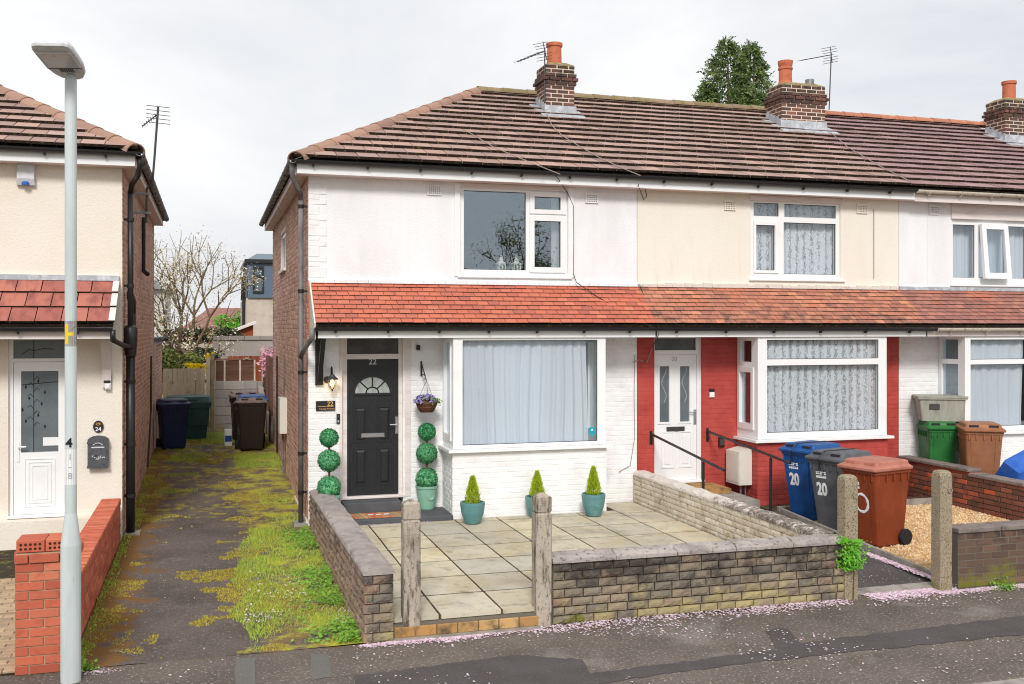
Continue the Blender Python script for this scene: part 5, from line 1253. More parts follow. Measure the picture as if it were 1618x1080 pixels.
# front wall of the red house
wb = empty('garden_wall', (9.4, 9.32, 0), 'brown brick front wall with flat grey coping and green moss, right of the aggregate post', 'wall')
MB().box(7.83, 11.25, 9.235, 9.43, -.1, .605).build('wall_core', 'dark_mortar', wb)
bb = bevel_box('brick', 1, 1, 1, .03, 'brown_brick')
for r in range(8):
    x = 7.83; k = 0
    while x < 11.24:
        L = min(.11 if (r % 2 and k == 0) else .225, 11.25 - x)
        piece('brick', bb, wb, (x + L / 2, 9.285, .006 + (r + .5) * .075), (0, ru(-.008, .008), ru(-.01, .01)), (L - .012, .11 + ru(-.006, .006), .063))
        x += L; k += 1
for i in range(6): piece('coping_stone', bevel_box('coping_stone', .565, .25, .055, .008, 'grey_coping'), wb, (7.82 + (i + .5) * .572, 9.335, .634), (0, ru(-.004, .004), 0))
# brick wall to number 18
wr = empty('garden_wall', (11.16, 12, 0), 'old mixed red brick wall dividing the gravel garden from the bins at right', 'wall')
MB().box(11.06, 11.26, 9.45, 14.46, -.1, .60).build('wall_core', 'dark_mortar', wr)
mb_ = bevel_box('brick', 1, 1, 1, .03, 'mixed_brick')
for r in range(8):
    y = 9.45; k = 0
    while y < 14.44:
        L = min(.11 if (r % 2 and k == 0) else .225, 14.45 - y)
        if L > .03: piece('brick', mb_, wr, (11.09, y + L / 2, .01 + (r + .5) * .075), (0, 0, ru(-.01, .01)), (.1 + ru(-.006, .006), L - .012, .063))
        y += L; k += 1
for i in range(9):
    y = 9.46 + i * .555
    piece('coping_stone', bevel_box('coping_stone', .25, .55, .05, .008, 'grey_coping'), wr, (11.15, y + .277, .625 + (.06 if i >= 6 else 0)), (ru(-.01, .01), 0, 0))
MB().box(11.07, 11.25, 12.80, 14.45, .6005, .659).build('extra_course', 'mixed_brick', wr)

# gate posts
def post(x, y, hgt, w, mt, rounded, label):
    rings = []
    def sq(s, z, c=.012):
        h_ = s / 2
        return [(x - h_ + c, y - h_, z), (x + h_ - c, y - h_, z), (x + h_, y - h_ + c, z), (x + h_, y + h_ - c, z), (x + h_ - c, y + h_, z), (x - h_ + c, y + h_, z), (x - h_, y + h_ - c, z), (x - h_, y - h_ + c, z)]
    J = lambda ring: [(a + ru(-.003, .003), b + ru(-.003, .003), c) for a, b, c in ring]
    rings = [sq(w, -.08)] + [J(sq(w, z)) for z in (.05, .3, .55, .8)]
    if rounded:
        rings += [J(sq(w, hgt - .10)), sq(w, hgt - .05), sq(w * .94, hgt - .02, .02), sq(w * .72, hgt, .02)]
    else:
        rings += [sq(w, hgt - .20), sq(w - .02, hgt - .19), sq(w - .02, hgt - .18), sq(w, hgt - .17), sq(w * 1.0, hgt - .035), sq(w * .25, hgt, .004)]
    return top(MB().loft(rings).build('gate_post', mt), label, 'post')
post(onY(649, 900, 9.27).x, 9.27, 1.27, .158, 'post', False, 'white flaking concrete gate post nearest the driveway')
post(onY(856, 900, 9.27).x, 9.27, 1.27, .158, 'post', False, 'dark-streaked pointed concrete gate post at the left end of the dark stone wall')
for xx, ll in ((1339, 'rounded pebbly concrete post in front of the rust-brown bin'), (1488, 'rounded pebbly concrete post beside the brown brick front wall')):
    xc = onY(xx, 850, 9.27).x
    o = post(xc, 9.27, 1.30, .158, 'post_aggr', True, ll)
    MB().lathe([(.03, 0), (.03, .012), (.018, .012), (.018, .004)], (0, 0, 0), 14).build('bolt_ring', 'post_aggr', o)
    b = o.children[0]; b.data.transform(Matrix.Translation(Vector((0, 0, 0))))
    for v in b.data.vertices: v.co = v.co + Vector(Wl(o))
    b.location = (.01 + .03, -.079, 1.17); b.rotation_euler = (R(90), 0, 0)

# red brick pier and wall on the left
pier = empty('brick_pier', (-1.31, 9.36, 0), 'bright red brick pier capped with perforated bricks behind the lamp post', 'pier')
MB().box(-1.535, -1.095, 9.14, 9.58, -.1, .995).build('mortar_core', 'grey_mortar', pier)
rb = bevel_box('brick', 1, 1, 1, .025, 'red_brick')
for r in range(13):
    z = .0 + (r + .5) * .0765
    e = .02 if r == 12 else 0
    segs = [(-1.545, -1.32), (-1.32, -1.085)] if r % 2 else [(-1.545, -1.435), (-1.435, -1.2), (-1.2, -1.085)]
    for a_, b_ in segs: piece('brick', rb, pier, ((a_ + b_) / 2, 9.18 - e, z), (0, 0, ru(-.008, .008)), (b_ - a_ - .011, .1, .066))
    for s in (-1.545 + .05 - e, -1.085 - .05 + e):
        for a_, b_ in ([(9.24, 9.46), (9.46, 9.58)] if r % 2 else [(9.24, 9.35), (9.35, 9.58)]):
            piece('brick', rb, pier, (s, (a_ + b_) / 2, z), None, (.1, b_ - a_ - .011, .066))
for i in range(2):
    x0 = -1.535 + i * .222
    pb = MB().cbox(x0, x0 + .215, 9.16, 9.44, 1.0, 1.10, .006).build('perforated_brick', 'red_brick', pier)
    for k in range(5):
        for j in range(2):
            m = MB(); cx, cz = x0 + .035 + k * .036, 1.03 + j * .036
            m.prism([(cx + .012 * math.cos(t * .785), cz + .012 * math.sin(t * .785)) for t in range(8)], 9.1585, 9.1595)
            m.build('perforation', 'hole', pb)
wred = empty('garden_wall', (-1.25, 12, 0), 'bright red brick side wall running from the pier back to the cream house', 'wall')
MB().box(-1.36, -1.146, 9.60, 14.28, -.1, .515).build('wall_core', 'grey_mortar', wred)
brick_field(MB(), 9.6, 14.28, .0, .52, [], lambda u, z, d: (-1.146 + d, u, z), proud=.006).build('brickwork', 'red_brick', wred, kind='stuff')
cb = bevel_box('coping_brick', .24, .062, .09, .008, 'red_brick')
for i in range(62): piece('coping_brick', cb, wred, (-1.255, 9.64 + i * .0757, .565), (0, ru(-.008, .008), ru(-.01, .01)))

# ================================================================ street lamp
lx, ly = -1.085, 8.88
L_ = empty('street_lamp', (lx, ly, 0), 'pale grey steel street lamp column with flat led head at the left', 'street lamp')
MB().lathe([(.078, -.1), (.078, 1.10), (.074, 1.13), (.046, 1.36), (.046, 4.86), (.03, 4.9)], (lx, ly, 0), 20).build('column', 'lamp_paint', L_, smooth=False)
MB().lathe([(.0785, .62), (.0792, .625), (.0785, .63)], (lx, ly, 0), 20, cap=False).build('door_seam', 'dark_metal', L_)
MB().lathe([(.0, 0), (.012, .0), (.012, .004), (0, .004)], (0, 0, 0), 10).build('door_lock', 'dark_metal', L_)
o = L_.children[-1]
for v in o.data.vertices: v.co = v.co + Vector((lx, ly, 0))
o.location = (-.012, -.0785, .98); o.rotation_euler = (R(90), 0, R(0))
# head: broad flat shoe pointing at the road
def outline(w0, w1, ln, y0):
    pts = []
    for t in (0, 1): pass
    prof = [(0, .06), (.06, .11), (.16, .15), (.30, .165), (.46, .165), (.535, .15), (.55, .12)]
    return prof
prof = [(-.07, .04), (-.045, .085), (.02, .125), (.11, .146), (.25, .152), (.37, .152), (.42, .137), (.435, .10)]
HA, HZ = R(-14), -.10
def turn(x, y): return lx + x * math.cos(HA) - y * math.sin(HA) * -1, ly - y * math.cos(HA) + x * math.sin(HA)
def ring(s, z, d=0):
    return [(*turn(-w * s, y * s + d), z + HZ + y * .24) for y, w in prof] + [(*turn(w * s, y * s + d), z + HZ + y * .24) for y, w in reversed(prof)]
hd = MB().loft([ring(.95, 5.0), ring(1, 5.015), ring(1, 5.035), ring(.9, 5.065), ring(.6, 5.085)]).build('lamp_head', 'lamp_head', L_)
sk = lambda y: 5.0 + HZ + y * .24
def under(x0, x1, y0, y1, d, mt, nm):
    MB().hexa([(*turn(a, b), sk(b) + e) for e in (-d, .01) for a, b in ((x0, y0), (x1, y0), (x1, y1), (x0, y1))]).build(nm, mt, hd)
under(-.12, .12, .13, .355, .006, 'lens', 'lens')
MBf = [under(-.135, .135, .12, .13, .008, 'dark_metal', 'lens_frame'), under(-.135, -.12, .131, .36, .008, 'lamp_head', 'lens_frame'), under(.12, .135, .131, .36, .008, 'lamp_head', 'lens_frame')]
for x0 in (-.10, .01): under(x0, x0 + .09, .31, .34, .009, 'led', 'led_strip')
for k in range(7): under(-.052 + k * .016, -.052 + k * .016 + .008, .055, .10, .004, 'dark_metal', 'cooling_slot')
def wrap(z0, z1, r, a0, a1, mt, nm):
    m = MB(); n = 8
    for k in range(n):
        t0, t1 = a0 + (a1 - a0) * k / n, a0 + (a1 - a0) * (k + 1) / n
        m.quad([(lx + r * math.sin(t0), ly - r * math.cos(t0), z0), (lx + r * math.sin(t1), ly - r * math.cos(t1), z0), (lx + r * math.sin(t1), ly - r * math.cos(t1), z1), (lx + r * math.sin(t0), ly - r * math.cos(t0), z1)])
    return m.build(nm, mt, L_)
zz = lambda y: onY(113, y, ly - .05).z
wrap(zz(547), zz(507), .0466, -1.6, 1.6, 'kerb', 'sticker')
wrap(zz(543), zz(512), .0472, -1.0, -.35, 'yellow', 'sticker_mark')
wrap(zz(530), zz(525), .0472, -.36, .5, 'yellow', 'sticker_mark')
wrap(zz(766), zz(710), .0466, -1.7, 1.7, 'white_print', 'white_band')
piece('column_number', text_mesh('4', .10, 'black_print', .001, bold=.003), L_, (lx - .008, ly - .0478, zz(700)), (R(90), 0, 0))
piece('sticker_letter', text_mesh('Z', .05, 'grey_print', .001), L_, (lx + .02, ly - .0485, zz(517)), (R(90), 0, 0))
for k in range(3): piece('column_number', text_mesh('1-8'[k], .07, 'grey_print', .001), L_, (lx, ly - .0478, zz(722 + k * 15)), (R(90), 0, 0))

# ================================================================ doorway of number 22
stp = empty('doorstep', (2.4, 14.1, .15), 'dark grey painted doorstep with two levels at the black door', 'step')
MB().cbox(1.605, 3.238, 13.77, 14.46, .13, .245, .012).build('lower_step', 'step', stp)
sx0, sx1 = onY(542, 800, 14.25).x, onY(633, 800, 14.25).x
MB().cbox(sx0, sx1, 14.22, 14.55, .246, .40, .012).build('upper_step', 'step', stp)
# doormat: woven stripes
dm = MB(); mx0, mx1 = onY(553, 808, 14.0).x, onY(640, 808, 14.0).x
for i in range(26):
    a_ = mx0 + (mx1 - mx0) * i / 26; b_ = mx0 + (mx1 - mx0) * (i + .94) / 26
    dm.hexa([(a_ + .05, 13.86, .247), (b_ + .05, 13.86, .247), (b_, 14.18, .247), (a_, 14.18, .247), (a_ + .05, 13.86, .262 + ru(0, .004)), (b_ + .05, 13.86, .262), (b_, 14.18, .262), (a_, 14.18, .262 + ru(0, .004))])
dmo = top(dm.build('doormat', 'mat_stripe'), 'orange and beige striped doormat on the dark doorstep', 'doormat')
for k in range(3): MB().box(mx0 + .25 + k * .11, mx0 + .32 + k * .11, 13.99, 14.05, .265, .268).build('woven_mark', 'white_print', dmo)

# wall lantern, lit
c = onY(523, 595, YW)
wlm = empty('wall_lantern', (c.x, YW, c.z - .1), 'lit black outdoor wall lantern left of the black door', 'wall lamp')
yc = YW - .15
MB().lathe([(.0, 0), (.05, 0), (.05, .012), (0, .012)], (0, 0, 0), 14).build('backplate', 'black_plastic', wlm)
o = wlm.children[-1]
for v in o.data.vertices: v.co = v.co + Wl(wlm)
o.location = (-.05, -.006, .06); o.rotation_euler = (R(90), 0, 0)
zt_ = onY(523, 579.5, yc).z; zc_ = onY(523, 598, yc).z; zb_ = onY(523, 616, yc).z
MB().tube([(c.x, YW - .01, zc_ + .0), (c.x - .0, YW - .03, zt_ - .03), (c.x, YW - .07, zt_), (c.x, yc + .02, zt_ - .01), (c.x, yc, zt_ - .05), (c.x, yc, zc_ + .05)], .009, 8).build('swan_arm', 'black_plastic', wlm, smooth=True)
MB().lathe([(.012, .06), (.03, .055), (.045, .03), (.085, 0), (.09, -.012), (.06, -.012)], (c.x, yc, zc_), 16).build('cap', 'dark_metal', wlm)
MB().lathe([(.058, 0), (.06, -.04), (.052, -.09), (.03, -.125), (.012, -.135)], (c.x, yc, zc_ - .013), 16, cap=False).build('glass_shade', 'lamp_glass', wlm, smooth=True)
MB().lathe([(.014, 0), (.03, -.03), (.03, -.06), (.012, -.085)], (c.x, yc, zc_ - .02), 10).build('bulb', 'bulb', wlm, smooth=True)
m = MB()
for k in range(4):
    t = k * math.pi / 2 + .4
    m.tube([(c.x + r_ * math.cos(t), yc + r_ * math.sin(t), zc_ - .013 + z_) for r_, z_ in ((.061, 0), (.063, -.04), (.055, -.09), (.032, -.125), (.0, -.14))], .004, 4)
m.lathe([(.014, -.135), (.008, -.165)], (c.x, yc, zc_ - .013), 8)
m.build('cage', 'black_plastic', wlm)

# house sign
a_ = rc(499, 633, 529.5, 648.5, YW)
sg = MB().box(a_[0], a_[1], YW - .02, YW - .008, a_[2], a_[3]).build('house_sign', 'black_plastic')
top(sg, 'small black house sign with gold 22 left of the door', 'sign')
wS, hS = a_[1] - a_[0], a_[3] - a_[2]
piece('sign_number', text_mesh('22', .085, 'gold', .001, bold=.001), sg, (a_[0] + wS * .74, YW - .0215, a_[2] + hS * .70), (R(90), 0, 0))
piece('sign_street', text_mesh('Young Avenue', .037, 'gold', .001), sg, (a_[0] + wS * .56, YW - .0215, a_[2] + hS * .2), (R(90), 0, 0))
MB().box(a_[0] + wS * .08, a_[1] - wS * .08, YW - .022, YW - .0205, a_[2] + hS * .42, a_[2] + hS * .46).build('sign_rule', 'gold', sg)
# doorbell, camera
a_ = rc(531.5, 653.5, 537, 669, YW)
o = top(MB().cbox(a_[0], a_[1], YW - .028, YW - .006, a_[2], a_[3], .006).build('doorbell', 'black_plastic'), 'slim black video doorbell between sign and black door', 'doorbell')
MB().cbox((a_[0] + a_[1]) / 2 - .012, (a_[0] + a_[1]) / 2 + .012, YW - .031, YW - .0285, a_[3] - .05, a_[3] - .02, .002).build('lens', 'dark_glass', o)
MB().cbox((a_[0] + a_[1]) / 2 - .012, (a_[0] + a_[1]) / 2 + .012, YW - .031, YW - .0285, a_[2] + .02, a_[2] + .05, .002).build('button', 'grey_print', o)
a_ = rc(657.5, 545, 663, 552.5, YW)
o = top(MB().cbox(a_[0], a_[1], YW - .06, YW - .006, a_[2], a_[3], .008).build('security_camera', 'black_plastic'), 'tiny black security camera high between door and bay window', 'camera')
MB().tube([((a_[0] + a_[1]) / 2, YW - .055, (a_[2] + a_[3]) / 2), ((a_[0] + a_[1]) / 2, YW - .066, (a_[2] + a_[3]) / 2)], .012, 8).build('lens', 'dark_glass', o)
# hanging basket and its bracket
c0, c1 = onY(665.5, 570, YW), onY(674, 597, YW - .25)
br = empty('basket_bracket', (c0.x, YW, c1.z), 'black triangular iron bracket holding the hanging basket', 'bracket')
MB().box(c0.x - .012, c0.x + .012, YW - .014, YW - .004, onY(666, 594, YW).z, c0.z).build('wall_bar', 'black_plastic', br)
MB().tube([(c0.x, YW - .012, c0.z - .02), (c0.x, YW - .28, c1.z + .03)], .008, 6).tube([(c0.x, YW - .012, c1.z + .05), (c0.x, YW - .28, c1.z + .04)], .008, 6).tube([(c0.x, YW - .28, c1.z + .05), (c0.x, YW - .30, c1.z + .0), (c0.x, YW - .27, c1.z - .02)], .008, 6).build('arm', 'black_plastic', br)
bc = onY(674, 632, YW - .28)
bk = empty('hanging_basket', (bc.x, YW - .28, bc.z - .15), 'wicker hanging basket of violet flowers left of the bay window', 'hanging basket')
by = YW - .28; bz = onY(674, 650, by).z; bt = onY(674, 634, by).z
m = MB()
for k in range(9):
    f = k / 8; rr = .085 + .07 * f ** .7; z = bz + (bt - bz) * f
    m.tube([(bc.x + (rr + .004 * (j % 2)) * math.cos(j * math.pi / 12), by + (rr + .004 * (j % 2)) * math.sin(j * math.pi / 12), z) for j in range(25)], .009, 5, cap=False)
m.lathe([(.08, 0), (.15, bt - bz)], (bc.x, by, bz), 14)
m.build('basket', 'wicker', bk)
m = MB()
for k in range(3): 
    t = k * 2.1 + .5
    m.tube([(bc.x + .14 * math.cos(t), by + .14 * math.sin(t), bt), (bc.x, by, c1.z - .03)], .0025, 4)
m.tube([(bc.x, by, c1.z - .04), (bc.x, by, c1.z - .005)], .004, 4)
m.build('chain', 'dark_metal', bk)
def leaf_cloud(n, fn, size, seed, up=.3):
    g = random.Random(seed); m = MB()
    for i in range(n):
        p, nrm = fn(g); p = Vector(p); nrm = (Vector(nrm) + Vector((g.uniform(-.6, .6), g.uniform(-.6, .6), g.uniform(-.6, .6) + up))).normalized()
        t = nrm.orthogonal().normalized(); b = nrm.cross(t); a = g.uniform(0, 6.28)
        t, b = t * math.cos(a) + b * math.sin(a), b * math.cos(a) - t * math.sin(a)
        s = size * g.uniform(.6, 1.3)
        m.quad([p - t * s, p - b * s * .5 + nrm * s * .15, p + t * s, p + b * s * .5 + nrm * s * .15])
    return m
def basket_pt(g):
    t = g.uniform(0, 6.28); rr = .185 * math.sqrt(g.random()); z = bt + .09 * (1 - (rr / .2) ** 2) * g.random() ** .4 - (.03 if rr > .14 else 0)
    return (bc.x + rr * math.cos(t), by + rr * math.sin(t), z), (math.cos(t) * .5, math.sin(t) * .5, .6)
leaf_cloud(260, basket_pt, .022, 5).build('foliage', 'shrub', bk, kind='stuff')
leaf_cloud(230, lambda g: (lambda a: ((a[0][0] - .02, a[0][1], a[0][2] + .02), a[1]))(basket_pt(g)), .026, 6).build('flowers', 'flower', bk, kind='stuff')
def basket_pt2(g):
    return (bc.x + .13 + g.gauss(0, .03), by - .05 + g.gauss(0, .04), bt + .0 + g.gauss(0, .025)), (.5, -.3, .5)
leaf_cloud(90, basket_pt2, .022, 7).build('trailing_leaves', 'ivy', bk, kind='stuff')

# topiary
def sphere_fn(r):
    def f(g):
        z = g.uniform(-1, 1); t = g.uniform(0, 6.28); s = math.sqrt(1 - z * z); k = r * g.uniform(.93, 1.03)
        return (k * s * math.cos(t), k * s * math.sin(t), k * z), (s * math.cos(t), s * math.sin(t), z)
    return f
tp = empty('topiary', (0, 0, 0), 'x y z w', 'topiary', 'three-ball topiaries either side of the black door')
MB().lathe([(.105, 0), (.115, .02), (.15, .30), (.162, .305), (.165, .34), (.15, .34), (.14, .30), (.0, .30)], (0, 0, 0), 24, cap=False).build('pot', 'sage_pot', tp)
MB().lathe([(.045, 0), (.05, .004), (.05, .01), (.04, .012), (.03, .006), (0, .006)], (0, 0, 0), 16).build('pot_emblem', 'sage_pot', tp)
o = tp.children[-1]; o.location = (0, -.128, .19); o.rotation_euler = (R(84), 0, 0)
MB().tube([(0, 0, .3), (.004, 0, .7), (0, 0, 1.2)], .016, 8).build('stem', 'stem', tp)
for z, r_ in ((.435, .16), (.80, .152), (1.11, .128)):
    m = leaf_cloud(1500, sphere_fn(r_), .0135, int(z * 100), 0)
    m.lathe([(r_ * .92 * math.sin(math.pi * k / 8) + .001, -r_ * .92 * math.cos(math.pi * k / 8)) for k in range(9)], (0, 0, 0), 16)
    o = m.build('clipped_ball', 'box_leaf', tp, kind='stuff'); o.location = (0, 0, z)
tp2 = copy_tree(tp)
tp['label'] = 'three-ball topiary in a sage pot left of the black door, behind the garden wall'
tp2['label'] = 'three-ball topiary in an embossed sage pot right of the black door'
q_ = onZ(677, 806, .246); tp2.location = (q_.x, q_.y + .12, .246); tp2.rotation_euler = (0, 0, .25)
q_ = onY(519.5, 700, 13.98); tp.location = (q_.x, 13.95, .246)

# little lime conifers in teal pots
cf = empty('potted_conifer', (0, 0, 0), 'x', 'potted plant', 'lime conifers in teal pots along the white bay')
MB().lathe([(.085, 0), (.11, .02), (.155, .15), (.172, .27), (.17, .30), (.152, .30), (.148, .25), (0, .25)], (0, 0, 0), 24, cap=False).build('pot', 'teal_pot', cf)
MB().tube([(0, 0, .24), (0, 0, .55)], .008, 6).build('stem', 'stem', cf)
m = MB(); g = random.Random(4)
for i in range(1900):
    f = g.random() ** .8; z = .27 + .36 * f; rr = (.115 * (1 - f) ** .75 * (1 if f > .12 else .6 + f * 3.3)) * g.uniform(.4, 1.05) + .004; t = g.uniform(0, 6.28)
    p = Vector((rr * math.cos(t), rr * math.sin(t), z)); d = Vector((math.cos(t) * .45 + g.uniform(-.3, .3), math.sin(t) * .45 + g.uniform(-.3, .3), 1.1)).normalized() * g.uniform(.025, .05)
    s = d.cross(Vector((g.uniform(-1, 1), g.uniform(-1, 1), .1))).normalized() * .0055
    m.quad([p - s, p + s, p + d + s * .3, p + d - s * .3])
m.build('foliage', 'lime_leaf', cf, kind='stuff')
spots = [(749, 829, 'lime conifer in a teal pot, leftmost of the three along the white bay'), (845, 815, 'lime conifer in a teal pot partly hidden behind the dark-streaked gate post'), (941, 817, 'lime conifer in a teal pot at the right end of the white bay')]
for i, (x, y, lb) in enumerate(spots):
    o = cf if i == 0 else copy_tree(cf)
    p = onZ(x, y, .172); o.location = (p.x, min(p.y + .08, 13.84 - .19), .174); o['label'] = lb; o.rotation_euler = (0, 0, i * 1.3); o.scale = (1, 1, 1) if i != 2 else (1.0, 1.0, 1.08)

# white lanterns on the upstairs sill
ln = empty('sill_lantern', (0, 0, 0), 'x', 'lantern', 'white lanterns inside the upstairs window')
MB().plate(-.055, .055, 0, .12, [(-.042, -.006, .02, .10), (.006, .042, .02, .10)], -.055, -.048).box(-.055, -.048, -.047, .055, 0, .12).box(.048, .055, -.047, .055, 0, .12).box(-.047, .047, .048, .055, 0, .12).build('body', 'lantern_white', ln)
MB().lathe([(.085, .12), (.075, .13), (.03, .165), (.03, .18), (.045, .183), (.02, .2), (.008, .22)], (0, 0, 0), 8).build('roof', 'lantern_white', ln)
MB().tube([(0.018 * math.cos(t * .524), 0, .225 + .018 * math.sin(t * .524)) for t in range(13)], .003, 5).build('ring', 'lantern_white', ln)
l2 = copy_tree(ln)
for o, x, lb in ((ln, 792, 'left white tin lantern on the upstairs window sill'), (l2, 816, 'right white tin lantern on the upstairs window sill')):
    p = onY(x, 427, YW + .2); o.location = (p.x, YW + .2, p1[2] - .018); o['label'] = lb

# ================================================================ things on number 20's front
def on_wall(name, px, Y, proud, mt, label, cat, cham=.008):
    a = rc(*px, Y)
    return top(MB().cbox(a[0], a[1], Y - proud, Y - .005, a[2], a[3], cham).build(name, mt), label, cat), a
o, a_ = on_wall('intercom', (1120.5, 619, 1128, 627.5), YW, .03, 'pvc', 'small white and black intercom on the red wall by the white door', 'intercom')
MB().cbox(a_[0], a_[1], YW - .032, YW - .005, a_[3] + .001, a_[3] + .05, .006).build('black_top', 'black_plastic', o)
o, a_ = on_wall('key_safe', (1134.5, 690, 1143, 705), YW, .05, 'black_plastic', 'small black key safe on the red wall below the handrail', 'key safe')
MB().cbox(a_[0] + .01, a_[1] - .01, YW - .056, YW - .0505, a_[2] + .02, a_[3] - .03, .003).build('cover', 'dark_metal', o)
mtx = empty('gas_meter_box', (7.93, 14.2, .41), 'white gas meter box fixed to the side of the red bay', 'meter box')
MB().hexa([(7.82, 14.0, .42), (8.04, 14.0, .42), (8.04, 14.42, .42), (7.82, 14.42, .42), (7.82, 14.0, .93), (8.04, 14.0, .98), (8.04, 14.42, .98), (7.82, 14.42, .93)]).build('cabinet', 'meter_white', mtx)
MB().box(7.812, 7.8195, 14.03, 14.40, .46, .90).build('cabinet_door', 'meter_white', mtx)
MB().tube([(7.9, 14.1, .43), (7.9, 14.1, .1)], .018, 8).tube([(7.98, 14.1, .43), (7.98, 14.1, .1)], .014, 8).build('gas_pipe', 'metal', mtx)
def handrail(x, pa, pb, pp, zb, lab):
    h = empty('handrail', (x, pp[0], zb), lab, 'handrail', 'black handrails beside the path to the white door')
    MB().tube([(x, pa[0], pa[1]), (x, pb[0], pb[1])], .02, 8).build('rail', 'black_plastic', h)
    zp = pa[1] + (pb[1] - pa[1]) * (pp[0] - pa[0]) / (pb[0] - pa[0])
    MB().tube([(x, pp[0], zb), (x, pp[0], zp - .03)], .022, 8).tube([(x, pp[0], zp - .04), (x, pp[0], zp)], .008, 6).build('support_post', 'black_plastic', h)
    MB().box(x - .02, x + .02, YW - .015, YW - .005, pa[1] - .16, pa[1] + .05).tube([(x, YW - .012, pa[1] - .12), (x, YW - .06, pa[1] - .10), (x, YW - .05, pa[1] - .02)], .01, 6).build('wall_bracket', 'black_plastic', h)
handrail(6.56, (14.44, 1.20), (12.15, .955), (12.75, 0), .15, 'black sloping handrail left of the white door, above the cream dividing wall')
handrail(7.53, (14.44, 1.215), (12.1, 1.02), (12.6, 0), .14, 'black sloping handrail right of the white door, ending at the blue bin')

# cables
def cable(pts, mt, label, r=.006):
    return top(MB().tube(pts, r, 5).build('cable', mt), label, 'cable')
yv = YW - .02
cable([onY(870, 268, 14.13), onY(882, 282, 14.2), onY(897, 305, yv), onY(906, 325, yv), onY(906.5, 380, yv), onY(906, 432, yv), onY(911, 446, yv - .08), onY(940, 466, 14.28), onY(985, 493, 14.02), onY(1035, 519, 13.7)], 'cable', 'black cable looping down beside the upstairs window of the white house')
cable([onY(1008, 290, 14.2), onY(1013, 305, 14.4), onY(1017, 315, yv), onY(1022, 310, yv), onY(1018, 292, 14.3)], 'cable', 'small black cable loop hanging under the eave above the party line')
cable([onY(1010, 448, 14.46), onY(1022, 478, 14.22), onY(1035, 505, 13.9), onY(1042, 519, 13.68), onY(1040, 530, 13.72), onY(1031, 548, 14.45)], 'cable', 'thin black cable crossing the lower roof at the party line')
def on_roof(x, y, off=.07):
    p = onPl(x, y, EZ + off, EY, RTAN); return p
cable([on_roof(864, 178), on_roof(872, 198), on_roof(890, 215), on_roof(918, 232), on_roof(950, 250), on_roof(985, 266), on_roof(1012, 277)], 'pale_cable', 'pale aerial cable running down the tiles from the leftmost chimney', .007)
cable([on_roof(740, 208), on_roof(780, 232), on_roof(830, 253), on_roof(885, 275)], 'pale_cable', 'pale cable crossing the tiles on the left part of the roof', .006)
cable([on_roof(1308, 205), on_roof(1340, 232), on_roof(1390, 262), on_roof(1440, 287)], 'pale_cable', 'pale aerial cable running down the tiles from the middle chimney', .007)
cable([onY(1003, 560, yv), onY(1002, 620, yv), onY(1003, 690, yv), onY(996, 735, yv), onY(978, 745, yv)], 'pale_cable', 'pale cable painted over on the white wall beside the party line', .006)
cable([onY(1031, 548, yv), onY(1022, 573, yv), onY(1010, 568, yv), onY(1000, 572, yv)], 'pale_cable', 'short white cable across the red wall left of the white door', .007)
cable([onY(1381, 330, yv), onY(1381, 380, yv), onY(1381, 440, yv)], 'cable', 'thin dark cable down the cream wall right of the net-curtained window', .004)
# party line between 22 and 20, and 20 and 18
# ---------------------------------------------------------------- things on number 24's front
a_ = rc(27, 253, 56.5, 293, YW)
al = MB().hexa([(a_[0], YW - .06, a_[2]), (a_[1], YW - .06, a_[2]), (a_[1], YW - .004, a_[2]), (a_[0], YW - .004, a_[2]), (a_[0] + .01, YW - .09, a_[2] + .08), (a_[1] - .01, YW - .09, a_[2] + .08), (a_[1], YW - .004, a_[2] + .08), (a_[0], YW - .004, a_[2] + .08)]).hexa([(a_[0] + .01, YW - .09, a_[2] + .081), (a_[1] - .01, YW - .09, a_[2] + .081), (a_[1], YW - .004, a_[2] + .081), (a_[0], YW - .004, a_[2] + .081), (a_[0] + .01, YW - .08, a_[3]), (a_[1] - .01, YW - .08, a_[3]), (a_[1], YW - .004, a_[3]), (a_[0], YW - .004, a_[3])]).build('alarm_box', 'lamp_head')
top(al, 'white burglar alarm box with blue light on the cream wall', 'alarm box')
MB().lathe([(.045, 0), (.045, .03), (.03, .045)], ((a_[0] + a_[1]) / 2, YW - .078, a_[2] + .0), 12).build('beacon', 'crate_blue', al)
c = onY(155.5, 673.5, YW)
pl = MB(); pl.prism([(c.x + .065 * math.cos(t * .314), c.z + .08 * math.sin(t * .314)) for t in range(20)], YW - .02, YW - .006)
pl = top(pl.build('number_plaque', 'black_plastic'), 'oval black number 24 plaque above the letterbox', 'sign')
piece('plaque_number', text_mesh('24', .075, 'white_print', .001, bold=.001), pl, (c.x, YW - .0215, c.z - .035), (R(90), 0, 0))
m = MB()
for t in range(5): 
    an = R(20 + 35 * t); m.prism([(c.x + .012 * math.cos(an + 1.57), c.z + .025 + .012 * math.sin(an + 1.57)), (c.x + .012 * math.cos(an - 1.57), c.z + .025 + .012 * math.sin(an - 1.57)), (c.x + .04 * math.cos(an), c.z + .025 + .036 * math.sin(an))], YW - .0225, YW - .0205)
m.build('plaque_flower', 'gold', pl)
a_ = rc(139.5, 688, 172, 737, YW)
mbx = empty('letterbox', ((a_[0] + a_[1]) / 2, YW, a_[2]), 'ornate grey cast letterbox on the cream wall beside the glazed door', 'letterbox')
w_ = a_[1] - a_[0]; cxm = (a_[0] + a_[1]) / 2
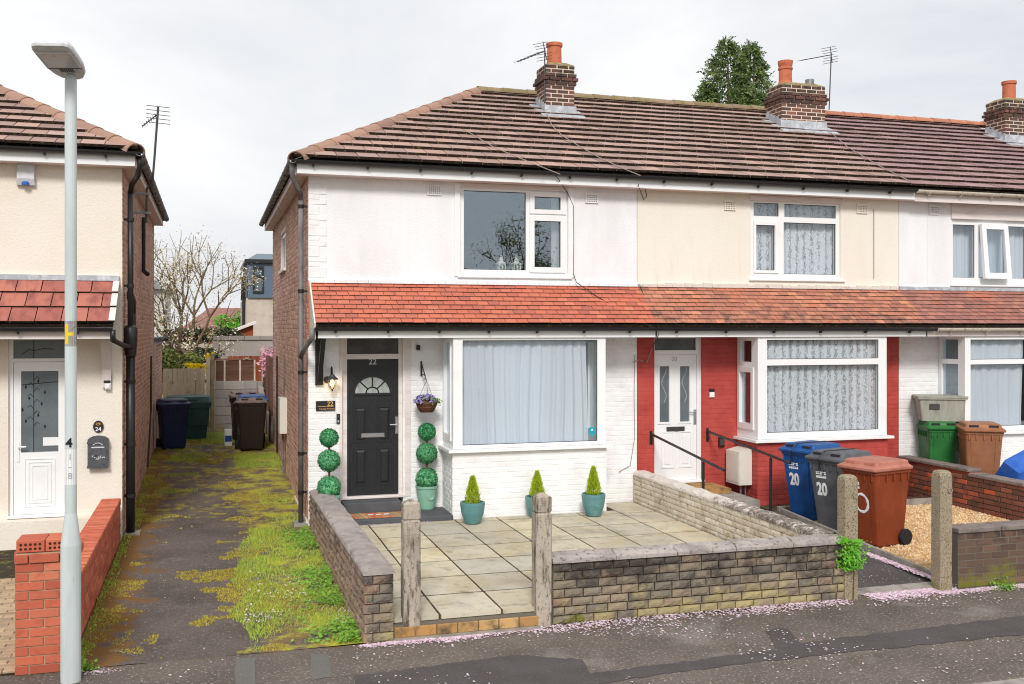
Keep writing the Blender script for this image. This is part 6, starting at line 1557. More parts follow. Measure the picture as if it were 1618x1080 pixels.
arch = [(a_[0], a_[2]), (a_[1], a_[2]), (a_[1], a_[3] - .04)] + [(cxm + w_ / 2 * math.cos(R(20 + 20 * k)), a_[3] - .055 + .06 * math.sin(R(20 + 20 * k))) for k in range(8)] + [(a_[0], a_[3] - .04)]
MB().prism(arch, YW - .09, YW - .006).build('box', 'mailbox', mbx)
MB().box(a_[0] - .008, a_[1] + .008, YW - .1, YW - .0905, a_[3] - .10, a_[3] - .07).box(a_[0] - .006, a_[1] + .006, YW - .098, YW - .0905, a_[2] - .008, a_[2] + .03).build('trim', 'mailbox', mbx)
m = MB()
for k in range(7): m.tube([(cxm - .07 + k * .0235, YW - .093, a_[2] + .12 + .02 * math.cos(k * 1.1)), (cxm - .055 + k * .0235, YW - .098, a_[2] + .14 + .02 * math.cos(k * 1.7))], .007, 5)
m.box(cxm - .08, cxm + .08, YW - .097, YW - .0905, a_[2] + .26, a_[2] + .275).tube([(cxm - .06, YW - .094, a_[2] + .30), (cxm - .02, YW - .097, a_[2] + .325), (cxm + .02, YW - .097, a_[2] + .325), (cxm + .06, YW - .094, a_[2] + .30)], .007, 5)
m.build('ornament', 'lamp_head', mbx)
a_ = rc(164, 592, 176, 605, YW)
sl_ = MB().cbox(a_[0], a_[1], YW - .06, YW - .006, a_[2], a_[3], .006).build('motion_sensor', 'black_plastic')
top(sl_, 'small black and white sensor light under the porch bracket', 'sensor')
MB().cbox(a_[0] + .02, a_[1] - .005, YW - .08, YW - .006, a_[2] - .085, a_[2] - .004, .02).build('sensor_head', 'pvc', sl_)

# ================================================================ bins
def rr(w, d, z, cy=0, c=.04, n=3):
    out = []
    for sx, sy, a0 in ((1, -1, -90), (1, 1, 0), (-1, 1, 90), (-1, -1, 180)):
        for k in range(n + 1):
            t = R(a0 + 90 * k / n)
            out.append((sx * (w / 2 - c) + c * math.cos(t), cy + sy * (d / 2 - c) + c * math.sin(t), z))
    return out
def wheelie(label, body, lid, number=None, logo=False, h=1.0, w=.56, d=.68, group=None, scale=1, strap=False, paint=None, ribs=True):
    b = empty('wheelie_bin', (0, 0, 0), label, 'wheelie bin', group)
    m = MB().loft([rr(w * .80, d * .70, .02, .04), rr(w * .80, d * .72, .05, .035), rr(w * .98, d * .97, h - .12, .0), rr(w * 1.0, d * .99, h - .10, 0), rr(w * 1.04, d * 1.02, h - .095, 0), rr(w * 1.04, d * 1.02, h - .05, 0)])
    m.build('body', body, b)
    if ribs:
        for k in range(-2, 3):
            MB().box(k * w * .2 - .008, k * w * .2 + .008, -d * .51, -d * .44, h - .18, h - .098).build('rim_rib', body, b)
        for sx in (-1, 1):
            for k in range(-1, 3): MB().box(sx * w * .505 - .012, sx * w * .505 + .012, k * d * .2 - .008, k * d * .2 + .008, h - .19, h - .098).build('rim_rib', body, b)
    for k in (-1, 1):
        x_ = k * w * .33; t_ = .012
        MB().hexa([(x_ * .82 - t_, -d * .72 / 2 + .028, .08), (x_ * .82 + t_, -d * .72 / 2 + .028, .08), (x_ * .82 + t_, -d * .72 / 2 + .05, .08), (x_ * .82 - t_, -d * .72 / 2 + .05, .08), (x_ - t_, -d * .485 - .008, h - .14), (x_ + t_, -d * .485 - .008, h - .14), (x_ + t_, -d * .485 + .02, h - .14), (x_ - t_, -d * .485 + .02, h - .14)]).build('body_rib', body, b)
    m = MB().loft([rr(w * 1.10, d * 1.07, h - .055, -.015), rr(w * 1.12, d * 1.09, h - .045, -.015), rr(w * 1.12, d * 1.09, h - .02, -.015), rr(w * .98, d * .92, h + .01, .01), rr(w * .94, d * .88, h + .05, .02), rr(w * .86, d * .80, h + .062, .02)])
    l = m.build('lid', lid, b)
    m = MB()
    for sx in (-1, 1): m.box(sx * w * .26 - .07, sx * w * .26 + .07, -d * .45, -d * .37, h + .012, h + .044)
    m.build('lid_grip', 'black_plastic' if lid != 'bin_brown_lid' else lid, l)
    m = MB().tube([(-w * .42, d * .58, h - .05), (w * .42, d * .58, h - .05)], .017, 8)
    for sx in (-1, 1): m.box(sx * w * .36 - .02, sx * w * .36 + .02, d * .46, d * .60, h - .08, h - .035)
    m.build('handle', body, b)
    MB().tube([(-w * .42, d * .34, .10), (w * .42, d * .34, .10)], .012, 6).build('axle', 'dark_metal', b)
    for sx in (-1, 1):
        x = sx * w * .47
        t = MB(); t.lathe([(.06, -.028), (.10, -.028), (.105, -.015), (.105, .015), (.10, .028), (.06, .028)], (0, 0, 0), 18)
        wh = t.build('wheel', 'rubber', b); wh.location = (x, d * .36, .105); wh.rotation_euler = (0, R(90), 0)
        hb = MB().lathe([(.0, .029), (.02, .032), (.022, .02), (.055, .02), (.06, .03), (.065, .03)], (0, 0, 0), 14, cap=False)
        for k in range(6):
            an = k * 1.047; hb.hexa([(.02 * math.cos(an - .2), .02 * math.sin(an - .2), .02), (.02 * math.cos(an + .2), .02 * math.sin(an + .2), .02), (.06 * math.cos(an + .1), .06 * math.sin(an + .1), .02), (.06 * math.cos(an - .1), .06 * math.sin(an - .1), .02)] + [(a[0], a[1], .03) for a in [(.02 * math.cos(an - .2), .02 * math.sin(an - .2)), (.02 * math.cos(an + .2), .02 * math.sin(an + .2)), (.06 * math.cos(an + .1), .06 * math.sin(an + .1)), (.06 * math.cos(an - .1), .06 * math.sin(an - .1))]])
        ho = hb.build('hub', 'black_plastic', wh)
        if sx < 0: ho.rotation_euler = (R(180), 0, 0)
    fa = math.atan2(d * .97 / 2 - (d * .72 / 2 - .035), h - .17)      # front face leans out
    fy = lambda z: -(d * .72 / 2 - .035) - (z - .05) * math.tan(fa) - .003
    if logo:
        z = h - .30; m = MB()
        for k in range(4):
            for j in range(5):
                if not (k == 2 and j == 3): m.box(-.16 + j * .034, -.16 + j * .034 + .028, fy(z + .02 * k) - .001, fy(z + .02 * k) + .002, z + .025 * k, z + .025 * k + (.019 if k != 1 else .008))
        m.build('council_label', 'white_print', b)
    if number:
        o = piece('bin_number', text_mesh(number, .24, 'white_print', .0015, bold=.009), b, (-.08, fy(h - .46), h - .46), (R(90) + fa, 0, 0), (.72, 1, 1))
    if paint:
        z = h - .48
        m = MB(); pts = []
        for k in range(18):
            t = 2 * math.pi * k / 17; zz = z + .115 * math.sin(t); pts.append((.02 + .1 * math.cos(t), fy(zz) + .002, zz))
        m.tube(pts, [.017 + .004 * math.sin(k * 2.1) for k in range(18)], 6, cap=True)
        for v in range(len(m.v)):
            x, y, zz = m.v[v]; m.v[v] = (x, fy(zz) - .0015 + (y - fy(zz)) * .12, zz)
        m.build('painted_digit', 'white_print', b)
        o = piece('painted_digit', text_mesh('2', .24, 'white_print', .0015, bold=.006), b, (-.17, fy(z), z), (R(90) + fa, 0, 0), (.8, 1, 1))
    if strap:
        MB().tube([(-.06, -d * .5, h - .2), (-.06, -d * .575, h - .03), (-.05, -d * .42, h + .066), (.0, d * .45, h + .066)], .009, 5).build('strap', 'black_plastic', b)
    return b
def place(b, x, y, z, rz): b.location = (x, y, z); b.rotation_euler = (0, 0, rz)
PHI = R(-76)
brown = wheelie('rust-brown wheelie bin with a painted white 0, nearest the pavement', 'bin_brown', 'bin_brown_lid', None, True, 1.03, group='three bins beside the red house path', paint=True)
place(brown, 8.22, 11.2, .075, PHI)
grey = wheelie('dark grey wheelie bin numbered 20 between blue and rust-brown bins', 'bin_grey', 'bin_grey', '20', True, 1.03, group='three bins beside the red house path', strap=True)
place(grey, 8.26, 12.02, .085, R(-72))
blue = wheelie('bright blue wheelie bin numbered 20 at the end of the handrail', 'bin_blue', 'bin_blue', '20', True, 1.03, group='three bins beside the red house path', strap=True)
place(blue, 8.36, 12.86, .095, R(-72))
# bins of number 18, behind the brick wall
gb18 = wheelie('green wheelie bin behind the old brick wall at right', 'bin_green', 'bin_green', h=1.0, w=.48, d=.55)
p = onY(1470, 690, 13.2); place(gb18, 11.56, 14.1, .25, R(-20))
tb18 = wheelie('faded brown wheelie bin with a paper label behind the old brick wall', 'bin_tan', 'bin_tan', h=1.03)
place(tb18, 11.78, 13.4, .25, R(-30))
MB().quad([(-.13, -.325, .60), (.03, -.325, .60), (.03, -.335, .76), (-.13, -.335, .76)]).build('paper_label', 'kerb', tb18)
structure(MB().box(11.26, 16.9, 9.3, 14.48, -.1, .245).build('front_yard', 'kerb'))
# grey storage crate
cr_ = empty('storage_crate', (0, 0, 0), 'grey lidded storage crate resting on the green bin at right', 'crate')
MB().loft([rr(.62, .36, 0, 0, .03), rr(.72, .44, .36, 0, .03), rr(.78, .49, .362, 0, .03), rr(.78, .49, .39, 0, .03)]).build('tub', 'crate_grey', cr_)
MB().loft([rr(.80, .51, .391, 0, .03), rr(.80, .51, .415, 0, .03), rr(.7, .42, .42, 0, .03)]).build('lid', 'crate_grey', cr_)
MB().box(-.2, -.04, -.222, -.205, .2, .29).build('printed_mark', 'dark_metal', cr_)
cr_.rotation_euler = (0, 0, R(-28)); cr_.location = (11.62, 14.14, 1.315)
# blue upturned tub at the right edge
bt_ = empty('recycling_tub', (0, 0, 0), 'bright blue recycling tub tipped on its side behind the brick wall', 'tub')
MB().loft([rr(.86, .52, 0, 0, .05), rr(.90, .56, .03, 0, .05), rr(.86, .50, .05, 0, .05), rr(.62, .34, .38, 0, .05)]).build('tub', 'crate_blue', bt_)
MB().tube([(-.45, -.28, .02), (-.1, -.33, .10), (.2, -.33, .1), (.45, -.28, .02)], .014, 6).build('tub_handle', 'crate_blue', bt_)
MB().quad([(-.12, -.262, .12), (.12, -.262, .12), (.12, -.2, .26), (-.12, -.2, .26)]).build('council_label', 'white_print', bt_)
bt_.location = (11.86, 12.5, .60); bt_.rotation_euler = (R(30), R(-24), R(-6))
for k in range(-3, 4): MB().hexa([(k * .11 - .012, -.272, .05), (k * .11 + .012, -.272, .05), (k * .11 + .012, -.25, .05), (k * .11 - .012, -.25, .05), (k * .08 - .012, -.19, .36), (k * .08 + .012, -.19, .36), (k * .08 + .012, -.17, .36), (k * .08 - .012, -.17, .36)])
tbx = MB().loft([[(a + 11.86, b + 12.5, z) for a, b, z in rr(w_, d_, z_, 0, .05)] for w_, d_, z_ in ((.62, .38, .248), (.74, .46, .55), (.78, .5, .56), (.78, .5, .59))]).build('recycling_tub', 'crate_blue'); top(tbx, 'blue recycling tub standing under the tipped one behind the brick wall', 'tub')

# ================================================================ the back of the alley
bd = bevel_box('board', 1, 1, 1, .02, 'fence')
fn = empty('fence', (-.6, 26.0, .34), 'pale vertical-board fence closing the left end of the alley', 'fence')
for i in range(9):
    piece('board', bd, fn, (-1.06 + i * .108, 26.0 + (i % 2) * .012, .34 + .76), (0, ru(-.01, .01), 0), (.104, .02, 1.52 + ru(-.01, .01)))
MB().box(-1.14, -.10, 26.03, 26.08, .6, .68).box(-1.14, -.10, 26.03, 26.08, 1.5, 1.58).build('rail', 'old_post', fn)
MB().box(-.105, -.015, 25.95, 26.06, .3, 2.12).build('fence_post', 'fence', fn)
MB().box(-.005, .085, 25.93, 26.05, .3, 2.22).build('fence_post', 'old_post', fn)
bw_ = empty('block_wall', (.58, 26.0, .34), 'grey concrete block wall at the end of the alley', 'wall')
MB().box(.095, 1.10, 25.97, 26.12, .3, 1.53).build('mortar_core', 'mortar', bw_)
bk_ = bevel_box('block', 1, 1, 1, .015, 'block')
for r in range(6):
    x = .09
    while x < 1.09:
        L = min(.45 if not (r % 2 and x < .1) else .225, 1.10 - x)
        if L > .05: piece('block', bk_, bw_, (x + L / 2, 26.0, .27 + (r + .5) * .212), (0, 0, ru(-.005, .005)), (L - .012, .1, .2))
        x += L
for i in range(3): piece('block', bk_, bw_, (1.16, 25.75 - i * .45, 1.42 - .1 * i), None, (.12, .43, .2))
lp_ = empty('lap_fence', (.58, 26.1, 1.55), 'brown overlapped fence panel standing on the grey block wall', 'fence')
lb = bevel_box('lap_board', 1, 1, 1, .03, 'fence_brown')
for i in range(4): piece('lap_board', lb, lp_, (.58, 26.10 - .0, 1.60 + i * .125), (R(8), ru(-.006, .006), 0), (1.0, .015, .14))
for x in (.10, .33, .70, 1.05): MB().box(x - .02, x + .02, 26.06, 26.085, 1.53, 2.06).build('batten', 'fence', lp_)
MB().box(.06, 1.1, 26.05, 26.12, 2.061, 2.09).build('capping', 'fence_brown', lp_)
# back fences further off
f2 = empty('fence', (-.8, 33, .34), 'whitish vertical-board fence behind the blossoming tree', 'fence')
for i in range(14): piece('board', bd, f2, (-1.7 + i * .16, 33, .34 + 1.0), (0, 0, ru(-.02, .02)), (.15, .02, 2.02))
MB().box(-1.8, .5, 32.95, 32.98, 2.15, 2.25).build('rail', 'fence', f2)
f3 = empty('fence', (1.6, 31, .34), 'red-brown garden fence behind the lap panel', 'fence')
for i in range(12): piece('board', lb, f3, (.55 + i * .15, 31, .34 + .8), (0, 0, ru(-.02, .02)), (.145, .02, 1.75))
rbm = bevel_box('board', 1, 1, 1, .03, 'fence_red')
for c_ in f3.children: c_.data = rbm; c_.name = 'board'
MB().tube([(1.02 + .1 * math.cos(t * .524), 30.96, 1.85 + .1 * math.sin(t * .524)) for t in range(13)], .02, 5).build('ring_ornament', 'fence', f3)
MB().box(1.45, 1.55, 30.9, 30.98, .3, 2.25).build('fence_post', 'fence', f3)
w3 = empty('stone_wall', (1.5, 32.2, .34), 'mossy grey boundary wall behind the red-brown fence', 'wall')
MB().box(.05, 3.4, 32.1, 32.3, .3, 2.48).build('wall_body', 'block', w3)
for i in range(7): piece('coping_stone', bk_, w3, (.3 + i * .46, 32.2, 2.54), (0, ru(-.02, .02), 0), (.45, .3, .12))
# side fence right of the alley
f4 = empty('fence', (1.28, 24.6, .33), 'dark brown panel fence continuing behind the white house gable', 'fence')
for i in range(14): piece('board', lb, f4, (1.29, 23.05 + i * .215, 1.45), (0, 0, R(90)), (.21, .02, 1.1))
for i in range(7): piece('gravel_board', bk_, f4, (1.29, 23.15 + i * .44, .62), (0, 0, R(90)), (.43, .05, .55))
for y in (23.0, 24.5, 26.0): MB().box(1.24, 1.34, y - .05, y + .05, .25, 2.2).build('fence_post', 'fence_brown', f4)
# brick lean-to behind the left house
lt = empty('brick_outhouse', (-2.0, 23.8, .3), 'low red brick outhouse behind the left house gable', 'outhouse')
MB().box(-3.2, -1.10, 22.42, 25.2, 0, 2.55).build('wall', 'mortar', lt)
brick_field(MB(), 22.42, 25.2, .3, 2.5, [], lambda u, z, d: (-1.10 + d, u, z), proud=.006).build('brickwork', 'gable_brick', lt, kind='stuff')
MB().box(-3.3, -1.0, 22.41, 25.35, 2.552, 2.64).build('roof_slab', 'felt', lt)
gutter(lt, [(-.97, 22.41, 2.66), (-.97, 25.35, 2.64)], 'black_plastic', .06, .9)
# far houses
fh = empty('dormer_house', (4, 42, .34), 'beige house with a blue-grey clad dormer beyond the gardens', 'house')
MB().plate(1.36, 9, .3, 4.05, [(3.05, 3.5, 2.75, 3.75)], 42.0, 42.3).box(1.36, 1.66, 42.301, 50, .3, 4.05).build('wall', 'beige_wall', fh)
dz0, dz1 = 4.05, 5.45
wd = rc(401, 422, 415, 461, 41.9)
dmr = MB().plate(1.42, 9, dz0 + .002, dz1, [wd], 41.9, 42.2).box(1.42, 1.72, 42.201, 48, dz0, dz1).build('dormer', 'slate_clad', fh)
MB().box(1.30, 9.1, 41.75, 48.2, dz1 + .001, dz1 + .14).build('dormer_roof', 'black_plastic', dmr)
MB().hexa([(1.4, 41.9, dz1 + .141), (9, 41.9, dz1 + .141), (9, 48, dz1 + .141), (1.4, 48, dz1 + .141), (1.8, 42.6, dz1 + .42), (9, 42.6, dz1 + .42), (9, 47, dz1 + .42), (1.8, 47, dz1 + .42)]).build('roof_cap', 'felt', dmr)
dw = MB().plate(wd[0] - .04, wd[1] + .04, wd[2] - .04, wd[3] + .04, [(wd[0] + .03, wd[1] - .03, wd[2] + .03, wd[2] + (wd[3] - wd[2]) * .62), (wd[0] + .03, wd[1] - .03, wd[2] + (wd[3] - wd[2]) * .68, wd[3] - .03)], 41.84, 41.895).build('window', 'black_plastic', fh)
MB().box(wd[0] - .01, wd[1] + .01, 41.93, 41.95, wd[2] - .01, wd[3] + .01).build('pane', 'grey_glass', dw)
for k, (x_, z_) in enumerate(((.3, .5), (.5, .52), (.4, .36), (.35, .2))):
    MB().box(wd[0] + (wd[1] - wd[0]) * x_, wd[0] + (wd[1] - wd[0]) * x_ + .05, 41.92, 41.928, wd[2] + (wd[3] - wd[2]) * z_, wd[2] + (wd[3] - wd[2]) * z_ + .05).build('ornament', 'white_print', dw)
w2 = MB().plate(3.05, 3.5, 2.75, 3.75, [(3.1, 3.45, 2.8, 3.3), (3.1, 3.45, 3.36, 3.7)], 42.05, 42.1).build('window', 'pvc', fh); MB().box(3.06, 3.49, 42.12, 42.13, 2.76, 3.74).build('pane', 'dark_glass', w2)
MB().tube([(1.26, 41.9, .3), (1.26, 41.9, 4.0)], .06, 8).build('drainpipe', 'black_plastic', fh)
MB().hexa([(1.17, 42.0, 3.95), (1.34, 42.0, 4.0), (1.34, 42.8, 4.0), (1.17, 42.8, 3.95), (1.2, 42.0, 4.85), (1.34, 42.0, 4.95), (1.34, 42.8, 4.95), (1.2, 42.8, 4.85)]).build('roof_verge', 'tile_tail', fh)
def far_house(x0, x1, y, ze, zr, wall, roof, label, wins):
    h = empty('far_house', ((x0 + x1) / 2, y, .34), label, 'house')
    MB().plate(x0, x1, .3, ze, wins, y, y + .3).box(x0, x0 + .3, y + .301, y + 7, .3, ze).box(x1 - .3, x1, y + .301, y + 7, .3, ze).build('wall', wall, h)
    xm = (x1 - x0) * .3
    MB().add([(x0 - .3, y - .3, ze), (x1 + .3, y - .3, ze), (x1 + .3, y + 7.3, ze), (x0 - .3, y + 7.3, ze), (x0 + xm, y + 3.5, zr), (x1 - xm, y + 3.5, zr)], [(0, 1, 5, 4), (1, 2, 5), (2, 3, 4, 5), (3, 0, 4), (3, 2, 1, 0)]).build('roof', roof, h)
    for w in wins:
        f = MB().plate(w[0], w[1], w[2], w[3], [(w[0] + .08, w[1] - .08, w[2] + .08, w[3] - .35), (w[0] + .08, w[1] - .08, w[3] - .28, w[3] - .08)], y + .05, y + .12).build('window', 'pvc', h)
        MB().box(w[0] + .05, w[1] - .05, y + .15, y + .16, w[2] + .05, w[3] - .05).build('pane', 'grey_glass', f)
    return h
far_house(-1.4, 3.0, 58, 2.7, 4.0, 'far_brick', 'far_roof', 'distant red brick house with a red tiled hip roof seen through the tree', [(.2, 1.2, 1.5, 2.55), (1.7, 2.5, 1.5, 2.55)])
far_house(-9.5, -1.9, 46, 4.5, 6.0, 'far_white', 'felt', 'distant pale house half hidden by the left gable and the tree', [(-3.3, -2.3, 3.0, 4.1), (-5.2, -4.2, 3.0, 4.1)])
sd = empty('garden_shed', (.9, 37.5, .34), 'dark red garden shed with a sloping white-edged roof', 'shed')
MB().hexa([(.1, 37.2, .3), (1.45, 37.2, .3), (1.45, 39, .3), (.1, 39, .3), (.1, 37.2, 2.42), (1.45, 37.2, 2.95), (1.45, 39, 2.95), (.1, 39, 2.42)]).build('wall', 'fence_red', sd)
MB().hexa([(-.55, 37.0, 2.17), (1.55, 37.0, 3.0), (1.55, 39.2, 3.0), (-.55, 39.2, 2.17), (-.55, 37.0, 2.25), (1.55, 37.0, 3.09), (1.55, 39.2, 3.09), (-.55, 39.2, 2.25)]).build('roof', 'pinkish_white', sd)

# bins in the alley
nv = wheelie('navy blue wheelie bin against the left wall of the alley', 'bin_navy', 'bin_navy', h=.98, w=.56, d=.62)
place(nv, -.76, 22.35, .325, R(12))
dk = wheelie('very dark brown wheelie bin on the right of the alley, tilted back', 'bin_dark', 'bin_rim', h=1.02)
place(dk, .80, 21.75, .31, R(4)); dk.rotation_euler = (R(-5), 0, R(4))
g2_ = wheelie('grey-lidded wheelie bin at the back of the right-hand alley bins', 'bin_dark', 'bin_rim', h=1.02)
place(g2_, .72, 23.6, .34, R(5))
b2_ = wheelie('blue-lidded wheelie bin just behind the dark brown one in the alley', 'bin_dark', 'bin_blue', h=1.0)
place(b2_, .86, 22.62, .335, R(3))
sb_ = empty('storage_bin', (0, 0, 0), 'dark teal plastic garden storage bin behind the navy bin', 'storage bin')
MB().loft([rr(.80, .62, 0), rr(.86, .68, .30), rr(.90, .72, .31), rr(.95, .76, .70), rr(1.02, .82, .71), rr(1.02, .82, .78)]).build('tub', 'bin_teal', sb_)
MB().loft([rr(1.04, .84, .781), rr(1.04, .84, .83), rr(.92, .72, .95), rr(.6, .5, .97)]).build('lid', 'bin_teal', sb_)
MB().box(-.2, .2, -.40, -.30, .85, .90).build('latch', 'bin_teal', sb_)
sb_.location = (-.50, 24.3, .34)
cn = empty('paint_container', (.36, 22.6, .33), 'white plastic container with blue label beside the dark brown bin', 'container')
MB().loft([[(a + .36, b + 22.55, z) for a, b, z in rr(.16, .12, zz_, 0, .02)] for zz_ in (.33, .62, .68)]).build('tub', 'white_print', cn)
MB().box(.29, .43, 22.486, 22.489, .42, .55).build('label_band', 'bin_blue', cn)

# things on the brick gable of the white house
mbx = empty('meter_cupboard', (1.25, 16.9, .95), 'slim white meter cupboard on the brick gable', 'meter box')
p_ = onX(446, 655, 1.24)
MB().box(1.18, 1.309, p_.y - .22, p_.y + .25, onX(446, 683, 1.24).z, onX(446, 628, 1.24).z).build('cabinet', 'meter_white', mbx)
MB().tube([(1.25, p_.y, onX(446, 683, 1.24).z), (1.25, p_.y, onX(447, 752, 1.24).z)], .02, 8).tube([(1.28, p_.y + .1, onX(446, 630, 1.24).z), (1.28, p_.y + .1, onX(446, 560, 1.24).z)], .012, 6).build('conduit', 'grey_pipe', mbx)
a_ = onX(430, 560, 1.27)
top(MB().tube([(1.285, 21.0, onX(432, 560, 1.28).z), (1.285, 21.0, .33)], .016, 6).build('waste_pipe', 'black_plastic'), 'thin black pipe down the rear of the brick gable of the white house', 'pipe')
top(MB().tube([(-1.115, 21.0, 2.3), (-1.115, 20.9, 1.2), (-1.115, 20.2, .6), (-1.115, 19.8, .30)], .018, 6).build('waste_pipe', 'black_plastic'), 'thin black pipe down the rear of the left brick gable', 'pipe')
v_ = onX(226, 385, -1.1)
vp = MB().tube([(-1.09, v_.y, v_.z + .45), (-1.09, v_.y, v_.z - .45)], .03, 8).tube([(-1.09, v_.y, v_.z - .45), (-1.02, v_.y - .15, v_.z - .52)], .04, 8).build('boiler_flue', 'black_plastic')
top(vp, 'black flue pipe high on the left brick gable', 'pipe')

# ================================================================ trees and shrubs
def branchy(base, d0, L0, r0, depth, seed, spread=.5, shrink=.78, upw=.15, limbs=3, minr=.006):
    g = random.Random(seed); m = MB(); tips = []
    def grow(p, d, L, r, dep):
        n = 4; pts = [p]; rs = [r]
        for i in range(n):
            d = (d + Vector((g.uniform(-.14, .14), g.uniform(-.14, .14), g.uniform(-.08, .14) + upw * .3))).normalized()
            p = p + d * (L / n); pts.append(p); rs.append(max(r * (1 - .35 * (i + 1) / n), minr))
            if dep <= 2: tips.append((p.copy(), d.copy()))
        m.tube(pts, rs, 6 if dep > 2 else 4, cap=False)
        if dep == 0: return
        k = limbs if dep > 1 else 3
        for i in range(k):
            a = 2 * math.pi * (i + g.random() * .7) / k; s = d.orthogonal().normalized(); t = d.cross(s)
            nd = (d + (s * math.cos(a) + t * math.sin(a)) * spread * g.uniform(.6, 1.3) + Vector((0, 0, upw))).normalized()
            grow(p if i else pts[-1], nd, L * shrink * g.uniform(.75, 1.15), rs[-1] * .85, dep - 1)
        if dep > 1:
            q = pts[2]; a = g.uniform(0, 6.28); s = d.orthogonal().normalized(); t = d.cross(s)
            grow(q, (d + (s * math.cos(a) + t * math.sin(a)) * .9).normalized(), L * .6, rs[-1] * .6, dep - 2)
    grow(Vector(base), Vector(d0).normalized(), L0, r0, depth)
    return m, tips
def puffs(tips, n, size, seed, jit=.06):
    g = random.Random(seed)
    def f(gg):
        p, d = g.choice(tips); return p + Vector((g.gauss(0, jit), g.gauss(0, jit), g.gauss(0, jit))), d
    return leaf_cloud(n, f, size, seed + 1, .2)
tb_ = onY(300, 560, 29.5)
mg = empty('blossom_tree', (tb_.x, 29.5, .34), 'bare-branched tree with sparse cream blossom at the end of the alley', 'tree')
for i, (x, dx, dy, L, s) in enumerate(((tb_.x + .15, .02, -.1, 1.75, 31), (tb_.x - .12, -.18, .15, 1.85, 36), (tb_.x - .32, -.42, -.05, 1.7, 44))):
    m, tips = branchy((x, 29.5, .34), (dx, dy, 1), L, .10, 4, s, .66, .74, .06, minr=.005)
    m.build('trunk', 'bark', mg, smooth=True)
    puffs(tips, 2600, .036, 50 + i, .10).build('blossom', 'blossom', mg, kind='stuff')
pk = empty('blossom_tree', (1.9, 25.2, .34), 'pink blossoming tree peeping out behind the white house gable', 'tree')
m, tips = branchy((1.9, 25.2, .34), (-.12, 0, 1), .85, .05, 3, 61, .6, .72, .12)
m.build('trunk', 'bark', pk, smooth=True)
puffs(tips, 3200, .045, 62, .10).build('blossom', 'pink_blossom', pk, kind='stuff')
def bush(name, c, rx, ry, rz_, n, size, mt, label, seed, cat='shrub', stem='bark'):
    e = empty(name, (c[0], c[1], .34), label, cat)
    g0 = random.Random(seed); lob = [(Vector((g0.uniform(-.7, .7) * rx, g0.uniform(-.7, .7) * ry, g0.uniform(-.5, .6) * rz_)), g0.uniform(.35, .6)) for _ in range(9)]
    def f(g):
        o, k = g.choice(lob); z = g.uniform(-1, 1); t = g.uniform(0, 6.28); s = math.sqrt(1 - z * z); q = g.uniform(.7, 1.1) * k
        return (c[0] + o.x + q * rx * s * math.cos(t), c[1] + o.y + q * ry * s * math.sin(t), max(.36, c[2] + o.z + q * rz_ * z)), (s * math.cos(t), s * math.sin(t), z)
    leaf_cloud(n, f, size, seed).build('foliage', mt, e, kind='stuff')
    m = MB()
    for k in range(6): m.tube([(c[0] + g0.uniform(-.1, .1) * rx, c[1], .34), (c[0] + g0.uniform(-.5, .5) * rx, c[1] + g0.uniform(-.3, .3) * ry, c[2] + rz_ * .3)], .015, 5)
    m.build('stem', stem, e)
    return e
p_ = onY(278, 565, 27.2); bush('shrub', (p_.x, 27.2, 1.95), .62, .4, .42, 2600, .05, 'shrub', 'olive-green shrub showing over the pale board fence', 71)
p_ = onY(311, 577, 26.7); bush('forsythia', (p_.x, 26.7, 1.86), .28, .2, .11, 800, .03, 'forsythia', 'bright yellow forsythia above the pale board fence', 72)
p_ = onY(335, 565, 27.0); bush('forsythia', (p_.x - .05, 26.6, 2.14), .10, .1, .12, 260, .03, 'forsythia', 'small yellow flowering sprig on the fence post', 77)
p_ = onY(265, 560, 29); bush('shrub', (p_.x + .4, 30.3, 2.1), 1.0, .5, .35, 1800, .06, 'dark_shrub', 'dark ivy bank at the foot of the blossoming tree', 73)
p_ = onY(360, 537, 36); bush('shrub', (p_.x - .3, 35.2, 2.5), 1.6, .6, .35, 1800, .07, 'dark_shrub', 'dark hedge between the far gardens', 74)
p_ = onY(370, 505, 52); bush('shrub', (p_.x + .2, 52, 3.1), 1.1, .8, .7, 1500, .10, 'ivy', 'bright green bush in front of the distant brick house', 75)

from mathutils import noise as mnoise
# tall conifer behind the roofs
cx_, cy_ = onY(1165, 120, 30).x, 30.0
cn_ = empty('conifer_tree', (cx_, cy_, .34), 'tall dark green twin-topped conifer rising behind the terrace roof', 'tree')
MB().tube([(cx_, cy_, .34), (cx_ - .1, cy_, 5), (cx_ - .35, cy_, 11.6)], [.28, .2, .02], 8).tube([(cx_, cy_, 5), (cx_ + .5, cy_, 8), (cx_ + .62, cy_, 11.6)], [.18, .12, .02], 8).build('trunk', 'bark', cn_)
m = MB(); g = random.Random(9)
def spray(p, out, sz):
    d = (out * .7 + Vector((g.uniform(-.6, .6), g.uniform(-.6, .6), g.uniform(-.5, .7)))).normalized()
    s = d.cross(Vector((g.uniform(-1, 1), g.uniform(-1, 1), g.uniform(-.2, 1)))).normalized()
    for k in range(3):
        q = p + d * (sz * k * .4) + Vector((0, 0, -.04 * k * k * sz)); w = sz * (.36 - .09 * k) * g.uniform(.6, 1.3)
        m.quad([q - s * w, q + d * sz * .18 - s * w * .2 + Vector((0, 0, .02)), q + s * w, q + d * sz * .5 + Vector((0, 0, g.uniform(-.08, .04)))])
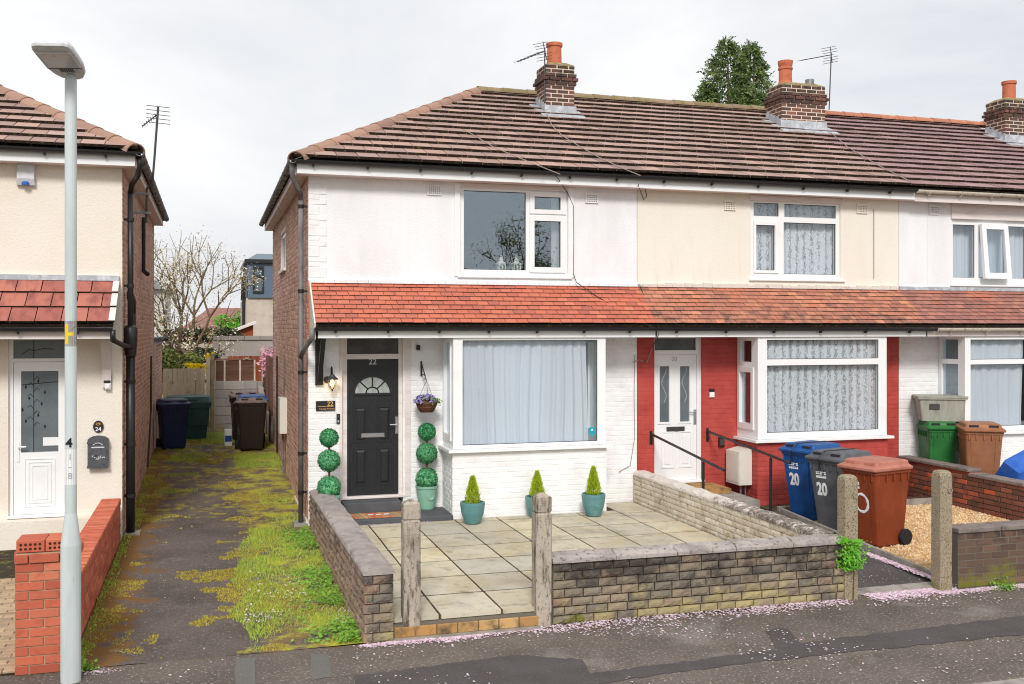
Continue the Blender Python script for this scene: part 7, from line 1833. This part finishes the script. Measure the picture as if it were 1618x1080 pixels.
tops = [(cx_ - .36, cy_, 12.35, 1.25, 1.5), (cx_ + .62, cy_ + .2, 12.35, 1.0, 1.35), (cx_ - 1.0, cy_ + .1, 10.9, .75, 1.1), (cx_ + 1.05, cy_ - .1, 10.6, .7, 1.1), (cx_ + .1, cy_ - .5, 10.4, 1.1, 1.2), (cx_ - .7, cy_ - .5, 10.0, .9, 1.2), (cx_ + .7, cy_ - .6, 9.7, .9, 1.2)]
for (tx, ty, tz, wmax, k) in tops:
    for i in range(3100):
        h_ = g.random() ** .8 * 5.5; 
        rr_ = min(wmax, .06 + .42 * h_ ** .8 * (wmax / 1.2)); t = g.uniform(0, 6.28); lump = .85 + .45 * mnoise.noise(Vector((tx + math.cos(t) * 1.6, math.sin(t) * 1.6, h_ * 1.5)))
        q = rr_ * math.sqrt(g.uniform(.02, 1)) * lump
        spray(Vector((tx + 1.45 * q * math.cos(t), ty + q * math.sin(t), tz - h_)), Vector((math.cos(t), math.sin(t), 0)), g.uniform(.14, .28))
m.build('foliage', 'conifer', cn_, kind='stuff')

# ivy on the front wall end
iv = empty('ivy', (6.42, 9.2, .2), 'bright green trailing plant spilling over the end of the dark stone wall', 'plant')
def ivy_pt(g):
    u = g.random(); p = onY(1345 + g.gauss(0, 9) - 6 * (u - .5), 852 + 48 * u, 9.16)
    if g.random() < .25: p = onY(1352 + g.gauss(0, 8), 888 + g.gauss(0, 5), 9.12)
    if g.random() < .22: p = onY(1332 + g.gauss(0, 6), 854 + g.gauss(0, 3), 9.2)
    return (p.x, p.y + g.gauss(0, .035), p.z), (0, -1, .4)
leaf_cloud(620, ivy_pt, .020, 81).build('leaves', 'ivy', iv, kind='stuff')
MB().tube([(6.46, 9.17, .02), (6.47, 9.17, .35), (6.43, 9.2, .66)], .006, 5).build('stem', 'stem', iv)

# ================================================================ grass, weeds, petals
from mathutils import noise as mnoise
def ns(x, y, s, o=0): return mnoise.noise(Vector((x * s + o, y * s - o, o * .37)))
gm = MB(); g = random.Random(12)
def blade(x, y, z, L, w=.004):
    a = g.uniform(0, 6.28); lean = g.uniform(.1, .8) * L; b = g.uniform(0, 6.28)
    dx, dy = math.cos(a) * w, math.sin(a) * w; lx_, ly_ = math.cos(b) * lean, math.sin(b) * lean
    gm.quad([(x - dx, y - dy, z), (x + dx, y + dy, z), (x + lx_ * .4 + dx * .7, y + ly_ * .4 + dy * .7, z + L * .6), (x + lx_, y + ly_, z + L)])
cnt = 0
while cnt < 42000:
    x, y = g.uniform(-1.12, 1.31), g.uniform(9.2, 25.5)
    z = drive_z(y)
    dens = 0
    if y < 14.6:
        edge = .26 + .22 * ns(x, y, 1.1, 3) + max(0, (y - 11.5)) * .10
        if x > edge: dens = max(0, .50 + 1.1 * ns(x, y, 2.3, 7))
        if x < -1.04 + .10 * ns(x, y, 2, 4): dens = max(0, .35 + .8 * ns(x, y, 2.6, 9))
    else:
        if x > .75 and y < 22: dens = max(0, -.18 + 1.0 * ns(x, y, 1.2, 2))
        if x < -.95: dens = max(0, .1 + ns(x, y, 1.6, 5))
        if 19.5 < y < 21.2 and x > .45: dens = .55 + ns(x, y, 2, 1)
        if 20.6 < y < 21.6 and -.75 < x < -.1: dens = .6 + ns(x, y, 2, 8)
        if 23.0 < y < 25.3 and -.2 < x < .35: dens = .5
        if y > 17 and -.9 < x < -.2 and abs((y * 2) % 3.1 - 1) < .25: dens = max(dens, .4)
    if g.random() > dens: 
        cnt += .12; continue
    blade(x, y, z - .015, g.uniform(.015, .055) * (1.2 if x > .9 or x < -1 else 1), g.uniform(.003, .0055)); cnt += 1
top(gm.build('grass', 'grass', kind='stuff'), 'patchy grass and moss tufts along the edges of the driveway', 'grass')
mt_ = MB(); k_ = 0
for i in range(150000):
    x, y = g.uniform(-1.12, 1.31), g.uniform(9.2, 24)
    n_ = ns(x, y, 1.7, 21) + .5 * ns(x, y, 4.5, 22) + .25 * ns(x, y, 11, 23)
    cx = max(0, 1 - abs(x + .35 + .25 * ns(x, y, .8, 31)) / .75) ** .6
    th = (-.02 + .62 * cx) if y < 13.5 else (.10 + .42 * cx)
    if n_ < th: continue
    z = drive_z(y) - .012; s = g.uniform(.005, .013); a = g.uniform(0, 6.28); h_ = g.uniform(.004, .014)
    mt_.add([(x + s * math.cos(a), y + s * math.sin(a), z), (x + s * math.cos(a + 2.1), y + s * math.sin(a + 2.1), z), (x + s * math.cos(a + 4.2), y + s * math.sin(a + 4.2), z), (x, y, z + h_ + .006)], [(0, 1, 3), (1, 2, 3), (2, 0, 3)])
    k_ += 1
    if k_ > 36000: break
top(mt_.build('moss', 'moss_tuft', kind='stuff'), 'yellow-brown moss cushions creeping over the driveway tarmac', 'moss')
wm = MB()
for i in range(3400):
    x = 1.30 - abs(g.gauss(0, .20)); y = g.uniform(9.18, 14.2)
    if ns(x, y, 1.3, 5) < -.05 - .25 * (y < 11): continue
    if x < .55: continue
    s = g.uniform(.010, .024) * (1.25 if y < 10.2 else 1); z = drive_z(y) + g.uniform(.0, .07) * (1.3 if x > 1.0 else .6)
    a = g.uniform(0, 6.28); nx_, ny_ = g.uniform(-.5, .5), g.uniform(-.6, .2)
    p = Vector((x, y, z)); n_ = Vector((nx_, ny_, 1)).normalized(); t = n_.orthogonal().normalized(); b = n_.cross(t); t, b = t * math.cos(a) + b * math.sin(a), b * math.cos(a) - t * math.sin(a)
    wm.quad([p - t * s, p - b * s * .7, p + t * s, p + b * s * .7])
for i in range(200):
    x = -1.11 + abs(g.gauss(0, .06)); y = g.uniform(9.2, 14.4); s = g.uniform(.01, .022)
    p = Vector((x, y, drive_z(y) + g.uniform(0, .05))); a = g.uniform(0, 6.28)
    wm.quad([p + Vector((math.cos(a + k * 1.57) * s * (1 if k % 2 else .6), math.sin(a + k * 1.57) * s * (1 if k % 2 else .6), g.uniform(-.01, .01))) for k in range(4)])
for px, py, n_, sp in ((125, 1060, 120, .07), (1590, 932, 90, .06), (1575, 925, 50, .05)):
    c_ = onZ(px, py, 0)
    for i in range(n_):
        p = Vector((c_.x + g.gauss(0, sp), c_.y + g.gauss(0, sp * .5), .01 + abs(g.gauss(0, .04)))); s = g.uniform(.012, .025); a = g.uniform(0, 6.28)
        wm.quad([p + Vector((math.cos(a + k * 1.57) * s * (1 if k % 2 else .6), math.sin(a + k * 1.57) * s * (1 if k % 2 else .6), g.uniform(-.015, .015))) for k in range(4)])
top(wm.build('weeds', 'weed', kind='stuff'), 'leafy green weeds along the foot of the garden walls', 'weeds')
pm_ = MB()
def petal(x, y, z, s):
    a = g.uniform(0, 6.28); t = g.uniform(-.3, .3)
    pm_.quad([(x + math.cos(a + k * 1.57) * s * (1 if k % 2 else .62), y + math.sin(a + k * 1.57) * s * (1 if k % 2 else .62), z + .003 + (t * s if k < 2 else -t * s * .3) + abs(t) * s) for k in range(4)])
def drift(pa, pb, n, wa, wb, z=0.0, s=(.010, .018)):
    a, b = onZ(*pa, z), onZ(*pb, z)
    for i in range(n):
        f = g.random(); w = wa + (wb - wa) * f; o = g.gauss(0, 1) * w
        petal(a.x + (b.x - a.x) * f + g.gauss(0, .03), a.y + (b.y - a.y) * f - abs(o), z + g.uniform(0, .006), g.uniform(*s))
drift((575, 1020), (690, 1006), 1700, .03, .06)
drift((690, 1006), (835, 990), 2600, .09, .05)
drift((835, 993), (1000, 975), 650, .10, .16)
drift((1000, 972), (1200, 955), 900, .14, .18)
drift((1180, 958), (1330, 946), 1100, .14, .10)
drift((1362, 938), (1490, 925), 6000, .13, .12)
drift((1480, 936), (1700, 915), 2600, .06, .07)
drift((1362, 872), (1478, 915), 3600, .06, .10, .06)
for i in range(4200):
    x = g.uniform(-.6, 12); y = 9.1 - abs(g.gauss(0, 1)) * .95
    if y > 6.75 and g.random() < .25 + .75 * min(1, max(0, (x - .5) / 2.5)) and ns(x, y, .9, 11) + .6 * ns(x, y, 3.2, 12) > -.1 + .25 * g.random(): petal(x, y, .006, g.uniform(.009, .017))
for i in range(850):
    x, y = g.uniform(.3, 1.28), 9.2 + abs(g.gauss(0, 1.1))
    if y < 14 and ns(x, y, 2.2, 15) > .0: petal(x, y, drive_z(y) + g.uniform(.02, .06), g.uniform(.009, .016))
for i in range(110): petal(g.uniform(-1.0, .6), g.uniform(9.2, 13), .02 + drive_z(11) * .4, g.uniform(.006, .010))
c_ = onZ(160, 1062, 0)
for i in range(120): petal(c_.x + g.gauss(0, .10), c_.y + g.gauss(0, .035), .004, g.uniform(.006, .011))
for i in range(260): petal(g.uniform(1.75, 2.9), 13.75 - abs(g.gauss(0, .025)), .178, g.uniform(.006, .010))
for i in range(200): petal(g.uniform(6.6, 7.8), g.uniform(9.4, 11.5), .05, g.uniform(.006, .010))
top(pm_.build('fallen_petals', 'petal', kind='stuff'), 'pale pink cherry petals scattered on pavement, path and verge', 'petals')

# ================================================================ across the road (mirrored in the panes)
OY = -9.0
oh = empty('semi_detached_house', (10, -22, 0), 'brown-roofed brick house across the road, seen only as a reflection in the panes', 'house')
MB().plate(4, 13, -.1, 5.0, [], -19, -18.7).plate(4, 13, -.1, 5.0, [], -26, -25.7).box(4, 4.3, -25.69, -19.01, -.1, 5).box(12.7, 13, -25.69, -19.01, -.1, 5).build('wall', 'gable_brick', oh)
MB().add([(3.7, -18.4, 5), (13.3, -18.4, 5), (13.3, -26.3, 5), (3.7, -26.3, 5), (7.2, -22.3, 7.4), (9.8, -22.3, 7.4)], [(0, 4, 5, 1), (1, 5, 2), (2, 5, 4, 3), (3, 4, 0), (0, 1, 2, 3)]).build('roof', 'roof_tile', oh)
for x in (5.2, 9.6):
    w = MB().plate(x, x + 1.9, 3.2, 4.6, [(x + .08, x + .9, 3.3, 4.5), (x + 1.0, x + 1.8, 3.3, 4.5)], -18.69, -18.62).build('window', 'pvc', oh); MB().box(x + .05, x + 1.85, -18.68, -18.67, 3.25, 4.55).build('pane', 'dark_glass', w)
ot = empty('bare_tree', (19, -30, 0), 'bare tree across the road, seen only as a reflection in the panes', 'tree')
m, tips = branchy((19, -30, -.1), (0, 0, 1), 2.6, .18, 4, 91, .5, .8, .2)
m.build('trunk', 'bark', ot, smooth=True)
puffs(tips, 3000, .10, 92, .3).build('young_leaves', 'shrub', ot, kind='stuff')
